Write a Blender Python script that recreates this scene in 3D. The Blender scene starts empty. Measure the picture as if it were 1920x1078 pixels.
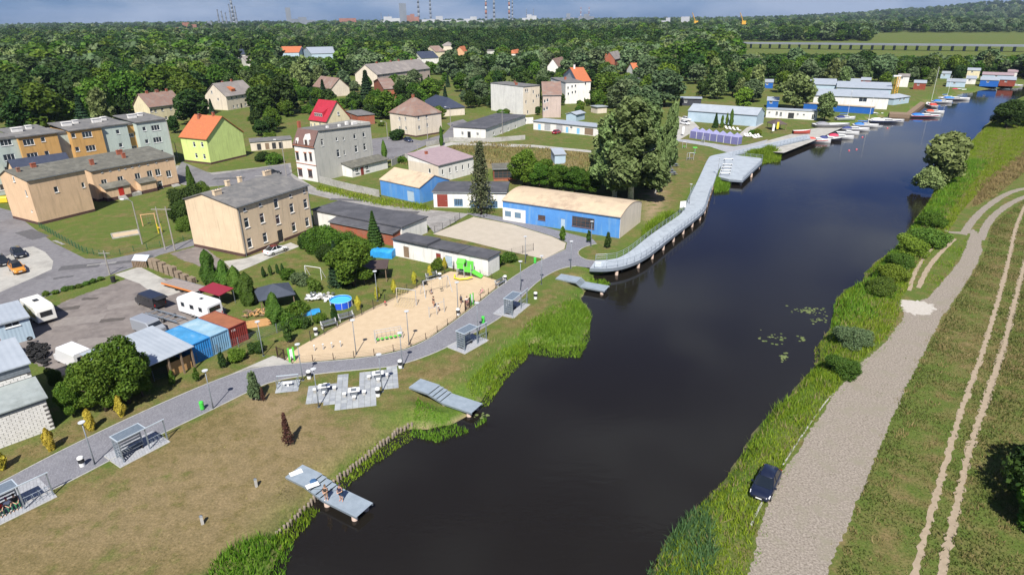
import bpy,math,random
import numpy as np
from mathutils import Vector,Matrix
random.seed(7); rng = np.random.default_rng(7)
S = bpy.context.scene
# ---------------------------------------------------------------- camera, sky, sun, exposure
CAM_H,FOC = 38.0,1200.0                       # drone height in metres, focal length in photo pixels (1920 wide)
ROLL = math.atan2(17.0,1920.0)
PITCH = math.atan((539 - 32.5) * math.cos(ROLL) / FOC)
cam = bpy.data.cameras.new('camera'); cam.sensor_width = 36; cam.sensor_fit = 'HORIZONTAL'
cam.lens = 36 * FOC / 1920; cam.clip_start = 0.5; cam.clip_end = 40000
camo = bpy.data.objects.new('camera',cam); S.collection.objects.link(camo)
camo.matrix_world = Matrix.Translation((0,0,CAM_H)) @ Matrix.Rotation(math.pi/2 - PITCH,4,'X') @ Matrix.Rotation(-ROLL,4,'Z')
S.camera = camo
SUN_EL,SUN_AZ = math.radians(50),math.radians(-176)   # azimuth from +Y clockwise: behind the camera
w = bpy.data.worlds.new('World'); S.world = w; w.use_nodes = True
nt = w.node_tree; nt.nodes.clear()
out = nt.nodes.new('ShaderNodeOutputWorld'); bg = nt.nodes.new('ShaderNodeBackground')
sky = nt.nodes.new('ShaderNodeTexSky'); sky.sky_type = 'NISHITA'; sky.sun_disc = False
sky.sun_elevation = SUN_EL; sky.sun_rotation = SUN_AZ; sky.dust_density = 0.6; sky.ozone_density = 3.0; sky.altitude = 40
bg.inputs['Strength'].default_value = 0.065
tc = nt.nodes.new('ShaderNodeTexCoord')
mp = nt.nodes.new('ShaderNodeMapping'); mp.inputs['Scale'].default_value = (1.0,1.0,3.2)
nz = nt.nodes.new('ShaderNodeTexNoise'); nz.inputs['Scale'].default_value = 3.6; nz.inputs['Detail'].default_value = 7; nz.inputs['Roughness'].default_value = .55
cr = nt.nodes.new('ShaderNodeValToRGB'); cr.color_ramp.elements[0].position = .45; cr.color_ramp.elements[1].position = .62
cr.color_ramp.elements[1].color = (.85,.85,.85,1)
tint = nt.nodes.new('ShaderNodeMix'); tint.data_type = 'RGBA'; tint.blend_type = 'MULTIPLY'; tint.inputs['Factor'].default_value = 1
tint.inputs[7].default_value = (.21,.38,.82,1)
mixc = nt.nodes.new('ShaderNodeMix'); mixc.data_type = 'RGBA'
mixc.inputs[7].default_value = (4.2,4.9,6.2,1)
L = nt.links.new
L(tc.outputs['Generated'],mp.inputs['Vector']); L(mp.outputs[0],nz.inputs['Vector']); L(nz.outputs['Fac'],cr.inputs[0])
L(sky.outputs[0],tint.inputs[6]); L(tint.outputs[2],mixc.inputs[6]); L(cr.outputs[0],mixc.inputs[0])
L(mixc.outputs[2],bg.inputs['Color']); L(bg.outputs[0],out.inputs[0])
sun = bpy.data.lights.new('sun','SUN'); sun.energy = 5.0; sun.angle = math.radians(.5); sun.color = (1,.955,.88)
suno = bpy.data.objects.new('sun',sun); S.collection.objects.link(suno)
sd = Vector((math.sin(SUN_AZ)*math.cos(SUN_EL),math.cos(SUN_AZ)*math.cos(SUN_EL),math.sin(SUN_EL)))
suno.rotation_euler = sd.to_track_quat('Z','Y').to_euler(); suno.location = sd * 60 + Vector((0,0,60))
S.view_settings.view_transform = 'Standard'; S.view_settings.look = 'None'; S.view_settings.gamma = 1
S.view_settings.exposure = 0.62; S.view_settings.use_curve_mapping = False
S.cycles.max_bounces = 5; S.cycles.diffuse_bounces = 2; S.cycles.glossy_bounces = 3; S.cycles.transparent_max_bounces = 8
S.cycles.caustics_reflective = False; S.cycles.caustics_refractive = False

# ---------------------------------------------------------------- measuring: photo pixel -> point on a level plane
CR,SR,CP,SP = math.cos(ROLL),math.sin(ROLL),math.cos(PITCH),math.sin(PITCH)
def ray(x,y):
    dx,dy = x - 960,y - 539
    X,Y = dx*CR - dy*SR,dx*SR + dy*CR
    return Vector((X/FOC,CP - Y/FOC*SP,-SP - Y/FOC*CP))
def P(x,y,h=0.0):
    d = ray(x,y); t = (CAM_H - h) / max(-d.z,1e-4)
    return Vector((d.x*t,d.y*t,h))
def PIX(v):
    x,y,z = v[0],v[1],v[2] - CAM_H
    zc = y*CP - z*SP; yc = -(y*SP + z*CP)
    X,Y = x/zc*FOC,yc/zc*FOC
    return 960 + X*CR + Y*SR,539 - X*SR + Y*CR
def HT(bx,by,ty):
    b = P(bx,by); lo,hi = 0.0,120.0
    for _ in range(40):
        m = (lo + hi)/2
        if PIX((b.x,b.y,m))[1] > ty: lo = m
        else: hi = m
    return lo
def Z(ox,oy,s):
    return lambda x,y: (ox + x/s,oy + y/s)
def PP(pts,h=0.0): return [P(x,y,h) for x,y in pts]

# ---------------------------------------------------------------- scene objects
COL = S.collection
def tag(o,label=None,cat=None,group=None,kind=None):
    if label: o['label'] = label
    if cat: o['category'] = cat
    if group: o['group'] = group
    if kind: o['kind'] = kind
    return o
def thing(name,label,cat,loc=(0,0,0),rz=0.0,group=None):
    o = bpy.data.objects.new(name,None); COL.objects.link(o); o.empty_display_size = .3
    o.location = loc; o.rotation_euler = (0,0,rz)
    return tag(o,label,cat,group)
def put(name,me,parent=None,loc=(0,0,0),rz=0.0,scale=None):
    o = bpy.data.objects.new(name,me); COL.objects.link(o)
    if parent: o.parent = parent
    o.location = loc
    if rz: o.rotation_euler = (0,0,rz)
    if scale: o.scale = scale
    return o
KIDS = {}
def copy_tree(o,parent=None):
    c = o.copy(); COL.objects.link(c); c.parent = parent
    for ch in o.children: copy_tree(ch,c)
    return c

class MB:
    def __init__(s): s.v = []; s.f = []; s.m = []; s.sm = []; s.cur = 0; s.smooth = False
    def add(s,vs,fs):
        n = len(s.v); s.v += [tuple(v) for v in vs]
        for f in fs: s.f.append(tuple(i + n for i in f)); s.m.append(s.cur); s.sm.append(s.smooth)
        return s
    def box(s,x0,y0,z0,x1,y1,z1):
        return s.add([(x0,y0,z0),(x1,y0,z0),(x1,y1,z0),(x0,y1,z0),(x0,y0,z1),(x1,y0,z1),(x1,y1,z1),(x0,y1,z1)],
                     [(3,2,1,0),(4,5,6,7),(0,1,5,4),(1,2,6,5),(2,3,7,6),(3,0,4,7)])
    def cbox(s,c,d,rz=0.0):
        cx,cy,cz = c; a,b,h = d[0]/2,d[1]/2,d[2]/2; co,si = math.cos(rz),math.sin(rz)
        vs = [(cx + x*co - y*si,cy + x*si + y*co,cz + z) for z in (-h,h) for x,y in ((-a,-b),(a,-b),(a,b),(-a,b))]
        return s.add(vs,[(3,2,1,0),(4,5,6,7),(0,1,5,4),(1,2,6,5),(2,3,7,6),(3,0,4,7)])
    def hexa(s,bot,top):
        return s.add(list(bot) + list(top),[(3,2,1,0),(4,5,6,7),(0,1,5,4),(1,2,6,5),(2,3,7,6),(3,0,4,7)])
    def prism(s,poly,z0,z1):
        n = len(poly)
        vs = [(p[0],p[1],z0) for p in poly] + [(p[0],p[1],z1) for p in poly]
        return s.add(vs,[tuple(range(n-1,-1,-1)),tuple(range(n,2*n))] + [(i,(i+1) % n,n+(i+1) % n,n+i) for i in range(n)])
    def tube(s,pts,r,n=6,cap=True):
        pts = [Vector(p) for p in pts]; k = len(pts)
        rs = r if isinstance(r,(list,tuple)) else [r]*k
        vs = []
        for i,p in enumerate(pts):
            t = (pts[min(i+1,k-1)] - pts[max(i-1,0)])
            if t.length < 1e-9: t = Vector((0,0,1))
            t.normalize(); ref = Vector((0,0,1)) if abs(t.z) < .9 else Vector((1,0,0))
            a = t.cross(ref).normalized(); b = t.cross(a)
            for j in range(n):
                q = 2*math.pi*j/n
                vs.append(p + (a*math.cos(q) + b*math.sin(q))*rs[i])
        fs = [(i*n+j,i*n+(j+1) % n,(i+1)*n+(j+1) % n,(i+1)*n+j) for i in range(k-1) for j in range(n)]
        if cap: fs += [tuple(range(n-1,-1,-1)),tuple(range((k-1)*n,k*n))]
        return s.add(vs,fs)
    def cyl(s,c,r,z0,z1,n=12,r2=None):
        return s.tube([(c[0],c[1],z0),(c[0],c[1],z1)],[r,r if r2 is None else r2],n)
    def loft(s,rings,cap=True,closed=True):
        n = len(rings[0]); vs = [v for r in rings for v in r]; k = len(rings)
        fs = [(i*n+j,i*n+(j+1) % n,(i+1)*n+(j+1) % n,(i+1)*n+j) for i in range(k-1) for j in range(n if closed else n-1)]
        if cap: fs += [tuple(range(n-1,-1,-1)),tuple(range((k-1)*n,k*n))]
        return s.add(vs,fs)
    def mesh(s,name,mats):
        me = bpy.data.meshes.new(name); me.from_pydata(s.v,[],s.f)
        for m in (mats if isinstance(mats,(list,tuple)) else [mats]): me.materials.append(m)
        if any(s.m): me.polygons.foreach_set('material_index',s.m)
        if any(s.sm): me.polygons.foreach_set('use_smooth',s.sm)
        me.update(); return me
    def build(s,name,mats,parent=None,loc=(0,0,0),rz=0.0):
        return put(name,s.mesh(name,mats),parent,loc,rz)
def quads_mesh(name,V,mat_):
    """V: (n,k,3) numpy faces with k corners each, unshared"""
    n,k,_ = V.shape
    me = bpy.data.meshes.new(name)
    me.vertices.add(n*k); me.vertices.foreach_set('co',V.reshape(-1).astype(np.float32))
    me.loops.add(n*k); me.loops.foreach_set('vertex_index',np.arange(n*k,dtype=np.int32))
    me.polygons.add(n); me.polygons.foreach_set('loop_start',np.arange(0,n*k,k,dtype=np.int32))
    me.materials.append(mat_); me.update(calc_edges=True); me.validate(); return me

# ---------------------------------------------------------------- materials
MATS = {}
def _n(nt,t,**kw):
    n = nt.nodes.new(t)
    for k,v in kw.items(): n.inputs[k].default_value = v
    return n
def mat(name,c1,c2=None,rough=.8,scale=1.5,metal=0.0,bump=0.0,bscale=20.0,spec=.3,dirt=None,dscale=.25,stripes=None,lo=.35,hi=.65,streak=False):
    if name in MATS: return MATS[name]
    m = bpy.data.materials.new(name); m.use_nodes = True; t = m.node_tree; b = t.nodes['Principled BSDF']; l = t.links.new
    c2 = c2 or tuple(min(1,x*.78) for x in c1)
    geo = _n(t,'ShaderNodeNewGeometry')
    nz = _n(t,'ShaderNodeTexNoise',Scale=scale,Detail=6.0,Roughness=.6); l(geo.outputs['Position'],nz.inputs['Vector'])
    rp = t.nodes.new('ShaderNodeValToRGB'); rp.color_ramp.elements[0].position = lo; rp.color_ramp.elements[1].position = hi
    rp.color_ramp.elements[0].color = (*c1,1); rp.color_ramp.elements[1].color = (*c2,1)
    l(nz.outputs['Fac'],rp.inputs[0]); col = rp.outputs[0]
    if dirt:
        n2 = _n(t,'ShaderNodeTexNoise',Scale=dscale,Detail=8.0,Roughness=.7); l(geo.outputs['Position'],n2.inputs['Vector'])
        if streak:
            mpg = t.nodes.new('ShaderNodeMapping'); mpg.inputs['Scale'].default_value = (3.2,3.2,.35); l(geo.outputs['Position'],mpg.inputs['Vector']); l(mpg.outputs[0],n2.inputs['Vector'])
        r2 = t.nodes.new('ShaderNodeValToRGB'); r2.color_ramp.elements[0].position = .5; r2.color_ramp.elements[1].position = .66
        mx = t.nodes.new('ShaderNodeMix'); mx.data_type = 'RGBA'; mx.inputs[7].default_value = (*dirt,1)
        l(n2.outputs['Fac'],r2.inputs[0]); l(r2.outputs[0],mx.inputs[0]); l(col,mx.inputs[6]); col = mx.outputs[2]
    l(col,b.inputs['Base Color'])
    b.inputs['Roughness'].default_value = rough; b.inputs['Metallic'].default_value = metal; b.inputs['Specular IOR Level'].default_value = spec
    hgt = None
    if stripes:                                         # (axis, period, depth): sheet ribs or tile courses across the object's own axis
        tcn = t.nodes.new('ShaderNodeTexCoord'); wv = _n(t,'ShaderNodeTexWave',Scale=1.0); wv.wave_type = 'BANDS'
        wv.bands_direction = stripes[0]; wv.wave_profile = 'SIN'; wv.inputs['Scale'].default_value = .314/stripes[1]
        l(tcn.outputs['Object'],wv.inputs['Vector']); hgt = wv.outputs['Fac']
        bp = _n(t,'ShaderNodeBump',Strength=.6,Distance=stripes[2]); l(hgt,bp.inputs['Height']); l(bp.outputs[0],b.inputs['Normal'])
    elif bump:
        n3 = _n(t,'ShaderNodeTexNoise',Scale=bscale,Detail=4.0); l(geo.outputs['Position'],n3.inputs['Vector'])
        bp = _n(t,'ShaderNodeBump',Strength=.7,Distance=bump); l(n3.outputs['Fac'],bp.inputs['Height']); l(bp.outputs[0],b.inputs['Normal'])
    MATS[name] = m; return m
def leafmat(name,c1,c2,var=.25,trans=.22):
    if name in MATS: return MATS[name]
    m = bpy.data.materials.new(name); m.use_nodes = True; t = m.node_tree; l = t.links.new; b = t.nodes['Principled BSDF']; o = t.nodes['Material Output']
    geo = _n(t,'ShaderNodeNewGeometry'); oi = t.nodes.new('ShaderNodeObjectInfo')
    mx = t.nodes.new('ShaderNodeMix'); mx.data_type = 'RGBA'; mx.inputs[6].default_value = (*c1,1); mx.inputs[7].default_value = (*c2,1)
    l(geo.outputs['Random Per Island'],mx.inputs[0])
    hs = t.nodes.new('ShaderNodeHueSaturation')
    mr = _n(t,'ShaderNodeMapRange'); mr.inputs['To Min'].default_value = 1 - var; mr.inputs['To Max'].default_value = 1 + var
    m2 = _n(t,'ShaderNodeMapRange'); m2.inputs['To Min'].default_value = .485; m2.inputs['To Max'].default_value = .525
    mm = t.nodes.new('ShaderNodeMath'); mm.operation = 'MULTIPLY_ADD'; mm.inputs[1].default_value = 7.31; mm.inputs[2].default_value = .37
    fr = t.nodes.new('ShaderNodeMath'); fr.operation = 'FRACT'
    l(oi.outputs['Random'],mr.inputs['Value']); l(oi.outputs['Random'],mm.inputs[0]); l(mm.outputs[0],fr.inputs[0]); l(fr.outputs[0],m2.inputs['Value'])
    l(mr.outputs[0],hs.inputs['Value']); l(m2.outputs[0],hs.inputs['Hue']); l(mx.outputs[2],hs.inputs['Color'])
    l(hs.outputs[0],b.inputs['Base Color']); b.inputs['Roughness'].default_value = .65; b.inputs['Specular IOR Level'].default_value = .2
    tr = t.nodes.new('ShaderNodeBsdfTranslucent'); l(hs.outputs[0],tr.inputs['Color'])
    ms = t.nodes.new('ShaderNodeMixShader'); ms.inputs[0].default_value = trans
    l(b.outputs[0],ms.inputs[1]); l(tr.outputs[0],ms.inputs[2]); l(ms.outputs[0],o.inputs['Surface'])
    MATS[name] = m; return m
def plain(name,c,rough=.5,metal=0.0,spec=.5,coat=0.0):
    if name in MATS: return MATS[name]
    m = bpy.data.materials.new(name); m.use_nodes = True; b = m.node_tree.nodes['Principled BSDF']
    b.inputs['Base Color'].default_value = (*c,1); b.inputs['Roughness'].default_value = rough
    b.inputs['Metallic'].default_value = metal; b.inputs['Specular IOR Level'].default_value = spec; b.inputs['Coat Weight'].default_value = coat
    MATS[name] = m; return m
GLASS = plain('window_glass',(.03,.04,.05),.08,0,.7)
WHITE = mat('white_paint',(.78,.78,.76),(.68,.68,.66),.5)
STEEL = mat('galvanised_steel',(.36,.41,.46),(.28,.33,.38),.42,6,.55)
GREYM = mat('grey_metal',(.22,.24,.26),(.16,.18,.2),.5,4,.3)
DARK = mat('dark_metal',(.03,.032,.035),(.02,.02,.022),.5,4)
RUBBER = mat('black_rubber',(.015,.015,.016),(.025,.025,.025),.85,4)
CONC = mat('concrete',(.42,.41,.38),(.33,.32,.3),.9,2,bump=.01,dirt=(.27,.26,.23))
WOOD = mat('weathered_wood',(.25,.18,.12),(.17,.12,.08),.85,5)
NEWWOOD = mat('fresh_wood',(.50,.30,.13),(.40,.22,.09),.8,5)
BARK = mat('bark',(.10,.075,.055),(.06,.045,.035),.95,6,bump=.03)
BIRCHBARK = mat('birch_bark',(.62,.60,.55),(.25,.23,.2),.9,3,lo=.5,hi=.72)
BRICK = mat('red_brick',(.36,.11,.06),(.27,.085,.05),.9,3,dirt=(.25,.14,.1))
# ================================================================ terrain, river, roads
WATER_Z = -1.2
LB = [(380,1200),(470,1110),(520,1060),(545,985),(600,930),(650,890),(700,850),(745,814),(770,803),(800,806),(850,795),(885,775),(915,735),(945,692),(975,660),(1000,642),(1040,652),(1085,650),(1104,620),(1106,580),(1090,560),(1100,545),(1120,535),(1112,518),(1140,512),(1170,500),(1200,482),(1222,462),(1240,445),(1275,415),(1305,385),(1322,352),(1340,350),(1358,345),(1368,335),(1362,318),(1380,306),(1405,303),(1432,299),(1462,292),(1490,279),(1520,268),(1545,259),(1565,247),(1590,240),(1625,226),(1655,220),(1680,216),(1704,218),(1722,203),(1745,193),(1780,184),(1810,176),(1835,170),(1900,164),(1990,160)]
RB = [(1990,172),(1920,180),(1895,194),(1872,212),(1845,238),(1828,258),(1805,280),(1790,300),(1770,322),(1752,350),(1742,378),(1722,402),(1700,432),(1692,452),(1668,472),(1640,492),(1618,512),(1622,530),(1582,542),(1566,562),(1560,612),(1534,640),(1538,670),(1520,692),(1482,736),(1442,772),(1402,822),(1386,852),(1352,906),(1302,952),(1252,1002),(1225,1065),(1190,1140),(1150,1250)]
def poly_np(px,h=0.0): return np.array([P(x,y,h)[:2] for x,y in px])
RIV_LB,RIV_RB = poly_np(LB,WATER_Z),poly_np(RB,WATER_Z)
# the river goes on past both ends of the picture
RIVER = np.vstack([[[-30,4],[-34,-160]],RIV_LB,[[560,420],[1100,520],[1100,470],[560,380]],RIV_RB,[[22,6],[20,-160]]])
RIVER = np.vstack([RIVER[1:2],RIVER[0:1],RIVER[2:]])
def inside(poly,x,y):
    c = np.zeros(x.shape,bool); n = len(poly)
    for i in range(n):
        x1,y1 = poly[i]; x2,y2 = poly[(i+1) % n]
        if y1 == y2: continue
        c ^= ((y1 > y) != (y2 > y)) & (x < (x2-x1)*(y-y1)/(y2-y1)+x1)
    return c
def pdist(poly,x,y,closed=True):
    d = np.full(x.shape,1e9); n = len(poly)
    for i in range(n if closed else n-1):
        a = poly[i]; b = poly[(i+1) % n]; e = b - a; L2 = max(e@e,1e-9)
        t = np.clip(((x-a[0])*e[0]+(y-a[1])*e[1])/L2,0,1)
        d = np.minimum(d,np.hypot(x-a[0]-t*e[0],y-a[1]-t*e[1]))
    return d
def sstep(t): t = np.clip(t,0,1); return t*t*(3-2*t)
def hill(x,y):
    a = x/np.maximum(y,1.0)
    return 112*sstep((y-2300)/2200)*sstep((a-.30)/.62)*(1+.1*np.sin(x/420.)+.07*np.sin(x/173.+1))
def river_d(x,y):
    d = pdist(RIVER,x,y); return np.where(inside(RIVER,x,y),-d,d)
def land_z(x,y,d=None):
    if d is None: d = river_d(x,y)
    z = np.where(d > 0,WATER_Z*(1-sstep((d+.15)/1.9)),WATER_Z - .25 - 1.2*sstep(-d/3.0))
    return z + hill(x,y)
PIER_AX = [np.array([P(*q,-.2)[:2] for q in ln]) for ln in ([(592,912),(684,956)],[(812,738),(895,765)],[(1094,528),(1138,541)])]
def under_piers(x,y,z):
    for ax in PIER_AX:
        d = pdist(ax,x,y,False); z = np.where(z > WATER_Z,np.minimum(z,np.where(d < 3.2,-.85 + .85*sstep((d-1.1)/2.0),9)),z)
    return z
def axis(lo,hi,step,far_lo,far_hi,g=1.07):
    a = list(np.arange(lo,hi,step)); s = step
    while a[-1] < far_hi: s *= g; a.append(a[-1]+s)
    s = step; b = [lo]
    while b[-1] > far_lo: s *= g; b.append(b[-1]-s)
    return np.array(b[:0:-1] + a)
gx = axis(-62,130,.75,-9000,9000); gy = axis(24,190,.75,-1500,11500,1.06)
X,Y = np.meshgrid(gx,gy); xf,yf = X.ravel(),Y.ravel()
near = (np.abs(xf) < 900) & (yf > -200) & (yf < 800)
D = np.full(xf.shape,500.0); D[near] = river_d(xf[near],yf[near])
Zg = land_z(xf,yf,D); Zg[near] = under_piers(xf[near],yf[near],Zg[near])
nx,ny = len(gx),len(gy)
idx = np.arange(nx*ny).reshape(ny,nx)
F4 = np.stack([idx[:-1,:-1],idx[:-1,1:],idx[1:,1:],idx[1:,:-1]],-1).reshape(-1,4)
me = bpy.data.meshes.new('ground')
me.vertices.add(nx*ny); me.vertices.foreach_set('co',np.stack([xf,yf,Zg],-1).ravel().astype(np.float32))
me.loops.add(F4.size); me.loops.foreach_set('vertex_index',F4.ravel().astype(np.int32))
me.polygons.add(len(F4)); me.polygons.foreach_set('loop_start',np.arange(0,F4.size,4,dtype=np.int32))
me.polygons.foreach_set('use_smooth',np.ones(len(F4),bool)); me.update(calc_edges=True)
# where the turf is parched (R), rank and wet (G), worn to earth (B)
def zone(px,soft=2.5):
    p = poly_np(px); r = np.zeros(xf.shape); m = near
    d = pdist(p,xf[m],yf[m]); i = inside(p,xf[m],yf[m]); r[m] = sstep(.5 + np.where(i,d,-d)/(2*soft)); return r
DRY = .9*zone([(-200,1120),(-60,1000),(0,968),(240,856),(400,778),(520,728),(640,780),(760,790),(640,880),(545,960),(430,1050),(300,1160)],3)
DRY = np.maximum(DRY,.55*zone([(520,728),(760,690),(860,660),(985,575),(1060,510),(1110,505),(1090,530),(1000,600),(930,660),(830,730),(770,800),(640,780)],2))
DRY = np.maximum(DRY,.6*zone([(-60,880),(130,790),(400,690),(640,590),(850,500),(860,510),(640,608),(420,708),(120,845),(-60,920)],1.5))
DRY = np.maximum(DRY,.42*zone([(1560,1090),(1600,950),(1690,740),(1800,560),(1860,440),(2000,380),(2300,380),(2300,1100)],5))
DRY = np.maximum(DRY,.45*zone([(1085,470),(1210,395),(1240,300),(1270,255),(1330,285),(1300,350),(1270,405),(1180,470),(1110,488)],3))
DRY = np.maximum(DRY,.5*zone([(730,300),(900,262),(1120,285),(1120,310),(950,330),(880,310)],4))
DRY = np.maximum(DRY,.8*zone([(1830,330),(1920,285),(2000,280),(2000,310),(1920,320),(1840,380),(1790,400)],3))
DRY = np.maximum(DRY,np.where(near & (D > 6) & (yf < 400),.24,.1))
WET = np.where((D > 0) & (D < 5),1-D/5,0)*(1-.9*DRY)
EARTH = zone([(1215,350),(1235,300),(1250,300),(1245,390),(1212,418),(1205,400)],2.0)*.9
EARTH = np.maximum(EARTH,.55*zone([(440,745),(560,735),(600,790),(480,800)],2.5))
EARTH = np.maximum(EARTH,.32*zone([(-100,1060),(100,960),(300,860),(500,770),(700,800),(560,930),(420,1040)],4))
EARTH = np.maximum(EARTH,.8*zone([(900,300),(1090,300),(1090,312),(900,318)],3)*0.7)
EARTH = np.maximum(EARTH,np.where(D < .25,.6,0.0))
ca = me.color_attributes.new('turf','FLOAT_COLOR','POINT')
ca.data.foreach_set('color',np.stack([DRY,WET,EARTH,np.ones_like(DRY)],-1).ravel().astype(np.float32))
m = bpy.data.materials.new('turf'); m.use_nodes = True; t = m.node_tree; l = t.links.new; b = t.nodes['Principled BSDF']
geo = _n(t,'ShaderNodeNewGeometry'); at = t.nodes.new('ShaderNodeVertexColor'); at.layer_name = 'turf'
sep = t.nodes.new('ShaderNodeSeparateColor'); l(at.outputs[0],sep.inputs[0])
def noise_(s,d=6.0,r=.6):
    n = _n(t,'ShaderNodeTexNoise',Scale=s,Detail=d,Roughness=r); l(geo.outputs['Position'],n.inputs['Vector']); return n.outputs['Fac']
def ramp_(f,a,c,p0=.35,p1=.65):
    r = t.nodes.new('ShaderNodeValToRGB'); r.color_ramp.elements[0].position = p0; r.color_ramp.elements[1].position = p1
    r.color_ramp.elements[0].color = (*a,1); r.color_ramp.elements[1].color = (*c,1); l(f,r.inputs[0]); return r.outputs[0]
def mixn(f,a,c):
    mx = t.nodes.new('ShaderNodeMix'); mx.data_type = 'RGBA'; l(f,mx.inputs[0]); l(a,mx.inputs[6]); l(c,mx.inputs[7]); return mx.outputs[2]
def mth(op,a,c,d=None):
    mm = t.nodes.new('ShaderNodeMath'); mm.operation = op; mm.use_clamp = True
    for i,q in enumerate((a,c,d)):
        if q is None: continue
        if isinstance(q,(int,float)): mm.inputs[i].default_value = q
        else: l(q,mm.inputs[i])
    return mm.outputs[0]
nbig,nmid,nfine = noise_(.06),noise_(.5,8),noise_(5.0,6,.7)
grass = mixn(nmid,ramp_(nfine,(.04,.075,.013),(.09,.135,.025)),ramp_(nfine,(.075,.105,.02),(.16,.175,.05)))
dryc = mixn(ramp_(noise_(.9,9,.72),(0,0,0),(1,1,1),.42,.60),ramp_(nfine,(.085,.075,.028),(.165,.128,.052)),ramp_(nfine,(.125,.098,.042),(.25,.19,.09)))
wetc = ramp_(nfine,(.04,.09,.01),(.11,.19,.025))
earth = ramp_(nfine,(.22,.16,.10),(.36,.27,.17))
brk = mth('SUBTRACT',nbig,.5); brk2 = mth('SUBTRACT',nmid,.5)
dm = mth('ADD',sep.outputs[0],mth('MULTIPLY',sep.outputs[0],1.0)); 
# parched mask broken up by two noises
s1 = t.nodes.new('ShaderNodeMath'); s1.operation = 'MULTIPLY_ADD'; l(nbig,s1.inputs[0]); s1.inputs[1].default_value = 2.0; s1.inputs[2].default_value = -1.0
s2 = t.nodes.new('ShaderNodeMath'); s2.operation = 'MULTIPLY_ADD'; l(nmid,s2.inputs[0]); s2.inputs[1].default_value = 2.2; s2.inputs[2].default_value = -1.1
s3 = t.nodes.new('ShaderNodeMath'); l(s1.outputs[0],s3.inputs[0]); l(s2.outputs[0],s3.inputs[1])
s4 = t.nodes.new('ShaderNodeMath'); l(s3.outputs[0],s4.inputs[0]); l(sep.outputs[0],s4.inputs[1])
mr = _n(t,'ShaderNodeMapRange'); mr.inputs['From Min'].default_value = .12; mr.inputs['From Max'].default_value = .75; l(s4.outputs[0],mr.inputs['Value'])
col = mixn(mr.outputs[0],grass,dryc)
col = mixn(sep.outputs[1],col,wetc)
em = mth('MULTIPLY',sep.outputs[2],mth('MULTIPLY',mth('SUBTRACT',nmid,.32),5.0))
col = mixn(em,col,earth)
l(col,b.inputs['Base Color']); b.inputs['Roughness'].default_value = .95; b.inputs['Specular IOR Level'].default_value = .1
bp = _n(t,'ShaderNodeBump',Strength=.8,Distance=.12); l(noise_(3.0,8,.75),bp.inputs['Height']); l(bp.outputs[0],b.inputs['Normal'])
me.materials.append(m); MATS['turf'] = m
ground = put('ground',me); ground['kind'] = 'structure'

# water
wm = bpy.data.materials.new('river_water'); wm.use_nodes = True; t = wm.node_tree; l = t.links.new; b = t.nodes['Principled BSDF']
b.inputs['Base Color'].default_value = (.012,.0105,.0085,1); b.inputs['Roughness'].default_value = .06; b.inputs['IOR'].default_value = 1.33
geo = _n(t,'ShaderNodeNewGeometry')
n1 = _n(t,'ShaderNodeTexNoise',Scale=.9,Detail=5.0,Roughness=.55); n1.inputs['Distortion'].default_value = .4
mpn = t.nodes.new('ShaderNodeMapping'); mpn.inputs['Scale'].default_value = (.6,1.6,1); mpn.inputs['Rotation'].default_value = (0,0,.5)
l(geo.outputs['Position'],mpn.inputs['Vector']); l(mpn.outputs[0],n1.inputs['Vector'])
n2 = _n(t,'ShaderNodeTexNoise',Scale=.035,Detail=3.0); l(geo.outputs['Position'],n2.inputs['Vector'])
mr = _n(t,'ShaderNodeMapRange'); mr.inputs['From Min'].default_value = .38; mr.inputs['From Max'].default_value = .62; mr.inputs['To Min'].default_value = .04; mr.inputs['To Max'].default_value = .5
l(n2.outputs['Fac'],mr.inputs['Value'])
bp = _n(t,'ShaderNodeBump',Distance=.05); l(mr.outputs[0],bp.inputs['Strength']); l(n1.outputs['Fac'],bp.inputs['Height']); l(bp.outputs[0],b.inputs['Normal'])
mb = MB(); mb.add([(x,y,WATER_Z) for x,y in ((-400,-170),(1200,-170),(1200,700),(-400,700))],[(0,1,2,3)])
tag(mb.build('water',wm),kind='structure')

# ---------------------------------------------------------------- sheets laid on the ground
import bmesh
def ragged(pts,amp,step=.28):
    c = resample(list(pts) + [pts[0]],step)[:-1]; r = random.Random(len(c)); k = len(c); o_ = []
    for i,p in enumerate(c):
        d = (c[(i+1) % k]-c[i-1]); d = d.normalized() if d.length > 1e-6 else Vector((1,0)); a_ = amp*(r.uniform(-1,1)+.5*math.sin(i*.23)+.6*math.sin(i*.05+1)); o_.append(Vector((p.x-d.y*a_,p.y+d.x*a_)))
    return o_
def sheet(name,pts,z,m,kind='structure',rag=0.0):
    if rag: pts = ragged(pts,rag)
    bm = bmesh.new(); vs = [bm.verts.new((p[0],p[1],z)) for p in pts]
    f = bm.faces.new(vs); bm.normal_update()
    if f.normal.z < 0: f.normal_flip()
    bmesh.ops.triangulate(bm,faces=[f]); me = bpy.data.meshes.new(name); bm.to_mesh(me); bm.free()
    me.materials.append(m); o = put(name,me)
    if kind: o['kind'] = kind
    return o
def resample(pts,step):
    pts = [Vector((p[0],p[1])) for p in pts]; outp = [pts[0]]
    for a,b_ in zip(pts,pts[1:]):
        n = max(1,int((b_-a).length/step))
        outp += [a.lerp(b_,i/n) for i in range(1,n+1)]
    return outp
def smooth2(pts,it=2):
    for _ in range(it):
        q = [pts[0]]
        for a,b_ in zip(pts,pts[1:]): q += [a.lerp(b_,.25),a.lerp(b_,.75)]
        pts = q + [pts[-1]]
    return pts
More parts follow.
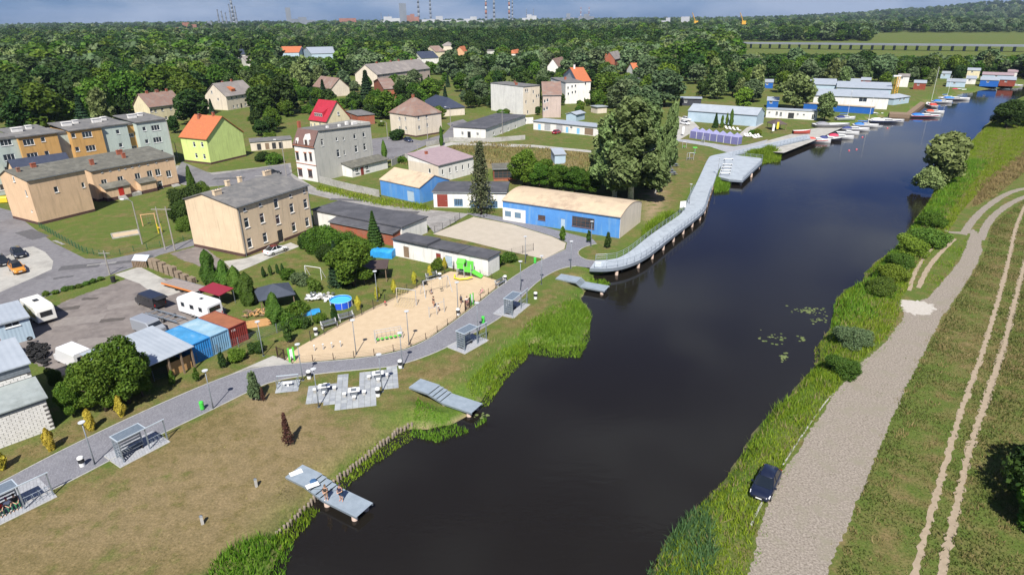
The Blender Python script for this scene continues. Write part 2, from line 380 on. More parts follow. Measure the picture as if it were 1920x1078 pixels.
def ribbon(name,px,width,z,m,rag=.0,kind='structure',step=.7,world=None,wend=None):
    c = smooth2([Vector((p[0],p[1])) for p in (world or [P(*q) for q in px])]); c = resample(c,step); k = len(c)
    vs = []; r = random.Random(len(px) if px else 3)
    for i,p in enumerate(c):
        d = (c[min(i+1,k-1)] - c[max(i-1,0)]).normalized(); n = Vector((-d.y,d.x))
        wd = width if wend is None else width + (wend-width)*i/(k-1)
        a,b_ = wd/2*(1 + rag*r.uniform(-1,1)),wd/2*(1 + rag*r.uniform(-1,1))
        vs += [(p.x+n.x*a,p.y+n.y*a,z),(p.x-n.x*b_,p.y-n.y*b_,z)]
    me = bpy.data.meshes.new(name); me.from_pydata(vs,[],[(2*i+1,2*i+3,2*i+2,2*i) for i in range(k-1)]); me.materials.append(m); me.update()
    o = put(name,me)
    if kind: o['kind'] = kind
    return o
def kerb(px,w=.1,h=.05,world=None,sm=True):
    c = [Vector((p[0],p[1])) for p in (world or [P(*q) for q in px])]
    if sm: c = smooth2(c)
    k = len(c); vs = []; fs = []
    for i,p in enumerate(c):
        d = (c[min(i+1,k-1)] - c[max(i-1,0)]).normalized(); n = Vector((-d.y,d.x))*w/2
        vs += [(p.x+n.x,p.y+n.y,-.02),(p.x+n.x,p.y+n.y,h),(p.x-n.x,p.y-n.y,h),(p.x-n.x,p.y-n.y,-.02)]
    for i in range(k-1):
        a = 4*i
        fs += [(a,a+4,a+5,a+1),(a+1,a+5,a+6,a+2),(a+2,a+6,a+7,a+3)]
    me = bpy.data.meshes.new('kerb'); me.from_pydata(vs,[],fs); me.materials.append(CONC); me.update()
    o = put('kerb',me); o['kind'] = 'structure'; return o
ASPH = mat('asphalt',(.145,.14,.15),(.19,.185,.19),.9,1.2,bump=.01,bscale=30,dirt=(.11,.105,.11),dscale=.12)
ASPH2 = mat('worn_asphalt',(.22,.21,.20),(.30,.285,.27),.92,.8,bump=.01,bscale=30,dirt=(.17,.16,.15))
YARD = mat('yard_cinders',(.155,.135,.125),(.21,.185,.17),.95,.7,bump=.03,bscale=9,dirt=(.12,.105,.1),dscale=.3)
SLAB = mat('concrete_slabs',(.40,.385,.35),(.33,.32,.29),.9,.8,bump=.01,dirt=(.26,.25,.23))
PLAZA = mat('sandy_plaza',(.42,.37,.30),(.38,.335,.27),.95,.6,bump=.01,bscale=30)
SAND = mat('play_sand',(.50,.39,.26),(.45,.345,.225),.95,1.0,bump=.03,bscale=7)
GRAVEL = mat('gravel',(.32,.28,.235),(.155,.132,.105),.95,5.5,bump=.06,bscale=8,dirt=(.22,.20,.15),dscale=.4)
TRACK = mat('bare_track',(.33,.265,.19),(.27,.215,.15),.95,2.0,bump=.03,bscale=6)
CHALK = mat('crushed_chalk',(.45,.42,.38),(.38,.35,.3),.95,3,bump=.03)
def pavers(name,c1,c2,cj,sc,rot):
    m = bpy.data.materials.new(name); m.use_nodes = True; t = m.node_tree; l = t.links.new; b = t.nodes['Principled BSDF']
    geo = _n(t,'ShaderNodeNewGeometry'); mp = t.nodes.new('ShaderNodeMapping'); mp.inputs['Rotation'].default_value = (0,0,rot)
    br = t.nodes.new('ShaderNodeTexBrick'); br.inputs['Scale'].default_value = sc; br.inputs['Color1'].default_value = (*c1,1); br.inputs['Color2'].default_value = (*c2,1)
    br.inputs['Mortar'].default_value = (*cj,1); br.inputs['Mortar Size'].default_value = .012; br.inputs['Bias'].default_value = 0
    nz = _n(t,'ShaderNodeTexNoise',Scale=.5,Detail=8.0,Roughness=.7)
    hs = t.nodes.new('ShaderNodeHueSaturation'); mr = _n(t,'ShaderNodeMapRange'); mr.inputs['To Min'].default_value = .72; mr.inputs['To Max'].default_value = 1.28
    l(geo.outputs['Position'],mp.inputs['Vector']); l(mp.outputs[0],br.inputs['Vector']); l(geo.outputs['Position'],nz.inputs['Vector'])
    l(nz.outputs['Fac'],mr.inputs['Value']); l(mr.outputs[0],hs.inputs['Value']); l(br.outputs['Color'],hs.inputs['Color']); l(hs.outputs[0],b.inputs['Base Color'])
    bp = _n(t,'ShaderNodeBump',Strength=.5,Distance=.01); bp.invert = True; l(br.outputs['Fac'],bp.inputs['Height']); l(bp.outputs[0],b.inputs['Normal'])
    b.inputs['Roughness'].default_value = .85; b.inputs['Specular IOR Level'].default_value = .25; MATS[name] = m; return m
PAVER = pavers('path_pavers',(.215,.215,.235),(.165,.165,.185),(.11,.11,.12),2.2,.9)
PADMAT = pavers('pad_slabs',(.34,.35,.37),(.29,.30,.32),(.2,.2,.21),1.0,.9)
GUTTER_TOP = [(-60,935),(0,905),(100,852),(200,803),(300,757),(400,714),(470,690),(547,682),(620,677),(700,669),(760,656),(805,636),(850,604),(900,566),(945,531),(1000,495),(1030,482),(1060,468)]
PATH_LOW = [(1110,503),(1080,499),(1062,501),(1040,508),(1010,526),(985,550),(950,588),(905,616),(845,648),(800,668),(745,686),(690,692),(600,700),(520,712),(480,727),(400,767),(320,805),(240,845),(150,893),(60,937),(0,968),(-60,1000)]
RING = [(1063,455),(1035,443),(960,420),(888,405),(875,400),(905,400),(960,411),(1040,431),(1112,449),(1119,457),(1098,462),(1084,470),(1084,479),(1098,487),(1117,489)]
sheet('path',PP(GUTTER_TOP + RING + PATH_LOW),.020,PAVER)
kerb(PATH_LOW[1:]); kerb(GUTTER_TOP); kerb([(1119,457),(1098,462),(1084,470),(1084,479),(1098,487),(1117,489)])
sheet('plaza',PP([(812,439),(888,407),(960,421),(1035,444),(1061,456),(1058,467),(1030,481),(1020,486),(940,468),(880,453)]),.024,PLAZA)
sheet('playground_sand',PP([(533,672),(562,650),(640,606),(700,576),(760,549),(800,527),(845,509),(900,516),(944,529),(899,564),(849,602),(804,634),(758,654),(700,667),(620,675),(550,681)]),.024,SAND)
sheet('path_apron',PP([(418,708),(512,667),(530,672),(548,681),(470,689.5)]),.026,SLAB)
sheet('road',PP([(-120,380),(0,390),(22,396),(58,424),(100,455),(160,485),(205,486),(300,466),(368,446),(374,458),(300,478),(248,502),(120,545),(0,585),(-120,620)]),.012,ASPH)
sheet('parking_slabs',PP([(-60,520),(0,487),(45,465),(62,462),(85,473),(100,490),(97,505),(60,522),(0,548),(-60,572)]),.020,SLAB)
sheet('yard',PP([(-60,640),(60,600),(120,565),(215,530),(262,512),(345,530),(420,575),(440,610),(370,655),(180,690),(110,705),(60,680),(-40,690)]),.010,YARD,rag=.2)
sheet('drive_slabs',PP([(215,515),(262,500),(305,522),(338,548),(300,560),(262,532)]),.018,SLAB)
sheet('road_bend',PP([(300,322),(333,310),(352,316),(396,324),(470,316),(545,306),(548,326),(590,352),(720,385),(800,393),(880,401),(862,411),(815,438),(800,420),(700,392),(590,366),(500,345),(420,348),(375,352),(340,346)]),.012,ASPH2)
sheet('road_corner',PP([(318,340),(341,303),(400,328),(470,318),(540,308),(546,330),(560,345),(420,348),(372,350),(346,345)]),.016,ASPH)
sheet('street',PP([(688,262),(735,256),(790,264),(832,252),(845,238),(838,232),(868,224),(880,232),(852,262),(800,272),(745,296),(715,304),(690,300),(700,282)]),.012,ASPH)
sheet('lane',PP([(735,302),(800,276),(845,267),(1000,272),(1115,283),(1115,287),(1000,277),(850,272),(810,281),(740,309)]),.014,SLAB)
sheet('forecourt',PP([(420,490),(462,484),(545,455),(562,462),(520,478),(470,500),(440,512)]),.014,SLAB)
sheet('marina_quay',PP([(1395,279),(1440,264),(1515,243),(1560,236),(1580,240),(1556,250),(1530,263),(1500,275),(1470,287),(1440,285)]),.015,SLAB)
sheet('marina_path',PP([(1250,262),(1285,262),(1375,275),(1400,272),(1440,262),(1420,284),(1396,286),(1372,289),(1330,275)]),.016,PADMAT)
sheet('marina_path',PP([(1371,264),(1400,240),(1425,230),(1432,232),(1408,246),(1378,268)]),.018,SLAB)
sheet('car_park',PP([(1235,262),(1262,215),(1300,228),(1312,240),(1275,262)]),.012,SLAB)
sheet('garden_path',PP([(320,476),(375,460),(420,490),(440,512),(430,520),(395,505),(350,490)]),.010,YARD,rag=.15)
# right bank: gravel road, wheel tracks
sheet('road_gravel',PP([(1380,1160),(1408,1065),(1424,1000),(1444,925),(1462,888),(1484,858),(1520,805),(1562,745),(1602,690),(1650,652),(1690,602),(1694,574),(1742,558),(1772,524),(1798,490),(1813,458),(1824,430),(1838,440),(1842,470),(1833,495),(1800,545),(1762,604),(1735,655),(1704,712),(1682,762),(1642,862),(1602,955),(1560,1045),(1530,1160)]),.012,GRAVEL,rag=.12)
ribbon('wheel_track',[(1805,440),(1830,405),(1860,380),(1890,362),(1925,352),(1990,345)],1.3,.016,GRAVEL,.15)
ribbon('wheel_track',[(1838,450),(1850,420),(1870,398),(1900,378),(1930,366),(2000,352)],1.3,.016,GRAVEL,.15)
ribbon('wheel_track',[(1690,1160),(1714,1078),(1735,1000),(1762,905),(1800,775),(1848,645),(1888,505),(1904,425),(1925,380)],.50,.014,TRACK,.55,wend=.6,step=.4)
ribbon('wheel_track',[(1738,1160),(1764,1078),(1785,985),(1814,855),(1850,745),(1884,645),(1908,545),(1935,440)],.60,.014,TRACK,.55,wend=.7,step=.4)
ribbon('wheel_track',[(1705,545),(1712,515),(1735,480),(1762,452)],.6,.018,TRACK,.25)
ribbon('wheel_track',[(1722,540),(1738,505),(1762,475),(1790,448)],.7,.018,TRACK,.25)
ribbon('wheel_track',[(1768,432),(1790,438),(1830,434)],1.2,.017,GRAVEL,.3)
sheet('chalk_patch',PP([(1686,574),(1700,565),(1722,566),(1748,570),(1752,578),(1738,586),(1715,590),(1696,586)]),.020,CHALK,rag=.4)
kerb([(1408,985),(1424,950),(1440,925)],.15,.06); kerb([(1468,872),(1500,822),(1545,757),(1562,738)],.12,.07)

TRACKS = [poly_np(q) for q in ([(1690,1160),(1714,1078),(1735,1000),(1762,905),(1800,775),(1848,645),(1888,505),(1904,425),(1925,380)],[(1738,1160),(1764,1078),(1785,985),(1814,855),(1850,745),(1884,645),(1908,545),(1935,440)],[(1705,545),(1712,515),(1735,480),(1762,452)],[(1722,540),(1738,505),(1762,475),(1790,448)],[(1805,440),(1830,405),(1860,380),(1890,362),(1925,352),(1990,345)],[(1838,450),(1850,420),(1870,398),(1900,378),(1930,366),(2000,352)],[(1768,432),(1790,438),(1830,434)])]
BARE = [poly_np(q) for q in (GUTTER_TOP + RING + PATH_LOW,[(1408,1065),(1444,925),(1484,858),(1562,745),(1602,690),(1650,652),(1690,602),(1694,574),(1742,558),(1772,524),(1813,458),(1824,430),(1842,470),(1833,495),(1762,604),(1704,712),(1642,862),(1560,1045)],[(528,900),(568,864),(705,941),(668,978)],[(756,735),(788,700),(918,752),(884,792)],[(1030,527),(1053,508),(1152,535),(1132,556)],[(842,650),(871,664),(917,638),(890,625)],[(925,590),(963,597),(994,571),(960,560)],[(1117,488),(1170,479),(1230,433),(1287,384),(1328,296),(1357,303),(1319,398),(1230,467),(1180,496),(1106,503)])]

def patches(pts,z,m):
    for x,y,a_,b_,rz in pts:
        c = P(x,y); sheet('road_patch',[Vector((c.x+math.cos(rz)*u*a_-math.sin(rz)*v*b_,c.y+math.sin(rz)*u*a_+math.cos(rz)*v*b_)) for u,v in ((-1,-1),(1,-1),(1,1),(-1,1))],z,m,rag=.1)
patches([(150,500,3,1.2,.3),(230,492,2.5,.8,.4),(60,440,4,1.5,-.6),(430,335,4,1.2,.1),(650,375,4,.8,-.2),(760,398,3,1,-.2),(120,520,1.5,.5,.4)],.0175,mat('tar_patch',(.085,.083,.088),(.11,.107,.11),.9,2))
patches([(190,495,2.2,.35,.3),(110,455,2,.3,-.6),(500,330,3,.5,.1),(620,368,2,.4,-.2),(840,412,1.5,.6,.2),(155,492,.5,.16,.4),(175,508,.45,.16,.4)],.0195,mat('pale_patch',(.225,.22,.21),(.26,.255,.245),.9,2))
patches([(150,600,3,1.4,.3),(240,570,2.5,1,.5),(190,640,3,1.2,.2),(320,610,2,1,.2)],.0145,mat('pale_cinders',(.23,.205,.19),(.19,.17,.155),.95,1.5)); patches([(120,580,2,.7,.4),(210,600,1.6,.6,.2),(170,560,1.2,.5,.1)],.0165,mat('damp_cinders',(.10,.088,.08),None,.9,1.5))
# ================================================================ buildings
FOOT = []      # (footprint world polygon, screen box) of everything trees must not cover
WINM = {}
def win_mesh(w_,h_,kind,fm):
    key = (round(w_,2),round(h_,2),kind,fm.name)
    if key in WINM: return WINM[key]
    f,g = MB(),MB(); t_ = min(.09,w_*.14); d0,d1 = .05,.13
    f.box(-w_/2,d0,0,w_/2,d1,t_); f.box(-w_/2,d0,h_-t_,w_/2,d1,h_); f.box(-w_/2,d0,t_,-w_/2+t_,d1,h_-t_); f.box(w_/2-t_,d0,t_,w_/2,d1,h_-t_)
    n = {'1': 1,'2': 2,'3': 3,'g': 5,'t': 1}.get(kind,1)
    for i in range(1,n): x = -w_/2 + w_*i/n; f.box(x-t_/2.4,d0+.01,t_,x+t_/2.4,d1-.01,h_-t_)
    if kind in 'tg':
        for z in ((h_*.68,) if kind == 't' else (h_*.33,h_*.66)): f.box(-w_/2+t_,d0+.015,z-t_/2.6,w_/2-t_,d1-.015,z+t_/2.6)
    f.box(-w_/2-.06,-.09,-.07,w_/2+.06,.06,-.005)
    g.add([(-w_/2+.01,.10,.01),(w_/2-.01,.10,.01),(w_/2-.01,.10,h_-.01),(-w_/2+.01,.10,h_-.01)],[(0,1,2,3)])
    WINM[key] = (f.mesh('window',fm),g.mesh('pane',GLASS)); return WINM[key]
DOORM = {}
def door_mesh(w_,h_,m):
    key = (w_,h_,m.name)
    if key not in DOORM:
        d = MB(); d.box(-w_/2,.06,0,w_/2,.12,h_)
        for x in (-w_/4,w_/4):
            d.box(x-w_*.17,.045,h_*.08,x+w_*.17,.062,h_*.45); d.box(x-w_*.17,.045,h_*.53,x+w_*.17,.062,h_*.92)
        DOORM[key] = d.mesh('door',m)
    return DOORM[key]
def wall_quads(mb,o,dx,dn,a,h,holes,rev=.14):
    """a wall a x h from o along dx, outward normal dn, with window holes cut and reveals"""
    o,dx,dn = Vector(o),Vector(dx),Vector(dn)
    hs = [(max(s-w_/2,.02),min(s+w_/2,a-.02),max(z,0),min(z+h_,h-.03)) for s,z,w_,h_ in holes]
    xs = sorted({0.0,a,*[q for r in hs for q in r[:2]]}); zs = sorted({0.0,h,*[q for r in hs for q in r[2:]]})
    pt = lambda s,z,d=0: o + dx*s + Vector((0,0,z)) - dn*d
    for x0,x1 in zip(xs,xs[1:]):
        run = None
        for z0,z1 in zip(zs,zs[1:]):
            cx,cz = (x0+x1)/2,(z0+z1)/2
            if any(r[0] < cx < r[1] and r[2] < cz < r[3] for r in hs): continue
            mb.add([pt(x0,z0),pt(x1,z0),pt(x1,z1),pt(x0,z1)],[(0,1,2,3)])
    for x0,x1,z0,z1 in hs:
        q = [(x0,z0),(x1,z0),(x1,z1),(x0,z1)]
        for i in range(4):
            (s0,t0),(s1,t1) = q[i],q[(i+1) % 4]
            mb.add([pt(s0,t0),pt(s0,t0,rev),pt(s1,t1,rev),pt(s1,t1)],[(0,1,2,3)])
def frame_of(Lp,Fp,Rp,z=0.0,zl=None):
    F_,L_,R_ = P(*Fp,z),P(*Lp,z),P(*Rp,z)
    u,v = (R_-F_),(L_-F_); u.z = v.z = 0
    if u.length >= v.length:
        un = u.normalized(); vn = Vector((-un.y,un.x,0)); a,b_ = u.length,abs(v.dot(vn))
    else:
        vn = v.normalized(); un = Vector((vn.y,-vn.x,0)); a,b_ = abs(u.dot(un)),v.length
    return Vector((F_.x,F_.y,0)),math.atan2(un.y,un.x),a,b_,un,vn
def house(name,label,cat,Lp,Fp,Rp,h=None,top=None,z=0.0,roof='gableX',rise=3.0,wall=None,roofm=None,winR=(),winL=(),doors=(),chim=(),plinth=None,
          over=.35,frame=None,a=None,b=None,group=None,keep=True,wallL=None,thick=.16,ridge=.5,gut=True,z0=0.0):
    """L,F,R: photo pixels of the left, nearest and right corner, measured at height z; windows are given by the pixel of their centre"""
    O,rz,a_,b_,un,vn = frame_of(Lp,Fp,Rp,z)
    a = a or a_; b = b or b_
    if h is None: h = HT(Fp[0],Fp[1],top) if z == 0 else z
    T = thing(name,label,cat,(O.x,O.y,z0),rz,group)
    fm = frame or WHITE; holes = {'R': [],'L': []}
    def locate(side,px,py):
        d = ray(px,py); n = -vn if side == 'R' else -un
        t = (O - Vector((0,0,CAM_H))).dot(n) / d.dot(n); q = Vector((0,0,CAM_H)) + d*t
        return ((q-O).dot(un) if side == 'R' else b - (q-O).dot(vn)),q.z - z0
    ops = []
    for side,lst in (('R',winR),('L',winL)):
        for it in lst:
            px,py,w_,h_ = it[:4]; kd = it[4] if len(it) > 4 else '2'
            s,zc = locate(side,px,py); ops.append((side,s,zc-h_/2,w_,h_,kd,None))
    for it in doors:
        side,px,py,w_,h_,dm = it[:6]; s,zc = locate(side,px,py); zz = max(zc-h_/2,.05); ops.append((side,s,zz if len(it) > 6 else .12,w_,h_,'d',dm))
    good = []
    for op in ops:
        lim = a if op[0] == 'R' else b; side,s,zz,w_,h_,kd,dm = op
        w_ = min(w_,lim*.9); s = min(max(s,w_/2+.12),lim-w_/2-.12); zz = max(zz,.06)
        if zz + h_ > h - .05:
            if roof.startswith('gable') and ((roof == 'gableX') == (side == 'L')): good.append((side,s,zz,w_,h_,kd,dm,True)); continue
            zz = h - .08 - h_
        if any(g[0] == side and abs(g[1]-s) < (g[3]+w_)/2+.05 and abs((g[2]+g[4]/2)-(zz+h_/2)) < (g[4]+h_)/2+.05 for g in good): continue
        good.append((side,s,zz,w_,h_,kd,dm,False)); holes[side].append((s,zz,w_,h_))
    wb = MB()
    wall_quads(wb,(0,0,0),(1,0,0),(0,-1,0),a,h,holes['R'])
    wall_quads(wb,(a,0,0),(0,1,0),(1,0,0),b,h,[])
    wall_quads(wb,(a,b,0),(-1,0,0),(0,1,0),a,h,[])
    if wallL: wb.cur = 1
    wall_quads(wb,(0,b,0),(0,-1,0),(-1,0,0),b,h,holes['L']); wb.cur = 0
    rg = ridge
    if roof == 'gableX':
        for x,flip in ((0,0),(a,1)):
            if wallL and not flip: wb.cur = 1
            wb.add([(x,0,h),(x,b,h),(x,b*rg,h+rise)],[(0,2,1) if not flip else (0,1,2)]); wb.cur = 0
    elif roof == 'gableY':
        for y,flip in ((0,0),(b,1)): wb.add([(0,y,h),(a,y,h),(a*rg,y,h+rise)],[(0,1,2) if not flip else (0,2,1)])
    elif roof == 'monoY':
        for x,flip in ((0,0),(a,1)): wb.add([(x,0,h),(x,b,h),(x,b,h+rise)],[(0,2,1) if not flip else (0,1,2)])
        wb.add([(0,b,h),(a,b,h),(a,b,h+rise),(0,b,h+rise)],[(3,2,1,0)])
    elif roof == 'monoX':
        for y,flip in ((0,0),(b,1)): wb.add([(0,y,h),(a,y,h),(0,y,h+rise)],[(0,1,2) if not flip else (0,2,1)])
        wb.add([(0,0,h),(0,b,h),(0,b,h+rise),(0,0,h+rise)],[(0,3,2,1)])
    wb.build('wall',[wall,wallL] if wallL else wall,T)
    if plinth:
        pb = MB(); e = .03; hp = .55
        ds = [(g[1]-g[3]/2,g[1]+g[3]/2) for g in good if g[6] is not None and g[0] == 'R']
        xs = [-e] + [q for d in sorted(ds) for q in d] + [a+e]
        for x0,x1 in zip(xs[::2],xs[1::2]):
            if x1 > x0: pb.box(x0,-e,0,x1,-.002,hp)
        pb.box(-e,.0,0,-.002,b+e,hp); pb.box(a+.002,0,0,a+e,b+e,hp); pb.build('plinth',plinth,T)
    # roof
    v = over; tk = thick; rb = MB()
    def slab(q):
        up = [Vector(p) for p in q]; lo = [p - Vector((0,0,tk)) for p in up]; rb.hexa(lo,up)
    if roof == 'gableX':
        for y0,y1 in ((-v,b*rg),(b+v,b*rg)):
            run = b*rg if y0 < 0 else b*(1-rg); zl = h - v*rise/run + tk
            q = [(-v,y0,zl),(a+v,y0,zl),(a+v,y1,h+rise+tk),(-v,y1,h+rise+tk)]; slab(q if y0 < 0 else q[::-1])
    elif roof == 'gableY':
        for x0,x1 in ((-v,a*rg),(a+v,a*rg)):
            run = a*rg if x0 < 0 else a*(1-rg); zl = h - v*rise/run + tk
            q = [(x0,-v,zl),(x1,-v,h+rise+tk),(x1,b+v,h+rise+tk),(x0,b+v,zl)]; slab(q if x0 < 0 else q[::-1])
    elif roof == 'flat':
        rb.box(-v,-v,h,a+v,b+v,h+tk+.04)
    elif roof == 'monoY':
        slab([(-v,-v,h+tk-v*rise/b),(a+v,-v,h+tk-v*rise/b),(a+v,b+v,h+rise+tk+v*rise/b),(-v,b+v,h+rise+tk+v*rise/b)])
    elif roof == 'monoX':
        slab([(-v,-v,h+rise+tk+v*rise/a),(a+v,-v,h+tk-v*rise/a),(a+v,b+v,h+tk-v*rise/a),(-v,b+v,h+rise+tk+v*rise/a)])
    elif roof == 'hip':
        k = min(a,b)/2; A = [(-v,-v,h),(a+v,-v,h),(a+v,b+v,h),(-v,b+v,h)]
        if a > b+.5: R2 = [(k,b/2,h+rise),(a-k,b/2,h+rise)]; fs = [(0,1,5,4),(2,3,4,5),(1,2,5),(3,0,4)]
        elif b > a+.5: R2 = [(a/2,k,h+rise),(a/2,b-k,h+rise)]; fs = [(1,2,5,4),(3,0,4,5),(0,1,4),(2,3,5)]
        else: R2 = [(a/2,b/2,h+rise)]; fs = [(0,1,4),(1,2,4),(2,3,4),(3,0,4)]
        n = len(A+R2); rb.add(A + R2 + [(x,y,zz-tk) for x,y,zz in A],fs + [(0,n,n+1,1),(1,n+1,n+2,2),(2,n+2,n+3,3),(3,n+3,n,0),(n+3,n+2,n+1,n)])
    elif roof == 'barrel':
        N = 10
        prof = [(y,h + rise*math.sin(math.pi*min(max((y)/b,0),1))**.8) for y in np.linspace(-v,b+v,N+1)]
        for (y0,q0),(y1,q1) in zip(prof,prof[1:]): slab([(-v,y0,q0+tk),(a+v,y0,q0+tk),(a+v,y1,q1+tk),(-v,y1,q1+tk)])
        eb = MB()
        for x,fl in ((0,0),(a,1)):
            pts = [(x,min(max(y,0),b),q) for y,q in prof]; ids = list(range(len(pts))); eb.add(pts,[tuple(ids[::-1]) if not fl else tuple(ids)])
        eb.build('gable_wall',wall,T)
    if rb.f: ro = rb.build('roof',roofm,T)
    if gut and roof in ('gableX','monoY','barrel','flat'):
        g = MB(); zl = h - (v*rise/(b*rg) if roof == 'gableX' else v*rise/b if roof == 'monoY' else 0)
        g.tube([(-v,-v-.05,zl+.02),(a+v,-v-.05,zl+.02)],.06,6); g.build('gutter',GREYM,T)
    for c in chim:                                     # (fx, fy, height, wide, deep[, mat])
        fx,fy,ch,cw,cd = c[:5]; cm = c[5] if len(c) > 5 else BRICK
        x,y = fx*a,fy*b
        if roof == 'gableX': zr = h + rise*(1-abs(y-b*rg)/(b*(rg if y < b*rg else 1-rg)))
        elif roof == 'gableY': zr = h + rise*(1-abs(x-a*rg)/(a*(rg if x < a*rg else 1-rg)))
        elif roof == 'monoY': zr = h + rise*y/b
        elif roof == 'hip': zr = h + rise*min(min(x,a-x),min(y,b-y))/(min(a,b)/2)
        else: zr = h
        cb = MB(); cb.box(x-cw/2,y-cd/2,zr-.3,x+cw/2,y+cd/2,zr+ch); cb.box(x-cw/2-.06,y-cd/2-.06,zr+ch,x+cw/2+.06,y+cd/2+.06,zr+ch+.1)
        co = cb.build('chimney',cm,T)
        for i in range(max(1,int(cw/.5))): cp = MB(); cp.cyl((x-cw/2+cw*(i+.5)/max(1,int(cw/.5)),y),.1,zr+ch+.1,zr+ch+.3,8); cp.build('chimney_pot',GREYM,co)
    for side,s,zz,w_,h_,kd,dm,proud in good:
        loc = (s,-.12 if proud else 0,zz) if side == 'R' else (-.12 if proud else 0,b-s,zz); r = 0 if side == 'R' else -math.pi/2
        if kd == 'd':
            d = put('door',door_mesh(w_,h_,dm),T,loc,r)
            hm = MB(); hm.box(w_*.33,.0,h_*.46,w_*.38,.05,h_*.5); hm.build('handle',STEEL,d)
        else:
            f_,g_ = win_mesh(w_,h_,kd,fm); wo = put('window',f_,T,loc,r); put('pane',g_,wo)
    pts = [O,O+un*a,O+un*a+vn*b,O+vn*b]
    hh = h + (rise if roof in ('gableX','gableY','hip') else 0)
    px = [PIX((p.x,p.y,q)) for p in pts for q in (0,hh)]
    FOOT.append((np.array([p[:2] for p in pts]),(min(p[0] for p in px),min(p[1] for p in px),max(p[0] for p in px),max(p[1] for p in px)),keep,min(p.y for p in pts)))
    T['_a'] = a; T['_b'] = b; T['_h'] = h
    return T
def dims(T): return T['_a'],T['_b'],T['_h']
# wall and roof finishes
def plaster(n,c,d=None): return mat('plaster_' + n,c,tuple(x*.9 for x in c),.9,.5,dirt=d or tuple(x*.76 for x in c),dscale=.5,bump=.005,streak=True)
CREAM = plaster('cream',(.68,.53,.36)); TAN = plaster('tan',(.66,.46,.29)); LIME = plaster('lime',(.60,.72,.25))
OFFW = plaster('white',(.74,.72,.68)); GREYW = plaster('grey',(.47,.46,.42),(.36,.36,.33)); BEIGE = plaster('beige',(.66,.58,.47)); YEL = plaster('pale_yellow',(.70,.62,.42))
MINT = plaster('mint',(.47,.54,.49)); OCHRE = plaster('ochre',(.58,.34,.12)); PINKG = plaster('dull_pink',(.50,.40,.35)); ORANGEW = plaster('orange',(.62,.36,.2))
FELT = mat('roofing_felt',(.115,.115,.115),(.16,.155,.15),.9,.6,dirt=(.21,.20,.185),dscale=.5); FELTD = mat('dark_roofing_felt',(.06,.062,.07),(.085,.085,.095),.85,.4,dirt=(.11,.11,.12))
MOSSF = mat('mossy_felt',(.10,.098,.085),(.14,.135,.11),.95,.8,dirt=(.17,.165,.14),dscale=.4)
TILEO = mat('orange_tiles',(.46,.15,.06),(.38,.12,.055),.8,2,stripes=('Z',.18,.05)); TILEB = mat('brown_tiles',(.25,.155,.12),(.19,.13,.11),.85,1,stripes=('Z',.18,.05),dirt=(.26,.21,.18))
TILEG = mat('grey_tiles',(.24,.215,.20),(.19,.17,.16),.85,1,stripes=('Z',.18,.05),dirt=(.3,.27,.24)); TILER = mat('crimson_sheet_tiles',(.40,.03,.05),(.33,.025,.04),.5,1,stripes=('Z',.3,.06))
TILEP = mat('mauve_sheet',(.33,.25,.26),(.28,.21,.225),.7,1,stripes=('X',.9,.03)); NAVYT = mat('navy_tiles',(.045,.055,.085),(.035,.043,.07),.6,1,stripes=('Z',.25,.05))
SILV = mat('silver_sheet',(.42,.46,.50),(.36,.40,.44),.45,.5,.2,stripes=('X',.6,.02)); TANR = mat('rusty_tan_roof',(.52,.41,.28),(.44,.35,.25),.85,.4,dirt=(.33,.25,.18),dscale=.3)
BLUEW = mat('blue_sheet',(.09,.27,.60),(.075,.23,.53),.55,.5,stripes=('X',.22,.03),dirt=(.15,.31,.54),dscale=.4,streak=True); PALEB = mat('pale_blue_sheet',(.40,.50,.58),(.35,.45,.53),.6,.5,stripes=('X',.4,.02))
BROWNP = mat('brown_plinth',(.10,.055,.045),(.08,.045,.04),.9,1); REDD = mat('oxide_red_door',(.24,.05,.035),(.2,.04,.03),.6,2); REDDOOR = plain('red_door',(.45,.03,.02),.5)
DKDOOR = mat('dark_door',(.03,.033,.035),(.045,.045,.045),.6,2); BLUED = plain('pale_blue_door',(.22,.48,.72),.6); GREYD = mat('grey_door',(.4,.41,.42),(.33,.34,.35),.6)
BRNFR = plain('brown_frame',(.12,.06,.04),.6)

# --- cream tenement with the white car in front
z1 = Z(345,310,5.673)
cr_w = [(*z1(x,y),.62,.62,'1') for x,y in ((645,470),(810,418),(1132,322),(1278,275))] + \
       [(*z1(x,y),1.0,1.75,'t') for x,y in ((668,612),(832,562),(1000,577),(980,405),(1147,455),(1294,408),(700,825),(864,768),(1170,655),(1312,603))]
T = house('tenement_house','cream three storey tenement with blank gable and white car parked in front','building',(369.7,460.7),(459.6,481.9),(587.4,431.6),top=389,roof='gableX',rise=1.5,ridge=.62,
      wall=CREAM,roofm=FELT,winR=cr_w,doors=[('R',*z1(1030,765),1.3,2.3,DKDOOR)],plinth=BROWNP,over=.25,
      chim=[(.08,.45,.9,1.5,.6,CREAM),(.33,.62,1.0,.7,.6,CREAM),(.52,.66,1.1,.6,.6,CREAM),(.88,.62,.9,1.6,.6,CREAM)])
a,b,h = dims(T)
for x,y in ((.12,.5),(.36,.6),(.55,.66),(.9,.6)):
    m_ = MB(); zz = h + 1.4; m_.tube([(x*a+.3,y*b,zz),(x*a+.3,y*b,zz+2.4)],.025,4)
    for k in range(4): m_.tube([(x*a-.3+.05*k,y*b,zz+1.5+k*.25),(x*a+.9-.05*k,y*b,zz+1.5+k*.25)],.015,4)
    m_.build('antenna',GREYM,T)
for x in (.25,a-.15): dp = MB(); dp.tube([(x,-.1,h-.1),(x,-.1,0)],.06,6); dp.build('downpipe',GREYM,T)
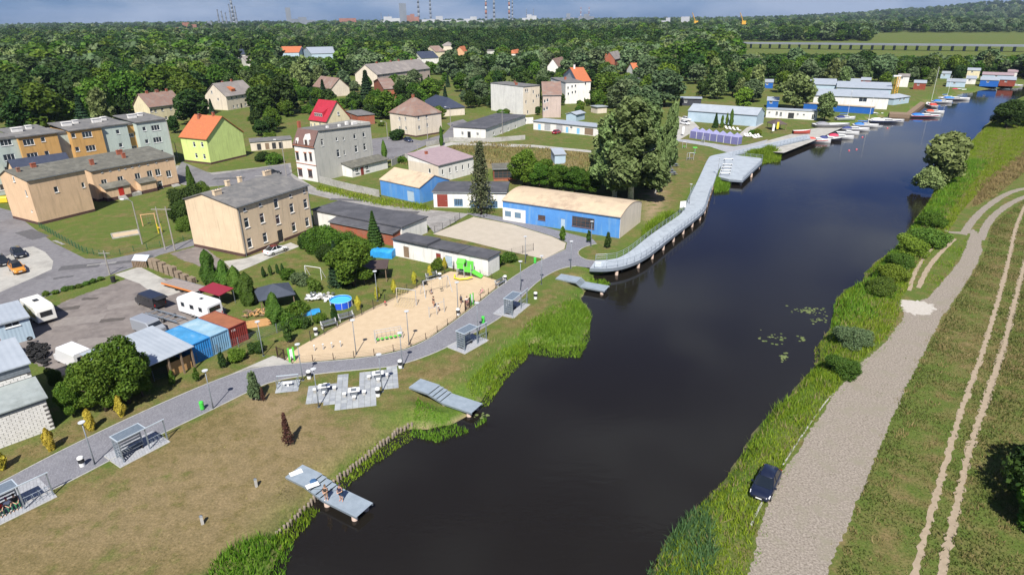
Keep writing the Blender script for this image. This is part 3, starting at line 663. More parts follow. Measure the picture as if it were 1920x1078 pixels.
# --- long tan house: lower left block, projecting right block, navy-roofed rear part
z2 = Z(0,260,5.333)
Lb = house('plain_house','left lower block of the tan terrace, nearly blank wall towards the lawn','building',z2(170,790),z2(400,865),z2(955,728),top=z2(0,425)[1],roof='gableX',rise=1.3,ridge=.72,
      wall=TAN,roofm=MOSSF,plinth=BROWNP,over=.2,winR=[(*z2(562,510),.8,1.2,'1'),(*z2(832,465),.6,1.1,'1')],winL=[(*z2(140,405),.6,1.1,'1'),(*z2(262,550),.6,1.3,'1'),(*z2(318,725),.5,.5,'1')],
      chim=[(.12,.5,.9,.55,.5),(.42,.6,.9,.9,.6)])
hB = 7.0
z2w = [(*z2(x,y),1.25,1.6,'2') for x,y in ((1045,445),(1207,412),(1378,380),(1498,355),(1580,338),(1688,352))] + [(*z2(x,y),1.15,1.8,'t') for x,y in ((1533,515),(1612,500))] + \
      [(*z2(x,y),.4,.4,'1') for x,y in ((1018,335),(1098,320),(1185,308),(1250,295),(1320,283),(1388,270),(1475,255),(1558,238),(1665,215))]
Rb = house('terrace_house','right taller block of the tan terrace with brick chimneys and two porches','building',z2(800,245),z2(905,328),z2(1735,180),z=hB,roof='monoY',rise=1.3,
      wall=TAN,roofm=MOSSF,plinth=BROWNP,over=.25,winR=z2w,doors=[('R',*z2(1715,525),1.3,2.2,DKDOOR)],b=11.0,
      chim=[(.12,.35,1.3,.8,.6),(.52,.45,1.2,.7,.6),(.56,.75,1.1,1.3,.6)])
a,b,h = dims(Rb)
def porch(T,x0,x1,d,h0,h1,m,rm,pl,door=None,dx=None):
    p = MB(); p.hexa([(x0,-d,0),(x1,-d,0),(x1,-.01,0),(x0,-.01,0)],[(x0,-d,h0),(x1,-d,h0),(x1,-.01,h1),(x0,-.01,h1)]); po = p.build('porch',m,T)
    r = MB(); e = .25; s = (h1-h0)/d
    r.hexa([(x0-e,-d-e,h0-e*s+.02),(x1+e,-d-e,h0-e*s+.02),(x1+e,-.03,h1+.02),(x0-e,-.03,h1+.02)],[(x0-e,-d-e,h0-e*s+.14),(x1+e,-d-e,h0-e*s+.14),(x1+e,-.03,h1+.14),(x0-e,-.03,h1+.14)])
    r.build('porch_roof',rm,po)
    q = MB(); q.box(x0-.03,-d-.03,0,x1+.03,-d+.001,.8); q.box(x0-.03,-d,0,x0-.001,0,.8); q.build('porch_plinth',pl,po)
    if door:
        k = MB(); k.box(dx-.55,-d-.06,.81,dx+.55,-d-.005,2.7); k.build('porch_door',door,po)
porch(Rb,a*.06,a*.34,2.0,2.9,3.7,TAN,MOSSF,BROWNP,REDDOOR,a*.23); porch(Rb,a*.47,a*.66,1.8,2.6,3.3,TAN,MOSSF,BROWNP)
st = MB()
for i in range(5): st.box(a*.18,-3.5+i*.3,0,a*.26,-3.2+i*.3,.16*(i+1))
st.box(a*.18,-2.0,0,a*.46,-.6,.78); st.build('steps',CONC,Rb)
st = MB()
for i in range(3): st.box(a*.88,-1.6+i*.35,0,a*.97,-1.25+i*.35,.16*(i+1))
st.build('steps',CONC,Rb)
house('rear_house','dark navy gable roof with skylights behind the tan terrace','building',z2(155,330),z2(165,345),z2(720,265),z=6.0,roof='gableX',rise=2.4,wall=TAN,roofm=NAVYT,b=7.5,over=.3)
# --- coloured apartment block in staggered sections
hA = 12.6
def apt():
    A,B = P(-70,271,hA),P(307,224,hA); u = (B-A); u.z = 0; Ltot = u.length; un = u.normalized(); vn = Vector((-un.y,un.x,0)); O = Vector((A.x,A.y,0))
    T = thing('apartment_block','long four storey apartment block in mint green and ochre staggered sections','building',O,math.atan2(un.y,un.x))
    def sx(px,py): q = P(px,py,hA); return (q-A).dot(un)
    cuts = [0,sx(28,258),sx(97,248),sx(116,244),sx(181,238),sx(237,233),sx(252,231),Ltot]
    off = [0,-.9,.9,-.9,-.3,.9,-.9]; ms = [MINT,OCHRE,MINT,OCHRE,MINT,OCHRE,MINT]
    W = [('L',45,270),('L',215,268),('s',322,247),('w',440,280),('s',550,218),('L',652,210),('L',788,208),('s',882,190),('w',980,215),('s',1080,168),('L',1165,160),
         ('L',70,380),('L',245,370),('s',352,350),('s',580,320),('L',680,312),('L',812,308),('s',905,290),('w',1005,308),('s',1100,262),('L',1180,250),('L',80,470),('L',15,605),('s',1215,340),('L',270,480),('s',380,455)]
    for i in range(7):
        x0,x1,o = cuts[i],cuts[i+1],off[i]; holes = []; put_w = []
        for kd,wx,wy in W:
            px,py = wx/3.992,200 + wy/3.992; d = ray(px,py); base = O + vn*o; t = (base - Vector((0,0,CAM_H))).dot(-vn)/d.dot(-vn); q = Vector((0,0,CAM_H)) + d*t; s = (q-O).dot(un); zc = q.z
            w_,h_ = {'L': (2.3,1.45),'s': (.95,1.1),'w': (1.5,1.0)}[kd]
            if x0+w_/2+.1 < s < x1-w_/2-.1 and zc > 1: holes.append((s-x0,zc-h_/2,w_,h_)); put_w.append((s,zc-h_/2,w_,h_,'3' if kd == 'L' else '1' if kd == 's' else '2'))
        p = MB(); h = hA - (.5 if o > 0 else 0)
        wall_quads(p,(x0,o,0),(1,0,0),(0,-1,0),x1-x0,h,holes); wall_quads(p,(x1,o,0),(0,1,0),(1,0,0),11-o,h,[]); wall_quads(p,(x0,11,0),(0,-1,0),(-1,0,0),11-o,h,[]); wall_quads(p,(x1,11,0),(-1,0,0),(0,1,0),x1-x0,h,[])
        wo = p.build('wall',ms[i],T)
        r = MB(); e = .004*i
        if o < 0: r.hexa([(x0-.25,o-.3,h+e),(x1+.25,o-.3,h+e),(x1+.25,11.3,h+.9+e),(x0-.25,11.3,h+.9+e)],[(x0-.25,o-.3,h+.25+e),(x1+.25,o-.3,h+.25+e),(x1+.25,11.3,h+1.1+e),(x0-.25,11.3,h+1.1+e)])
        else: r.box(x0+.26,o-.2,h,x1-.26,11.2,h+.5)
        r.build('roof',FELT,T)
        for s,z_,w_,h_,kd in put_w:
            f_,g_ = win_mesh(w_,h_,kd,WHITE); wn = put('window',f_,T,(s,o,z_)); put('pane',g_,wn)
        if o < 0:
            for fx,fy,cw in ((.25,.45,2.2),(.62,.6,1.2)):
                c = MB(); x = x0+(x1-x0)*fx; c.box(x-cw/2,11*fy-.4,h,x+cw/2,11*fy+.4,h+1.55); c.box(x-cw/2-.1,11*fy-.5,h+1.55,x+cw/2+.1,11*fy+.5,h+1.7); c.build('chimney',OFFW,T)
    c = MB(); c.box(Ltot+.002,-.9,0,Ltot+.25,11,hA-.4); c.build('end_wall',GREYW,T)
    pts = [O,O+un*Ltot,O+un*Ltot+vn*11,O+vn*11]; FOOT.append((np.array([p[:2] for p in pts]),(0,215,318,300),True,O.y))
apt()
# --- lime house with the orange roof
z5 = Z(0,200,3.992)
house('gabled_house','lime green house with orange tiled roof beside the road bend','building',z5(1405,408),z5(1580,435),z5(1845,372),top=z5(0,242)[1],roof='gableY',rise=5.2,wall=LIME,roofm=TILEO,plinth=BROWNP,
      winL=[(*z5(x,y),1.0,1.4,'t') for x,y in ((1453,283),(1513,285),(1470,367),(1530,374))],chim=[(.42,.75,1.2,.8,.7),(.5,.3,1.0,.6,.6)])
# --- white-fronted tenement with the grey side wall
z3 = Z(530,215,7.7)
def white_tenement():
    Fb = z3(512,978); F_ = P(*Fb); h = HT(*Fb,z3(0,470)[1]); Lq = P(*z3(100,440),h); u_r = P(*z3(1325,770)) - F_; u_r.z = 0
    lu = (Lq-F_); lu.z = 0; un = u_r.normalized(); vn = Vector((-un.y,un.x,0)); a = u_r.length; b = lu.dot(vn)
    T = thing('mansard_house','white fronted tenement with brown mansard, dormers and bare grey side wall','building',F_,math.atan2(un.y,un.x))
    H = h + 3.6; O = F_
    def loc(side,px,py):
        d = ray(px,py); n = -vn if side == 'R' else -un; t = (O - Vector((0,0,CAM_H))).dot(n)/d.dot(n); q = Vector((0,0,CAM_H)) + d*t
        return ((q-O).dot(un) if side == 'R' else b-(q-O).dot(vn)),q.z
    hR = [(*z3(x,y),w_,h_) for x,y,w_,h_ in ((572,418,.7,1.4),(782,357,.6,.9),(880,350,.5,.8),(1040,318,.9,1.2),(1172,293,.9,1.2),(803,560,.95,1.9),(893,552,.5,1.2),(1062,497,.95,1.8),(1186,468,.95,1.8))]
    hL = [(*z3(x,y),w_,h_) for x,y,w_,h_ in ((210,600,1.1,1.9),(330,615,.95,1.9),(405,615,.95,1.9),(245,835,1.6,1.8),(398,855,1.6,1.8))]
    HR,HL = [],[]
    for x,y,w_,h_ in hR:
        s,zc = loc('R',x,y); HR.append((s,min(zc-h_/2,H-h_-.8),w_,h_))
    for x,y,w_,h_ in hL:
        s,zc = loc('L',x,y); s = min(max(s,w_/2+.25),b-w_/2-.25); HL.append((s,zc-h_/2,w_,h_))
    p = MB(); wall_quads(p,(0,0,0),(1,0,0),(0,-1,0),a,h,[q for q in HR if q[1]+q[3] < h]); p.build('side_wall',GREYW,T)
    up = [q for q in HR if q[1]+q[3] >= h]; dep = 1.9
    p = MB(); p.add([(0,-.001,h),(dep,-.001,h),(dep,-.001,H)],[(0,1,2)])
    wall_quads(p,(dep,-.001,h),(1,0,0),(0,-1,0),a-dep,H-h,[(s-dep,max(z_-h,.1),w_,h_) for s,z_,w_,h_ in up]); p.build('side_wall',GREYW,T)
    p = MB(); wall_quads(p,(0,b,0),(0,-1,0),(-1,0,0),b,h,HL); p.build('front_wall',OFFW,T)
    p = MB(); wall_quads(p,(a,0,0),(0,1,0),(1,0,0),b,H,[]); wall_quads(p,(a,b,0),(-1,0,0),(0,1,0),a,h,[]); p.add([(0,b,h),(dep,b,h),(a,b,h),(a,b,H),(dep,b,H)],[(0,4,3,2,1)]); p.build('rear_wall',GREYW,T)
    p = MB(); p.hexa([(-.25,-.1,h-.02),(-.25,b+.1,h-.02),(dep,b+.1,H-.05),(dep,-.1,H-.05)][::-1],[(-.3,-.12,h+.12),(-.3,b+.12,h+.12),(dep,b+.12,H+.12),(dep,-.12,H+.12)][::-1]); p.build('mansard',mat('mansard_tiles',(.17,.10,.085),(.14,.085,.075),.8,2,stripes=('Z',.2,.05)),T)
    p = MB(); p.hexa([(dep+.01,-.25,H),(a+.2,-.25,H-.9),(a+.2,b+.2,H-.9),(dep+.01,b+.2,H)],[(dep+.01,-.25,H+.16),(a+.2,-.25,H-.7),(a+.2,b+.2,H-.7),(dep+.01,b+.2,H+.16)]); p.build('roof',FELT,T)
    p = MB(); p.box(-.35,-.2,h-.18,-.001,b+.2,h-.03); p.box(-.12,-.1,h*.47,-.001,b+.1,h*.47+.12); p.build('cornice',mat('terracotta_trim',(.42,.16,.08),(.34,.13,.07),.8),T)
    for y0,wd,hh in ((b*.2,1.9,2.9),(b*.76,.9,1.7)):
        d = MB(); d.prism([(-.15,y0),(.15,y0),(.15,y0+wd),(-.15,y0+wd)],h+.05,h+hh*.55); d.add([(-.15,y0,h+hh*.55),(-.15,y0+wd,h+hh*.55),(-.15,y0+wd/2,h+hh),(1.3,y0+wd/2,h+hh),(1.3,y0,h+hh*.55),(1.3,y0+wd,h+hh*.55)],[(0,2,1),(0,4,3,2),(1,2,3,5)])
        do = d.build('dormer',OFFW,T); f_,g_ = win_mesh(wd*.45,hh*.4,'2',BRNFR); wn = put('dormer_window',f_,do,(-.27,y0+wd/2,h+.4),-math.pi/2); put('pane',g_,wn)
    for s,z_,w_,h_ in HR: f_,g_ = win_mesh(w_,h_,'t' if h_ > 1.5 else '1',WHITE); wn = put('window',f_,T,(s,0,z_)); put('pane',g_,wn)
    for s,z_,w_,h_ in HL:
        f_,g_ = win_mesh(w_,h_,'t' if w_ < 1.5 else '3',BRNFR); wn = put('window',f_,T,(0,b-s,z_),-math.pi/2); put('pane',g_,wn)
        q = MB(); q.box(-.06,b-s-w_/2-.12,z_+h_+.03,-.003,b-s+w_/2+.12,z_+h_+.3); q.build('window_head',MATS['terracotta_trim'],wn).matrix_parent_inverse = wn.matrix_basis.inverted()
    for fx,fy,ch,cw in ((.12,1.0,2.2,.7),(.35,.3,.8,.6),(.55,.3,.7,.6),(.78,.2,.8,1.6),(.75,.5,.8,.8)):
        c = MB(); c.box(fx*a-cw/2,fy*b-.3,H-1.2,fx*a+cw/2,fy*b+.3,H+ch-.4); c.build('chimney',BRICK if fy == 1.0 else OFFW,T)
    p = MB(); x0,x1,d = a*.42,a*1.08,3.6
    p.hexa([(x0,-d,0),(x1,-d,0),(x1,-.01,0),(x0,-.01,0)],[(x0,-d,2.5),(x1,-d,2.5),(x1,-.01,3.3),(x0,-.01,3.3)]); an = p.build('annex',OFFW,T)
    p = MB(); p.hexa([(x0-.3,-d-.4,2.45),(x1+.3,-d-.4,2.45),(x1+.3,-.03,3.32),(x0-.3,-.03,3.32)],[(x0-.3,-d-.4,2.62),(x1+.3,-d-.4,2.62),(x1+.3,-.03,3.5),(x0-.3,-.03,3.5)]); p.build('annex_roof',MOSSF,an)
    for x in (x0+1.6,x0+5.2): f_,g_ = win_mesh(1.2,1.2,'2',WHITE); wn = put('annex_window',f_,an,(x,-d-.14,1.0)); put('pane',g_,wn)
    q = MB(); q.box(x0+3,-d-.05,0.05,x0+4,-d-.004,2.1); q.build('annex_door',REDD,an)
    pts = [O,O+un*a,O+un*a+vn*b,O+vn*b]; FOOT.append((np.array([p[:2] for p in pts]),(540,228,720,345),True,O.y))
white_tenement()
# --- workshops by the plaza
z4 = Z(700,270,6.736); z7 = Z(960,200,3.992); z8 = Z(580,360,5.0526)
house('low_house','small white house with mauve sheet roof and five side windows','building',z4(580,178),z4(820,277),z4(1265,168),z=4.3,roof='monoY',rise=1.6,wall=OFFW,wallL=BEIGE,roofm=TILEP,over=.2,
      winR=[(*z4(x,y),.6,1.3,'1') for x,y in ((878,357),(970,335),(1048,315),(1130,297),(1208,280))],winL=[(*z4(710,343),.8,1.2,'1')],chim=[(.3,.75,.7,.7,.5)])
# (its ridge runs along the long front, the gable faces right)
Tb = house('blue_workshop','bright blue sheet metal shed with plain tan gable roof','shed',z4(100,642),z4(592,757),z4(760,692),top=z4(0,557)[1],roof='gableY',rise=1.9,wall=BLUEW,roofm=TANR,over=.15,a=9.5,doors=[('L',*z4(470,645),2.2,2.3,PALEB)])
house('workshop','white workshop with oxide red gate and black felt roof','building',z4(990,455),z4(766,802),z4(1635,962),roof='flat',h=3.4,wall=OFFW,roofm=FELTD,over=.25,b=9,
      winR=[(*z4(x,y),1.9,1.5,'g') for x,y in ((1075,738),(1280,792),(1515,812))],doors=[('R',*z4(872,715),2.3,2.8,REDD)],frame=plain('blue_frame',(.12,.25,.42),.6))
def blue_hall():
    Fb = z7(802,986); h = HT(*Fb,z7(0,832)[1]); F_ = P(*Fb); Lq = P(*z7(-70,705),h); Lq.z = 0; Rq = P(*z7(978,722),h); Rq.z = 0
    u = F_ - Lq; un = u.normalized(); vn = Vector((-un.y,un.x,0)); a = u.length; b = (Rq-F_).dot(vn)
    lf = PIX((Lq.x,Lq.y,0)); bk = PIX((Lq+vn*b)[:]); rr = PIX(F_[:])
    T = house('blue_hall','long bright blue hall with low curved tan roof and cream end wall','building',bk,lf,rr,h=h,roof='barrel',rise=1.3,wall=BLUEW,roofm=TANR,over=.12,
      winR=[(*z7(532,868),4.6,2.0,'g'),(*z7(222,832),1.6,1.0,'g')],doors=[('R',*z7(380,892),.9,2.0,PALEB)],frame=BRNFR)
    a,b,h = dims(T)
    p = MB(); p.box(a+.003,-.01,0,a+.06,b+.01,h); p.add([(a+.06,y,h + 1.3*math.sin(math.pi*y/b)**.8 - .02) for y in np.linspace(0,b,11)],[tuple(range(11))]); p.build('end_wall',BEIGE,T)
    p = MB(); p.box(.02,-.06,0,a*.21,-.004,h*.66); wp = p.build('white_panel',OFFW,T)
    for x in (a*.05,a*.14):
        q = MB(); q.box(x-.7,-.1,.9,x+.7,-.061,2.0); q.build('panel_window',plain('blueish_pane',(.12,.2,.28),.15),wp)
blue_hall()
house('garage_row','long garage row with dark felt roof and pale walls beside the lane','garage',z8(130,65),z8(30,172),z8(875,337),z=3.0,roof='flat',wall=OFFW,roofm=FELTD,over=.25,gut=False)
house('brick_lean_to','low red brick lean-to below the garage row','shed',z8(195,262),z8(192,282),z8(790,398),z=2.3,roof='monoY',rise=.5,wall=BRICK,roofm=FELTD,over=.2,b=3.2)
G2 = house('white_garages','white garage row with patched dark roof behind the playground','garage',z8(885,395),z8(792,452),z8(1690,637),z=2.9,roof='flat',wall=OFFW,roofm=FELTD,over=.2,gut=False,
      doors=[('R',*z8(1222,600),1.0,2.0,REDD),('R',*z8(920,585),1.2,2.0,WOOD),('R',*z8(1320,620),1.4,1.9,PALEB)])
a,b,h = dims(G2)
for x0,x1,dz in ((.02,.24,.25),(.24,.40,.4),(.52,.72,.1)):
    q = MB(); q.box(a*x0,-.4,h+.2,a*x1,b*.96,h+.2+dz); q.build('roof_patch',FELTD,G2)
# --- brown-gated shed right of the mauve-roofed house
house('brown_shed','mossy roofed shed with brown lattice gates among the allotments','shed',z4(1490,290),z4(1520,470),z4(1830,470),z=0,h=3.0,roof='flat',wall=BRICK,roofm=MOSSF,over=.3,b=6,winR=[(*z4(1640,370),6.0,2.2,'g')],frame=BRNFR) 
house('tool_shed','small silver roofed tool shed behind the bushes','shed',(1033,300),(1040,308),(1058,305),h=2.6,roof='monoY',rise=.6,wall=PALEB,roofm=SILV,over=.2)
# --- houses further back
t1 = Z(0,0,3.992); t2 = Z(480,0,3.992); t3 = Z(960,0,3.992); t4 = Z(1440,0,3.992)
house('gabled_house','cream house with long brown tiled roof behind the apartment block','building',t1(920,800),t1(1115,802),t1(1360,772),z=6.4,roof='gableX',rise=4.6,wall=YEL,roofm=TILEB,
      winR=[(*t1(x,y),1.0,1.3,'2') for x,y in ((1130,830),(1215,822),(1278,812),(1322,802),(1165,832),(1245,885),(1332,865),(1280,878))],chim=[(.25,.5,.9,.9,.6),(.55,.5,.9,1.3,.6),(.85,.5,.9,.8,.6)])
G = house('gabled_house','grey roofed two storey house with small orange dormer','building',t1(1525,715),t1(1690,722),t1(1905,692),z=6.2,roof='gableX',rise=5.2,wall=BEIGE,wallL=BEIGE,roofm=TILEG,
      winR=[(*t1(x,y),1.0,1.3,'2') for x,y in ((1735,735),(1770,730),(1815,722),(1860,712),(1750,800),(1778,795),(1838,785),(1868,775))],winL=[(*t1(1585,690),.9,1.3,'2'),(*t1(1632,745),.9,1.2,'2')],doors=[('R',*t1(1808,795),1.0,2.0,DKDOOR)],chim=[(.35,.55,1.0,1.0,.6),(.62,.5,1.0,.8,.6)])
a,b,h = dims(G); d = MB(); d.hexa([(a*.3,b*.12,h+1.0),(a*.42,b*.12,h+1.0),(a*.42,b*.4,h+1.0),(a*.3,b*.4,h+1.0)],[(a*.29,b*.1,h+2.6),(a*.43,b*.1,h+2.6),(a*.43,b*.42,h+3.9),(a*.29,b*.42,h+3.9)]); d.build('dormer',TILEO,G)
G = house('gabled_house','cream house with crimson sheet roof and wide dormer','building',t2(325,902),t2(525,907),t2(700,880),z=5.6,roof='gableY',rise=6.0,wall=YEL,roofm=TILER,winL=[(*t2(x,y),.8,1.1,'2') for x,y in ((360,932),(400,945),(438,935),(478,930))],winR=[(*t2(615,850),.9,1.2,'2')])
a,b,h = dims(G); d = MB(); d.hexa([(a*.07,b*.25,h+.9),(a*.07,b*.75,h+.9),(a*.35,b*.75,h+.9),(a*.35,b*.25,h+.9)][::-1],[(a*.07,b*.25,h+2.6),(a*.07,b*.75,h+2.6),(a*.36,b*.78,h+4.2),(a*.36,b*.22,h+4.2)][::-1]); do = d.build('dormer',TILER,G)
for i in range(4):
    q = MB(); y = b*(.3+.12*i); q.box(a*.07-.06,y,h+1.1,a*.07-.003,y+.9,h+2.2); q.build('dormer_window',WHITE,do); q = MB(); q.box(a*.07-.08,y+.1,h+1.2,a*.07-.061,y+.8,h+2.1); q.build('dormer_pane',GLASS,do)
house('villa','square cream villa with tall brown pyramid roof at the street corner','building',t2(1012,997),t2(1198,1030),t2(1318,985),top=t2(0,868)[1],roof='hip',rise=5.0,wall=BEIGE,roofm=TILEB,plinth=BROWNP,over=.3,
      winL=[(*t2(x,y),.9,1.2,'2') for x,y in ((1072,890),(1117,890),(1075,960),(1122,962))],winR=[(*t2(x,y),.9,1.3,'2') for x,y in ((1217,885),(1277,870),(1222,957),(1282,938))],chim=[(.5,.55,.9,.8,.6)])
house('row_house','long row of joined houses with patchy grey and orange roof','building',t2(755,552),t2(905,560),t2(1300,512),z=7.0,roof='gableX',rise=5.5,wall=PINKG,wallL=BEIGE,roofm=TILEG,
      winR=[(*t2(x,y),1.0,1.4,'2') for x,y in [(920+38*i,572-4.6*i) for i in range(10)]],chim=[(.2,.5,.9,1.2,.6),(.45,.5,1,1.2,.6),(.6,.5,1,1.2,.6),(.85,.5,.9,1.2,.6)])
house('brick_house','orange brick gable end with brown roof between dark conifers','building',t2(880,612),t2(960,668),t2(1032,650),z=4.6,roof='gableX',rise=3.2,wall=BRICK,roofm=TILEB)
house('small_house','pale house with brown roof half hidden behind a spruce','building',t2(428,645),t2(560,665),t2(600,640),z=4.2,roof='gableY',rise=4.8,wall=BEIGE,roofm=TILEB,a=None)
house('small_house','white gable with dark roof left of the tall cream gable','building',t2(1160,430),t2(1240,438),t2(1340,430),z=5,roof='gableX',rise=5,wall=OFFW,roofm=NAVYT)
house('small_house','tall cream gable house with brown roof on the far street','building',t2(1262,385),t2(1345,390),t2(1378,385),z=7,roof='gableX',rise=5,wall=YEL,roofm=TILEB,winL=[(*t2(1300,365),1,1.3,'2')])
house('small_house','small orange gable house among far trees','building',t2(1502,392),t2(1562,395),t2(1597,388),z=5,roof='gableX',rise=5.5,wall=ORANGEW,roofm=TILEO)
house('small_house','mauve grey far house with hipped slate roof','building',t2(1400,340),t2(1470,345),t2(1490,338),z=7,roof='hip',rise=4,wall=BEIGE,roofm=TILEG)
house('small_house','low white far house near the orange gable','building',t2(1690,378),t2(1750,382),t2(1782,378),z=4,roof='flat',wall=OFFW,roofm=TILEG)
house('factory_hall','far white industrial hall with one orange tiled wing','building',t2(350,372),t2(415,405),t2(570,380),z=7,roof='gableX',rise=4,wall=PALEB,roofm=SILV)
house('factory_wing','orange roofed wing of the far white industrial hall','building',t2(182,390),t2(320,395),t2(370,384),z=5,roof='gableY',rise=5.5,wall=PALEB,roofm=TILEO)
house('bungalow','dark navy hipped roof bungalow near the villa','building',t2(1240,770),t2(1400,815),t2(1570,805),z=3.2,roof='hip',rise=3.6,wall=BEIGE,roofm=NAVYT)
house('service_building','long low white building with blue panels and flat dark roof','building',t2(1445,1042),t2(1720,1047),t3(100,935),top=t2(0,968)[1],roof='flat',wall=OFFW,roofm=FELTD,over=.2,
      winL=[(*t2(1545,1000),.9,1.2,'2'),(*t2(1658,1005),.9,1.0,'2')],winR=[(*t2(1780+55*i,1000-12*i),1.2,1.1,'2') for i in range(4)],doors=[('L',*t2(1595,1010),1.2,2.2,DKDOOR)])
house('low_garage','low brown garages with dark flat roof behind the crimson roof','garage',t2(665,835),t2(760,868),t2(862,850),z=3.6,roof='flat',wall=BRICK,roofm=FELT,over=.2)
house('long_shed','long low shed with grey roof beside the lime house','shed',t2(-60,995),t2(-45,1065),t2(240,1000),z=2.8,roof='flat',wall=BEIGE,roofm=FELT,over=.2,b=6,doors=[('R',*t2(20,1080),1.2,2,DKDOOR),('R',*t2(80,1068),1.2,2,WOOD),('R',*t2(130,1058),1.2,2,DKDOOR),('R',*t2(180,1048),1.2,2,DKDOOR)])
house('tall_tenement','tall blank white tenement wall with dormered rear wing','building',(921,207),(981,217),(1016,209),h=11.5,a=9,roof='flat',wall=BEIGE,wallL=OFFW,roofm=FELT,over=.15,
      winR=[(*t3(x,y),.7,1.3,'1') for x,y in ((102,680),(115,680),(105,765),(160,690),(185,722),(210,715),(160,760),(185,820),(210,810),(118,840))],chim=[(.2,.3,1,1,.6),(.7,.6,1,.7,.6)])
house('tenement_wing','grey tenement wing with long brown roof beside the tall white wall','building',t3(190,590),t3(232,712),t3(350,680),z=9,roof='monoY',rise=4,wall=PINKG,roofm=TILEB,b=9,winR=[(*t3(x,y),.8,1.3,'1') for x,y in ((245,760),(265,752),(240,820),(262,812))])
house('white_tenement','white three storey house with flat grey front roof','building',t3(290,585),t3(402,622),t3(490,602),z=9.5,roof='flat',wall=OFFW,roofm=FELT,over=.15,winR=[(*t3(x,y),.8,1.2,'1') for x,y in ((420,660),(450,650),(475,645),(422,705),(452,695),(475,690))],chim=[(.4,.5,1.4,1,.6)])
house('orange_roofed_house','white house with steep orange roof and white chimney','building',t3(385,560),t3(492,612),t3(566,600),z=8.5,roof='gableX',rise=5,wall=OFFW,roofm=TILEO,winR=[(*t3(x,y),.8,1.2,'1') for x,y in ((510,640),(530,635),(512,680),(532,675),(550,630))],chim=[(.25,.45,2,.9,.6,OFFW)])
house('garages','long white garage row with pale roof and blue doors on the meadow','garage',t3(235,868),t3(160,908),t3(665,958),z=3.0,roof='flat',wall=OFFW,roofm=SILV,over=.25,b=7,
      doors=[('R',*t3(205,945),1.2,2,BLUED),('R',*t3(265,948),2.6,2.3,GREYD),('R',*t3(355,955),2.6,2.3,GREYD),('R',*t3(412,962),1.0,2,BLUED),('R',*t3(495,975),1.2,2,BLUED),('R',*t3(575,985),3.4,2.3,WOOD)],winR=[(*t3(443,958),1.0,.9,'2')])
house('allotment_shed','small pale shed behind the white garage row','shed',t3(422,850),t3(480,860),t3(545,845),z=2.6,roof='gableX',rise=.7,wall=PALEB,roofm=SILV)
house('allotment_shed','grey flat shed right of the pale garden shed','shed',t3(592,795),t3(640,805),t3(712,800),z=2.6,roof='flat',wall=BEIGE,roofm=SILV)
house('silver_hall','long pale blue sheet hall by the marina lawn','building',t3(1375,772),t3(1320,830),t3(1835,866),z=4.0,roof='gableX',rise=2.0,wall=PALEB,roofm=SILV,over=.2,b=11)
house('site_cabin','long white cabin building with glazed doors by the marina','building',t4(-8,800),t4(-10,820),t4(372,838),z=3.2,roof='flat',wall=OFFW,roofm=SILV,over=.1,b=5,winR=[(*t4(x,y),w_,h_,'2') for x,y,w_,h_ in ((10,845,.8,.8),(65,852,.9,1.6),(95,858,.9,1.8),(222,858,.8,.8),(268,862,.8,.8),(338,880,1.2,2.0))],doors=[('R',*t4(172,868),2.2,2.2,DKDOOR)])
house('boat_hall','rear silver boat hall, left half, beyond the marina','building',t4(310,590),t4(308,632),t4(515,645),z=5,roof='monoY',rise=1.6,wall=PALEB,roofm=SILV,b=14)
house('boat_hall','rear silver boat hall, right half, beside the yellow crane','building',t4(525,605),t4(518,655),t4(925,668),z=5,roof='monoY',rise=1.6,wall=PALEB,roofm=SILV,b=14)
house('boat_shed','front white boat shed with pale roof and one window','building',t4(350,665),t4(346,715),t4(910,740),z=4.8,roof='monoY',rise=1.6,wall=OFFW,roofm=SILV,b=12,winR=[(*t4(710,748),3.2,1.8,'2')])
house('blue_store','long low blue store under the white boat shed','shed',t4(272,760),t4(270,775),t4(790,808),z=2.6,roof='flat',wall=mat('deep_blue_sheet',(.02,.12,.42),(.02,.1,.36),.5,stripes=('X',.3,.02)),roofm=TANR,over=.1,b=3)
house('glazed_cabin','small pale cabin with arched glazing beside the crane','building',t4(958,720),t4(945,738),t4(1062,722),z=3,roof='hip',rise=1.2,wall=PALEB,roofm=SILV,b=7,winR=[(*t4(990,745),1.2,1.6,'2'),(*t4(1020,740),1.2,1.6,'2')])
RD = mat('barn_red',(.27,.06,.035),(.2,.05,.03),.7); BLU = MATS['deep_blue_sheet']
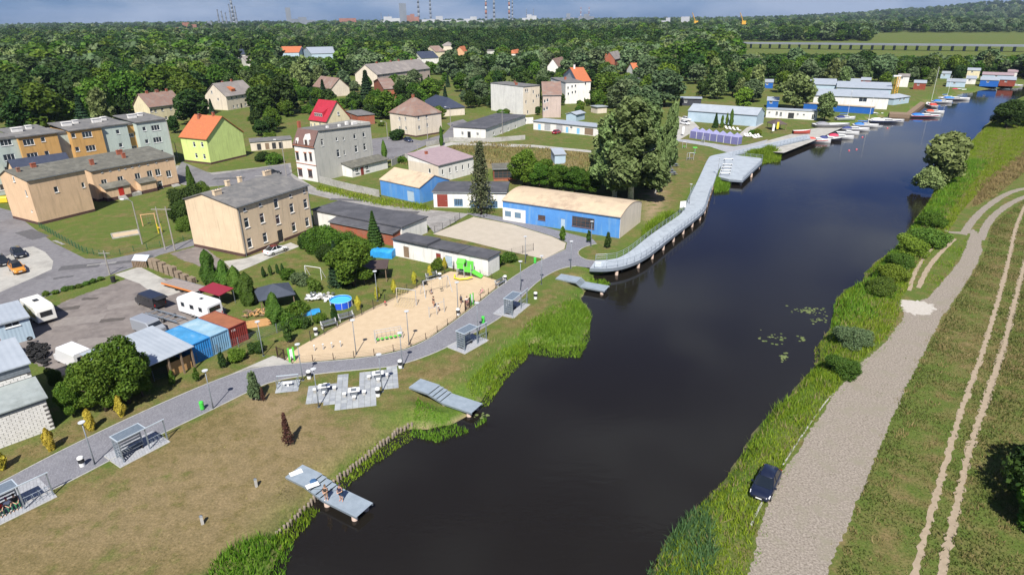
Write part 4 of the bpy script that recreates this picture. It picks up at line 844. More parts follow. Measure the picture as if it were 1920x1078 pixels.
for nm,lb,L_,F_,R_,z_,wl,rf,bb in (
    ('boathouse','white two storey boathouse behind the yellow crane',(980,545),(975,575),(1060,570),5.5,OFFW,TILEG,8),
    ('cabin','small red hut with grey roof near the moored sailboat',(1098,600),(1095,622),(1185,620),3.4,RD,SILV,6),
    ('cabin','grey waterside hut left of the cream cabin',(1300,535),(1296,552),(1370,548),3,PALEB,SILV,6),
    ('cabin','cream cabin above the waterside huts',(1498,510),(1495,528),(1590,525),4.5,YEL,SILV,8),
    ('cabin','low grey boat shelter on the far quay',(1345,588),(1340,612),(1480,605),2.8,PALEB,SILV,9),
    ('cabin','pale cabin with white gable on the far quay',(1490,568),(1486,590),(1560,588),3,OFFW,SILV,8),
    ('cabin','navy blue boathouse with white roof on the far quay',(1595,578),(1592,600),(1730,598),3.4,BLU,SILV,10),
    ('cabin','red boathouse beside the navy one on the far quay',(1740,570),(1737,598),(1855,590),3.4,RD,SILV,10),
    ('cabin','long hut with red roof behind the quay boathouses',(1610,545),(1606,560),(1840,565),4,PALEB,TILEP,8),
    ('cabin','far pale cabin with pink roof at the river bend',(1800,525),(1796,540),(1870,535),3.4,OFFW,TILEP,7),
    ('cabin','dark cabin with pale roof in the trees left of the boat halls',(700,590),(698,602),(770,600),3.2,RD,SILV,7),
    ('cabin','pale roofed cabin deep in the trees behind the boat halls',(620,595),(618,610),(690,612),3.2,PALEB,SILV,6),
    ('cabin','blue cabin left of the white site cabin',(-2,735),(-5,755),(80,760),3.0,BLU,SILV,6),
    ('cabin','dark blue cabin behind the silver hall gable',(-20,595),(-22,618),(40,622),3.2,BLU,SILV,8)):
    house(nm,lb,'cabin',t4(*L_),t4(*F_),t4(*R_),z=z_,roof='monoY',rise=.9,wall=wl,roofm=rf,b=bb,over=.25,gut=False,winR=[(*t4((F_[0]+R_[0])/2-15,F_[1]+12),1.1,.9,'2')])
house('dark_cabin','long dark cabin behind the silver hall','cabin',t3(1262,705),t3(1258,738),t3(1418,740),z=3.2,roof='flat',wall=mat('dark_boards',(.05,.055,.07),(.04,.04,.05),.8),roofm=SILV,b=6,winR=[(*t3(1300,760),1.2,1,'2')])
house('brick_house','red brick house with grey roof by the round tree','building',t3(890,572),t3(895,595),t3(1020,580),z=6,roof='flat',wall=BRICK,roofm=FELTD,b=8,winR=[(*t3(930,610),1,1.2,'2'),(*t3(975,605),1,1.2,'2')])
house('far_house','far brick gable among silvery willows','building',t3(722,435),t3(770,445),t3(830,430),z=7,roof='gableX',rise=5,wall=BRICK,roofm=TILEG,keep=True)
house('far_house','small white far house with red roof left of the brick gable','building',t3(672,432),t3(700,438),t3(735,432),z=5,roof='gableX',rise=3,wall=OFFW,roofm=TILEO)
house('far_house','white gable with maroon roof behind the orange roofed house','building',t3(292,490),t3(345,498),t3(412,480),z=5,roof='gableX',rise=5,wall=OFFW,roofm=TILEB)
house('far_house','white far bungalow with salmon roof at the tree line','building',t3(-5,395),t3(25,402),t3(80,390),z=4,roof='hip',rise=3,wall=OFFW,roofm=TILEO)
house('far_house','orange gable peeping above the round green tree','building',t3(860,520),t3(912,528),t3(942,520),z=6,roof='gableX',rise=4,wall=OFFW,roofm=TILEO)
house('far_house','white house with dark roof at the edge of the left wood','building',t1(1740,395),t1(1790,410),t1(1830,402),z=6,roof='gableX',rise=4,wall=OFFW,roofm=NAVYT)
house('far_house','dark roofed house in front of the white one in the left wood','building',t1(1790,450),t1(1850,470),t1(1910,455),z=4.5,roof='gableX',rise=4,wall=OFFW,roofm=TILEG)
house('far_house','lonely dark roofed cabin deep in the left wood','building',t1(585,425),t1(625,435),t1(655,425),z=4,roof='gableX',rise=3.5,wall=OFFW,roofm=NAVYT)
# --- left edge: breeze-block store and grey shed, open shed
a5 = Z(0,640,3.992)
BLK = mat('breeze_block',(.70,.68,.64),(.60,.58,.54),.9,2,bump=.01); MORT = mat('mortar',(.15,.14,.13),None,.95)
def block_store():
    B,A = P(103,803),P(0,841); un = (B-A).normalized(); vn = Vector((-un.y,un.x,0)); a = 11.0; O = B - un*a; h = HT(103,803,746); d = 4.2; h2 = h+.55; H = h2+1.75
    T = thing('block_store','white breeze block store with two grey sheet roof tiers at the left edge','building',O,math.atan2(un.y,un.x))
    p = MB(); p.box(0,0,0,a,d,h-.05); p.build('wall',MORT,T); p = MB(); p.box(0,d+.01,0,a,d+6,H-.05); p.build('wall',MORT,T)
    p = MB(); e = .25; p.hexa([(-e,-e,h-.03),(a+e,-e,h-.03),(a+e,d-.02,h2),(-e,d-.02,h2)],[(-e,-e,h+.1),(a+e,-e,h+.1),(a+e,d-.02,h2+.15),(-e,d-.02,h2+.15)]); p.build('lower_roof',mat('grey_green_sheet',(.30,.33,.325),(.25,.28,.275),.6,dirt=(.2,.22,.21)),T)
    p = MB(); p.hexa([(-e,d-.3,H-.03),(a+e,d-.3,H-.03),(a+e,d+6.2,H+.6),(-e,d+6.2,H+.6)],[(-e,d-.3,H+.1),(a+e,d-.3,H+.1),(a+e,d+6.2,H+.75),(-e,d+6.2,H+.75)]); p.build('upper_roof',SILV,T)
    p = MB(); p.box(-.1,d-.06,H-.95,a+.02,d+.005,H-.06); p.build('fascia',GREYM,T); p = MB(); p.box(-.1,-.07,h-.42,a+.03,-.005,h-.06); p.build('fascia',GREYM,T)
    q = MB(); q.box(0,-.03,0,.565,.0,.215); bm_ = q.mesh('brick',BLK)
    for r in range(int((h-.45)/.238)):
        x = a - .6 - (.3 if r % 2 else 0)
        while x > 1.5: put('brick',bm_,T,(x,-.002,.02+r*.238)); x -= .6
        y = .3 if r % 2 else 0.0
        while y < d-.6: put('brick',bm_,T,(a+.002,y,.02+r*.238),math.pi/2); y += .6
    for r in range(int((H-.95-h2-.2)/.238)):
        x = a - .6 - (.3 if r % 2 else 0)
        while x > 4: put('brick',bm_,T,(x,d+.005,h2+.2+r*.238)); x -= .6
    FOOT.append((np.array([p_[:2] for p_ in (O,O+un*a,O+un*a+vn*12,O+vn*12)]),(0,652,105,840),False,0))
block_store()
a3 = Z(0,420,3.992)
house('grey_shed','grey panel shed with pale sheet roof at the yard edge','shed',a3(-120,590),a3(-20,760),a3(200,680),z=3.0,roof='flat',wall=PALEB,roofm=SILV,over=.15,b=7,winR=[(*a3(85,735),1.6,.6,'2')])
def open_shed():
    A,B = P(*a3(1110,1055),2.9),P(*a3(1430,915),2.9); u = B-A; u.z = 0; un = u.normalized(); vn = Vector((-un.y,un.x,0)); a = u.length; O = Vector((A.x,A.y,0)); Cq = P(*a3(1140,768),3.4); d = (Cq-O).dot(vn)
    T = thing('open_shed','open fronted shed with corrugated sheet roof beside the blue container','shed',O,math.atan2(un.y,un.x)); x0 = -3.2
    p = MB(); p.hexa([(x0,-.3,2.85),(a+.2,-.3,2.85),(a+.2,d+.2,3.4),(x0,d+.2,3.4)],[(x0,-.3,2.92),(a+.2,-.3,2.92),(a+.2,d+.2,3.47),(x0,d+.2,3.47)]); p.build('roof',SILV,T)
    for x in (x0+.2,x0+2.6,.4+a*.35,a*.72,a-.1):
        q = MB(); q.box(x-.09,-.1,0,x+.09,.08,2.85); q.build('post',WOOD,T)
    q = MB(); q.box(x0,d-.1,0,a,d,3.3); q.build('back_wall',WOOD,T)
    q = MB(); q.box(a*.42,.5,0,a*.98,.6,1.7)
    q.build('board_panel',NEWWOOD,T)
    pts = (O+un*x0,O+un*a,O+un*a+vn*d,O+vn*d); FOOT.append((np.array([p_[:2] for p_ in pts]),(230,615,362,690),False,0))
open_shed()
# ================================================================ trees and plants
LF = {'mid': leafmat('leaf_mid',(.05,.11,.010),(.125,.20,.022),trans=.28),'dark': leafmat('leaf_dark',(.022,.054,.010),(.058,.10,.018)),'silver': leafmat('leaf_silver',(.085,.135,.055),(.15,.20,.09)),
      'birch': leafmat('leaf_birch',(.13,.18,.055),(.25,.31,.115),trans=.3),'fir': leafmat('leaf_fir',(.016,.042,.018),(.035,.07,.028)),'thuja': leafmat('leaf_thuja',(.06,.12,.015),(.115,.18,.025)),
      'gold': leafmat('leaf_gold',(.34,.28,.03),(.5,.42,.05)),'lime': leafmat('leaf_lime',(.11,.17,.015),(.2,.27,.03)),'rust': leafmat('leaf_rust',(.14,.085,.04),(.2,.13,.06)),'plum': leafmat('leaf_plum',(.09,.035,.03),(.13,.05,.04)),'sparse': leafmat('leaf_sparse',(.06,.075,.03),(.12,.12,.06))}
def cards(C,Nn,size,seed,k=4,stretch=1.0,droop=0.0):
    r = np.random.default_rng(seed); n = len(C)
    Nn = Nn / np.maximum(np.linalg.norm(Nn,axis=1,keepdims=True),1e-6)
    T = np.cross(Nn,r.normal(size=(n,3))); 
    if droop: T = T*(1-droop) + np.array([0,0,-1.0])*droop; T -= Nn*(T*Nn).sum(1,keepdims=True)
    T /= np.maximum(np.linalg.norm(T,axis=1,keepdims=True),1e-6); B = np.cross(Nn,T)
    s = (size*r.uniform(.55,1.35,n))[:,None]; T = T*s*stretch; B = B*s
    return np.stack([C-T-B*.6,C+T*.2-B,C+T+B*.5,C-T*.1+B],1)
def lobes_points(lobes,n,seed,inner=.55):
    r = np.random.default_rng(seed); L_ = np.array(lobes); wts = (L_[:,3]*L_[:,4]); idx_ = r.choice(len(L_),size=int(n*2.2),p=wts/wts.sum())
    d = r.normal(size=(len(idx_),3)); d /= np.linalg.norm(d,axis=1,keepdims=True)
    rad = (inner + (1.08-inner)*r.random(len(idx_))**.6)[:,None]
    R3 = np.stack([L_[idx_,3],L_[idx_,3],L_[idx_,4]],1); C = L_[idx_,:3] + d*R3*rad
    keep = np.ones(len(C),bool)
    for q in L_:
        e = (C-q[:3])/np.array([q[3],q[3],q[4]]); keep &= (np.linalg.norm(e,axis=1) > .5)
    C,d = C[keep][:n],d[keep][:n]
    return C,d
def crown(kind,n,size,leaf,seed):
    r = random.Random(seed); nr = np.random.default_rng(seed+99)
    if kind in ('round','willow'):
        lb = [(0,0,6.2,2.3,2.6)]
        for i in range(11):
            q = i*2.4 + r.random(); z_ = r.uniform(3.2,8.4); rr = r.uniform(1.2,2.4)*(1.05 - max(0,z_-6)*.14); s_ = r.uniform(1.0,1.75)
            lb.append((math.cos(q)*rr,math.sin(q)*rr,z_,s_,s_*r.uniform(.8,1.05)))
        lb.append((r.uniform(-.5,.5),r.uniform(-.5,.5),8.6,1.4,1.3)); lb += [(math.cos(q)*1.6,math.sin(q)*1.6,2.6,1.3,1.1) for q in (0.3,2.4,4.5)]
        C,d = lobes_points(lb,n,seed); N = d + nr.normal(size=d.shape)*.9; V = cards(C,N,size,seed,droop=.5 if kind == 'willow' else 0,stretch=1.4 if kind == 'willow' else 1)
    elif kind == 'birch':
        lb = []
        for i in range(26):
            q = i*2.4; z_ = 2.2 + 7.1*i/25; rr = (1.95 - 1.5*abs(i/25-.3))*r.uniform(.35,1); s_ = r.uniform(.42,.8)*(1.15-.5*i/25)
            lb.append((math.cos(q)*rr,math.sin(q)*rr,z_,s_,s_*1.7))
        C,d = lobes_points(lb,n,seed,.55); N = d + nr.normal(size=d.shape)*.7; V = cards(C,N,size*.85,seed,stretch=1.9,droop=.75)
    elif kind == 'fir':
        z_ = nr.random(n)**.75; z_ = 1-(1-z_); rad = (1-z_)*2.0 + .08; tier = np.abs(((z_*13) % 1)-.5)*2; rad *= .55+.5*tier; q = nr.random(n)*6.283
        rr = rad*(.45+.55*nr.random(n)**.5); C = np.stack([np.cos(q)*rr,np.sin(q)*rr,.6+z_*9.4-.25*rr],1); N = np.stack([np.cos(q)*.7,np.sin(q)*.7,np.ones(n)*.8],1) + nr.normal(size=(n,3))*.45
        V = cards(C,N,size*.8,seed,stretch=1.3)
    elif kind == 'column':
        z_ = nr.random(n); rad = 1.25*np.sin(np.clip(z_*.9+.12,0,1)*math.pi)**.55*(1+.16*np.sin(z_*9+seed)); q = nr.random(n)*6.283
        rad *= 1+.2*np.sin(q*3+z_*7)+.1*np.sin(q*5-z_*11); rr = rad*(.75+.3*nr.random(n)); C = np.stack([np.cos(q)*rr,np.sin(q)*rr,.15+z_*9.85],1); N = np.stack([np.cos(q),np.sin(q),np.full(n,.35)],1) + nr.normal(size=(n,3))*.45
        V = cards(C,N,size*.75,seed,stretch=1.3,droop=.3)
    elif kind == 'sparse':
        z_ = nr.random(n)**.8; q = np.floor(nr.random(n)*9)*.7 + np.floor(z_*16)*1.3 + nr.normal(size=n)*.22; rr = ((1-z_)*1.7+.25)*(.15+.85*nr.random(n)); C = np.stack([np.cos(q)*rr,np.sin(q)*rr,1.0+z_*9-.3*rr],1) + nr.normal(size=(n,3))*.14
        V = cards(C,nr.normal(size=(n,3)),size*.8,seed)
    elif kind == 'bush':
        lb = [(0,0,4.2,3.6,3.8)]
        for i in range(12):
            q = i*2.4+r.random(); rr = r.uniform(2.0,4.2); s_ = r.uniform(1.5,2.5); lb.append((math.cos(q)*rr,math.sin(q)*rr,r.uniform(1.5,6.8),s_,s_))
        C,d = lobes_points(lb,n,seed); C[:,2] = np.maximum(C[:,2],.1); N = d + nr.normal(size=d.shape)*.85; V = cards(C,N,size*1.3,seed)
    return quads_mesh('crown',V,LF[leaf])
def trunk(kind,seed,bark):
    r = random.Random(seed); m = MB(); m.smooth = True
    top = {'round': 7.2,'willow': 7,'birch': 9.4,'fir': 9.8,'column': 9,'sparse': 9.8,'bush': 4}[kind]; r0 = .16 if kind in ('birch','sparse') else .24
    if kind == 'bush':
        for i in range(5):
            q = i*1.26; m.tube([(0,0,-.1),(math.cos(q)*.8,math.sin(q)*.8,2),(math.cos(q)*2,math.sin(q)*2,4.6)],[.22,.16,.05],5)
    else:
        m.tube([(0,0,-.1),(r.uniform(-.1,.1),r.uniform(-.1,.1),top*.3),(r.uniform(-.2,.2),r.uniform(-.2,.2),top*.65),(0,0,top)],[r0*1.25,r0,r0*.6,.03],7)
        if kind in ('round','willow','birch','sparse'):
            for i in range(7):
                q = i*2.4; z_ = top*(.28+.09*i); ln = (2.6-.22*i)*(.6 if kind in ('birch','sparse') else 1); m.tube([(0,0,z_),(math.cos(q)*ln*.5,math.sin(q)*ln*.5,z_+ln*.35),(math.cos(q)*ln,math.sin(q)*ln,z_+ln*.75)],[r0*.5,r0*.3,.02],5)
    return m.mesh('trunk',bark)
PROTO = {}
def proto(kind,leaf,lod,var):
    key = (kind,leaf,lod,var)
    if key not in PROTO:
        n,s_ = {'near': (11000,.155),'mid': (3000,.30),'far': (1100,.50)}[lod]
        if kind == 'sparse': n = int(n*.32)
        PROTO[key] = (crown(kind,n,s_,leaf,100+var*17+hash_(kind)),trunk(kind,var,BIRCHBARK if kind == 'birch' else BARK))
    return PROTO[key]
def hash_(s): return sum(ord(c) for c in s)
NTREE = 0
def tree(label,pos,h,kind='round',leaf='mid',lod='mid',wide=1.0,group=None,name=None,cat='tree',var=None,lean=0.0):
    global NTREE; NTREE += 1
    v = (NTREE*7 % 3) if var is None else var
    c,t_ = proto(kind,leaf,lod,v); nm = name or {'round': 'leafy_tree','willow': 'willow_tree','birch': 'birch_tree','fir': 'spruce_tree','column': 'columnar_conifer','sparse': 'thin_conifer','bush': 'shrub'}[kind]
    o = thing(nm,label,cat,(pos[0],pos[1],pos[2] if len(pos) > 2 else 0),random.uniform(0,6.28),group)
    s_ = h/10; o.scale = (s_*wide,s_*wide,s_)
    if lean: o.rotation_euler = (0,lean,0)
    put('trunk',t_,o); put('crown',c,o); return o
def tree_px(label,px,py,top,kind='round',leaf='mid',lod='near',wide=1.0,**kw):
    return tree(label,P(px,py),HT(px,py,top),kind,leaf,lod,wide,**kw)
# --- trees and shrubs one can single out
tree_px('tall weeping birch nearest the blue hall',1152,372,205,'birch','birch',wide=1.5,group='birches by the boardwalk')
tree_px('tallest weeping birch in the middle of the riverside clump',1182,376,180,'birch','birch',wide=1.6,group='birches by the boardwalk')
tree_px('birch with bare white trunk beside the sandy path',1228,364,188,'birch','birch',wide=.5,lean=.16,group='birches by the boardwalk')
tree_px('dense birch behind the black riverside kiosk',1205,350,185,'birch','birch',wide=1.5,group='birches by the boardwalk')
tree_px('leftmost weeping birch of the riverside clump',1140,348,208,'birch','birch',wide=1.5,group='birches by the boardwalk')
tree_px('pale crowned birch at the back of the riverside clump',1195,318,160,'birch','silver',wide=1.4,group='birches by the boardwalk')
for i,(x,y,tp,wd,lb) in enumerate(((985,348,280,1.0,'tallest leafy bush behind the blue hall roof'),(1012,352,305,1.0,'dark leafy bush in front of the tallest one behind the blue hall'),(1045,356,308,1.1,'broad leafy bush in the middle behind the blue hall'),(1078,360,312,1.1,'low leafy bush right of the broad one behind the blue hall'),(1108,364,318,1.0,'leafy bush between the blue hall and the birches'),(1020,338,298,1.0,'leafy bush beside the small silver tool shed'))):
    tree_px(lb,x,y,tp,'round','mid',wide=wd*1.35,group='bushes behind the blue hall',name='shrub')
tree_px('thin half bare brown spruce in front of the white workshop',902,402,268,'sparse','sparse',wide=1.1)
tree_px('narrow columnar conifer beside the grey tenement annex',722,310,262,'column','thuja',wide=.75)
tree_px('slim columnar conifer by the street corner wall',828,274,236,'column','mid',wide=.7)
tree_px('dark tall fir like tree in front of the brick lean-to',703,462,396,'fir','dark',wide=1.35)
tree_px('large round garden tree left of the dark pergola',664,536,448,'round','mid',wide=1.35)
tree_px('dark conifer leaning against the large round garden tree',634,535,452,'fir','fir',wide=1.2)
for x,y,tp,wd,lf,lb in ((602,470,415,.9,'mid','leafy shrub at the corner of the cream tenement'),(630,478,420,1.0,'mid','leafy shrub beside the brick lean-to, left one'),(655,470,425,1.0,'thuja','yellowish shrub in front of the brick lean-to'),(682,478,440,1.0,'mid','leafy shrub right of the yellowish one by the brick lean-to'),(572,464,432,.8,'dark','small dark shrub by the tenement door'),(615,488,450,1.0,'dark','low dark shrub on the garden side of the tenement shrubs')):
    tree_px(lb,x,y,tp,'bush',lf,wide=wd,name='shrub',group='shrubs by the cream tenement')
for x,y,tp,wd,lb in ((362,366,310,.85,'tall columnar conifer left of the cream tenement roof'),(350,392,345,1.2,'dark shrub under the columnar conifer by the tan terrace')):
    tree_px(lb,x,y,tp,'column' if 'columnar' in lb[:14] else 'bush','thuja' if 'columnar' in lb[:14] else 'dark',wide=wd)
tree_px('dark round shrub at the gable of the cream tenement',345,415,365,'bush','dark',wide=.9); tree_px('yellow green shrub behind the cream tenement gable',343,432,402,'bush','thuja',wide=.9); tree_px('leafy shrub between tan terrace and cream tenement',372,372,340,'bush','mid',wide=1.2)
for i,(x,y,tp,wd) in enumerate(((395,532,468,.95),(424,546,487,.95),(446,556,498,.95),(468,572,510,.95),(518,608,548,1.0))):
    tree_px(('first','second','third','fourth','fifth, detached')[i] + ' clipped green thuja counted from the pallet stacks',x,y,tp,'column','thuja',wide=wd*1.55,group='thujas along the yard',name='thuja_tree')
for x,y,tp,wd,lb in ((242,755,634,1.0,'tallest tree of the clump below the open shed'),(200,770,662,.95,'broad tree left of the tallest one below the open shed'),(165,768,680,.85,'tree next to the breeze block store'),(138,780,715,.85,'low leafy tree right of the breeze block wall'),(268,742,672,.85,'small tree right of the tallest one below the open shed')):
    tree_px(lb,x,y,tp,'round','mid',wide=wd*1.05,group='trees between the yard and the path')
tree_px('dark shrub between the grey shed and the breeze block store',18,668,632,'bush','dark',wide=.9); tree_px('shrub between tyre heap and white van',104,716,688,'bush','mid',wide=.9)
tree_px('leaning willow overhanging the water on the right bank',1768,345,248,'willow','birch','mid',1.2)
tree_px('low branch mass of the overhanging willow',1738,352,308,'bush','birch','mid',1.1,name='shrub')
tree_px('large dark round tree on the right bank at the frame edge',1884,240,186,'round','dark',wide=1.75); tree_px('second dark tree at the right frame edge above the meadow',1925,238,178,'round','dark',wide=1.4)
tree_px('dark bush at the lower right frame edge',1985,930,770,'bush','dark',wide=1.0,name='shrub'); tree_px('shrub below the dark one at the right frame edge',1985,1010,890,'bush','mid',wide=.9,name='shrub')
for i,(x,y,tp,wd,lf) in enumerate(((1672,522,490,1.6,'lime'),(1645,548,518,1.6,'thuja'),(1708,478,440,1.5,'lime'),(1738,460,420,1.5,'thuja'),(1602,645,610,1.7,'silver'),(1580,700,668,1.7,'thuja'),(1745,425,390,1.3,'mid'),(1690,502,470,1.4,'thuja'))):
    tree_px(('second shrub upstream of the white chalk patch, yellow green','first shrub upstream of the white chalk patch, bright green','fourth bank shrub upstream of the chalk patch, beside the short ruts','fifth bank shrub upstream of the chalk patch, at the rut ends','low silvery shrub on the bank just below the chalk patch','lowest round green shrub beside the gravel road below the chalk patch','uppermost green bank shrub near the seated angler','third bank shrub upstream of the chalk patch, at the water')[i],x,y,tp,'bush',lf,wide=wd,name='shrub',group='bank shrubs',lod='near')
tree_px('golden green round tree beside the silver hall',1393,205,163,'round','lime',wide=1.3,lod='mid'); tree_px('narrow poplar row end on the marina lawn',1370,238,205,'column','thuja',wide=.8,lod='mid')
tree_px('narrow poplar next to the row end on the marina lawn',1362,236,212,'column','thuja',wide=.8,lod='mid'); tree_px('short dark conifer left of the marina poplars',1341,240,212,'fir','dark',wide=1.3,lod='mid'); tree_px('small cypress between conifer and poplars on the marina lawn',1353,240,216,'column','mid',wide=.9,lod='mid')
tree_px('broad tree in front of the white boat shed',1545,228,172,'round','birch',wide=1.0,lod='mid'); tree_px('large grey green willow behind the site cabins',1490,205,135,'willow','birch',wide=1.3,lod='mid')
tree_px('yellow flowering bush on the marina lawn',1420,254,238,'bush','lime',wide=.9,lod='mid',name='shrub'); tree_px('round green bush beside the yellow one on the marina lawn',1408,253,241,'bush','mid',wide=.9,lod='mid',name='shrub')
tree_px('dark spruce before the grey tenement wing',1040,216,172,'fir','fir',wide=1.4,lod='mid'); tree_px('dark spruce beside the orange brick gable',690,200,133,'fir','fir',wide=1.5,lod='mid'); tree_px('spruce in front of the pale half hidden house',608,190,150,'fir','fir',wide=1.4,lod='mid'); tree_px('spruce at the corner of the grey roofed house',398,214,186,'fir','fir',wide=1.3,lod='mid')
tree_px('dark round tree beside the cream house with brown roof',328,250,218,'round','dark',wide=1.2,lod='mid'); tree_px('dry brown tree standing in the left wood',262,150,98,'round','rust',wide=1.1,lod='mid')
tree_px('round dark green tree behind the marina clump',1133,195,135,'round','mid',wide=1.3,lod='mid'); tree_px('pale willow above the riverside birches',1175,215,148,'willow','silver',wide=1.3,lod='mid')
for x,y,tp,lb in ((885,160,122,'silvery willow left of the tall white tenement'),(935,150,124,'silvery willow behind the tall white tenement')): tree_px(lb,x,y,tp,'willow','silver',wide=1.5,lod='mid')
for i,(x,y,tp,k,lf,wd,lb) in enumerate(((540,522,498,'bush','mid',1.1,'leafy shrub behind the dark pavilion'),(566,532,505,'bush','silver',1.1,'pale flowering shrub beside the football goal'),(590,545,520,'bush','thuja',1.1,'yellow green shrub above the rubble heap'),(560,590,560,'bush','mid',1.2,'shrub right of the detached thuja'),(545,615,585,'bush','mid',1.2,'hedge like shrub below the detached thuja'),(572,612,590,'bush','dark',1.1,'dark shrub at the garden fence'),(600,605,582,'bush','mid',.9,'shrub at the pool corner of the fence'),(495,520,500,'column','dark',1.2,'first small cypress behind the pavilion'),(508,516,497,'column','dark',1.2,'second small cypress behind the pavilion'),(521,513,495,'column','dark',1.2,'third small cypress behind the pavilion'),(530,510,494,'column','dark',1.2,'fourth small cypress behind the pavilion'),(585,462,428,'bush','mid',1.1,'shrub against the tenement corner downpipe'),(645,500,462,'bush','mid',1.2,'shrub left of the large round garden tree'),(690,515,480,'bush','dark',1.1,'dark shrub behind the pergola'),(480,660,640,'bush','dark',1.3,'low shrub at the concrete apron fence'),(445,675,650,'bush','mid',1.2,'low shrub under the red container'),(900,505,478,'bush','mid',1.3,'tall weeds at the corner of the white garages'),(930,498,474,'bush','mid',1.3,'shrub between white garages and plaza'),(955,490,468,'bush','thuja',1.2,'shrub beside the plaza fence'),(820,505,482,'bush','mid',1.0,'bushy growth in front of the white garages'),(515,307,285,'bush','mid',1.4,'round hedge shrub left of the white fronted tenement'),(495,302,280,'bush','dark',1.4,'dark hedge shrub beside the long low shed'),(755,305,290,'bush','mid',1.4,'shrub inside the concrete panel corner'),(745,262,240,'bush','dark',1.5,'clipped hedge in front of the villa'))):
    tree_px(lb,x,y,tp,k,lf,'mid',wd,name='shrub' if k == 'bush' else 'small_cypress',group='garden shrubs')
# --- tree belts: every tree of the near belts is a thing of its own
KEEP = [(f[1][0],f[1][1],f[1][2],f[1][3],f[3]) for f in FOOT if f[2]]
FC = np.array([f[0].mean(0) for f in FOOT]); FR = np.array([np.hypot(*(f[0]-f[0].mean(0)).T).max() for f in FOOT]); KA = np.array(KEEP)
def clear(pos,h,rad,tol=.34):
    y0 = pos[1]
    for i_ in np.nonzero(np.hypot(FC[:,0]-pos[0],FC[:,1]-pos[1]) < FR + rad + 1.0)[0]:
            poly = FOOT[i_][0]
            if inside(poly,np.array([pos[0]]),np.array([pos[1]]))[0] or pdist(poly,np.array([pos[0]]),np.array([pos[1]]))[0] < rad*.8: return False
    px,pb = PIX((pos[0],pos[1],0)); tp = PIX((pos[0],pos[1],h))[1]; hw = rad*FOC/max(pos[1],30)
    hit = (KA[:,4] > pos[1]-4) & (KA[:,0] < px+hw) & (KA[:,2] > px-hw) & (KA[:,1] < pb) & (KA[:,3] > tp)
    for x0,ya,x1,yb,ym in KA[hit]:
        if True:
            ox = min(px+hw,x1) - max(px-hw,x0); oy = min(pb,yb) - max(tp,ya)
            if ox > 0 and oy > 0 and oy > (yb-ya)*tol and ox > min(x1-x0,2*hw)*tol: return False
    return True
def poisson(px,spacing,seed,maxn=9999):
    poly = poly_np(px); r = np.random.default_rng(seed); lo,hi = poly.min(0),poly.max(0); n = int((hi-lo).prod()/spacing**2*4); outp = []; cell = {}; cand = r.uniform(lo,hi,(min(n,60000),2)); cand = cand[inside(poly,cand[:,0],cand[:,1])]
    for q in cand:
        if len(outp) >= maxn: break
        k = (int(q[0]//spacing),int(q[1]//spacing))
        if any(np.hypot(*(q-o)) < spacing for i in (-1,0,1) for j in (-1,0,1) for o in cell.get((k[0]+i,k[1]+j),())): continue
        cell.setdefault(k,[]).append(q); outp.append(q)
    return outp
BELTS = [
 ('wood behind the apartment block',[(-60,255),(-60,172),(200,166),(480,166),(560,168),(640,170),(600,185),(545,222),(500,235),(470,226),(380,222),(352,245),(322,258)],6.3,(10,19),[('round','dark',5),('round','mid',4),('fir','fir',1),('birch','birch',1)],150),
 ('gardens between the villa and the tall tenement',[(600,185),(640,165),(900,150),(1180,145),(1210,180),(1130,215),(1060,208),(880,212),(830,225),(700,232),(640,222)],6.0,(5,12),[('round','mid',5),('round','dark',2),('fir','fir',1),('willow','silver',1)],100),
 ('trees around the marina huts',[(1180,145),(1250,140),(1500,138),(1700,142),(1920,138),(1990,145),(1990,156),(1840,158),(1700,170),(1650,172),(1500,160),(1440,196),(1300,192),(1262,212),(1215,225),(1140,215)],6.5,(8,17),[('round','mid',4),('willow','silver',3),('birch','birch',3),('round','dark',2)],105),
 ('yards around the crimson roofed house',[(455,245),(480,205),(560,190),(660,190),(725,198),(722,240),(660,234),(560,215),(545,240),(505,265)],4.4,(3,9),[('round','mid',3),('round','dark',2),('fir','fir',1),('bush','mid',3)],60),
 ('gardens beside the tall tenement',[(865,192),(915,172),(1120,160),(1145,200),(1125,226),(1060,226),(1020,222),(960,226)],4.5,(3,8),[('round','mid',3),('round','dark',1),('willow','silver',1),('bush','mid',3)],60),
]
ADJ = {('bush','mid'): 'leafy shrub in the',('round','dark'): 'dark broad crowned tree in the',('round','mid'): 'bright green round tree in the',('fir','fir'): 'pointed spruce in the',('birch','birch'): 'slender pale birch in the',('willow','silver'): 'silvery willow in the'}
for bi,(grp,poly,sp,(h0,h1),kinds,mx) in enumerate(BELTS):
    r = random.Random(bi); kk = [k for k in kinds for _ in range(k[2])]
    for q in poisson(poly,sp,40+bi)[:mx*3]:
        k = r.choice(kk); hh = r.uniform(h0,h1)*(.8 if k[0] == 'fir' else .5 if k[0] == 'bush' else 1); wd = r.uniform(1.1,1.5)
        if not clear((q[0],q[1]),hh,.3*hh*wd,.47): continue
        if mx <= 0: break
        mx -= 1
        tree('%s %s' % (ADJ[k[:2]],grp.replace('trees','belt')),(q[0],q[1],0),hh,k[0],k[1],'mid',wd,group='%s, %s' % (ADJ[k[:2]].replace(' in the','s').replace('birchs','birches'),grp))
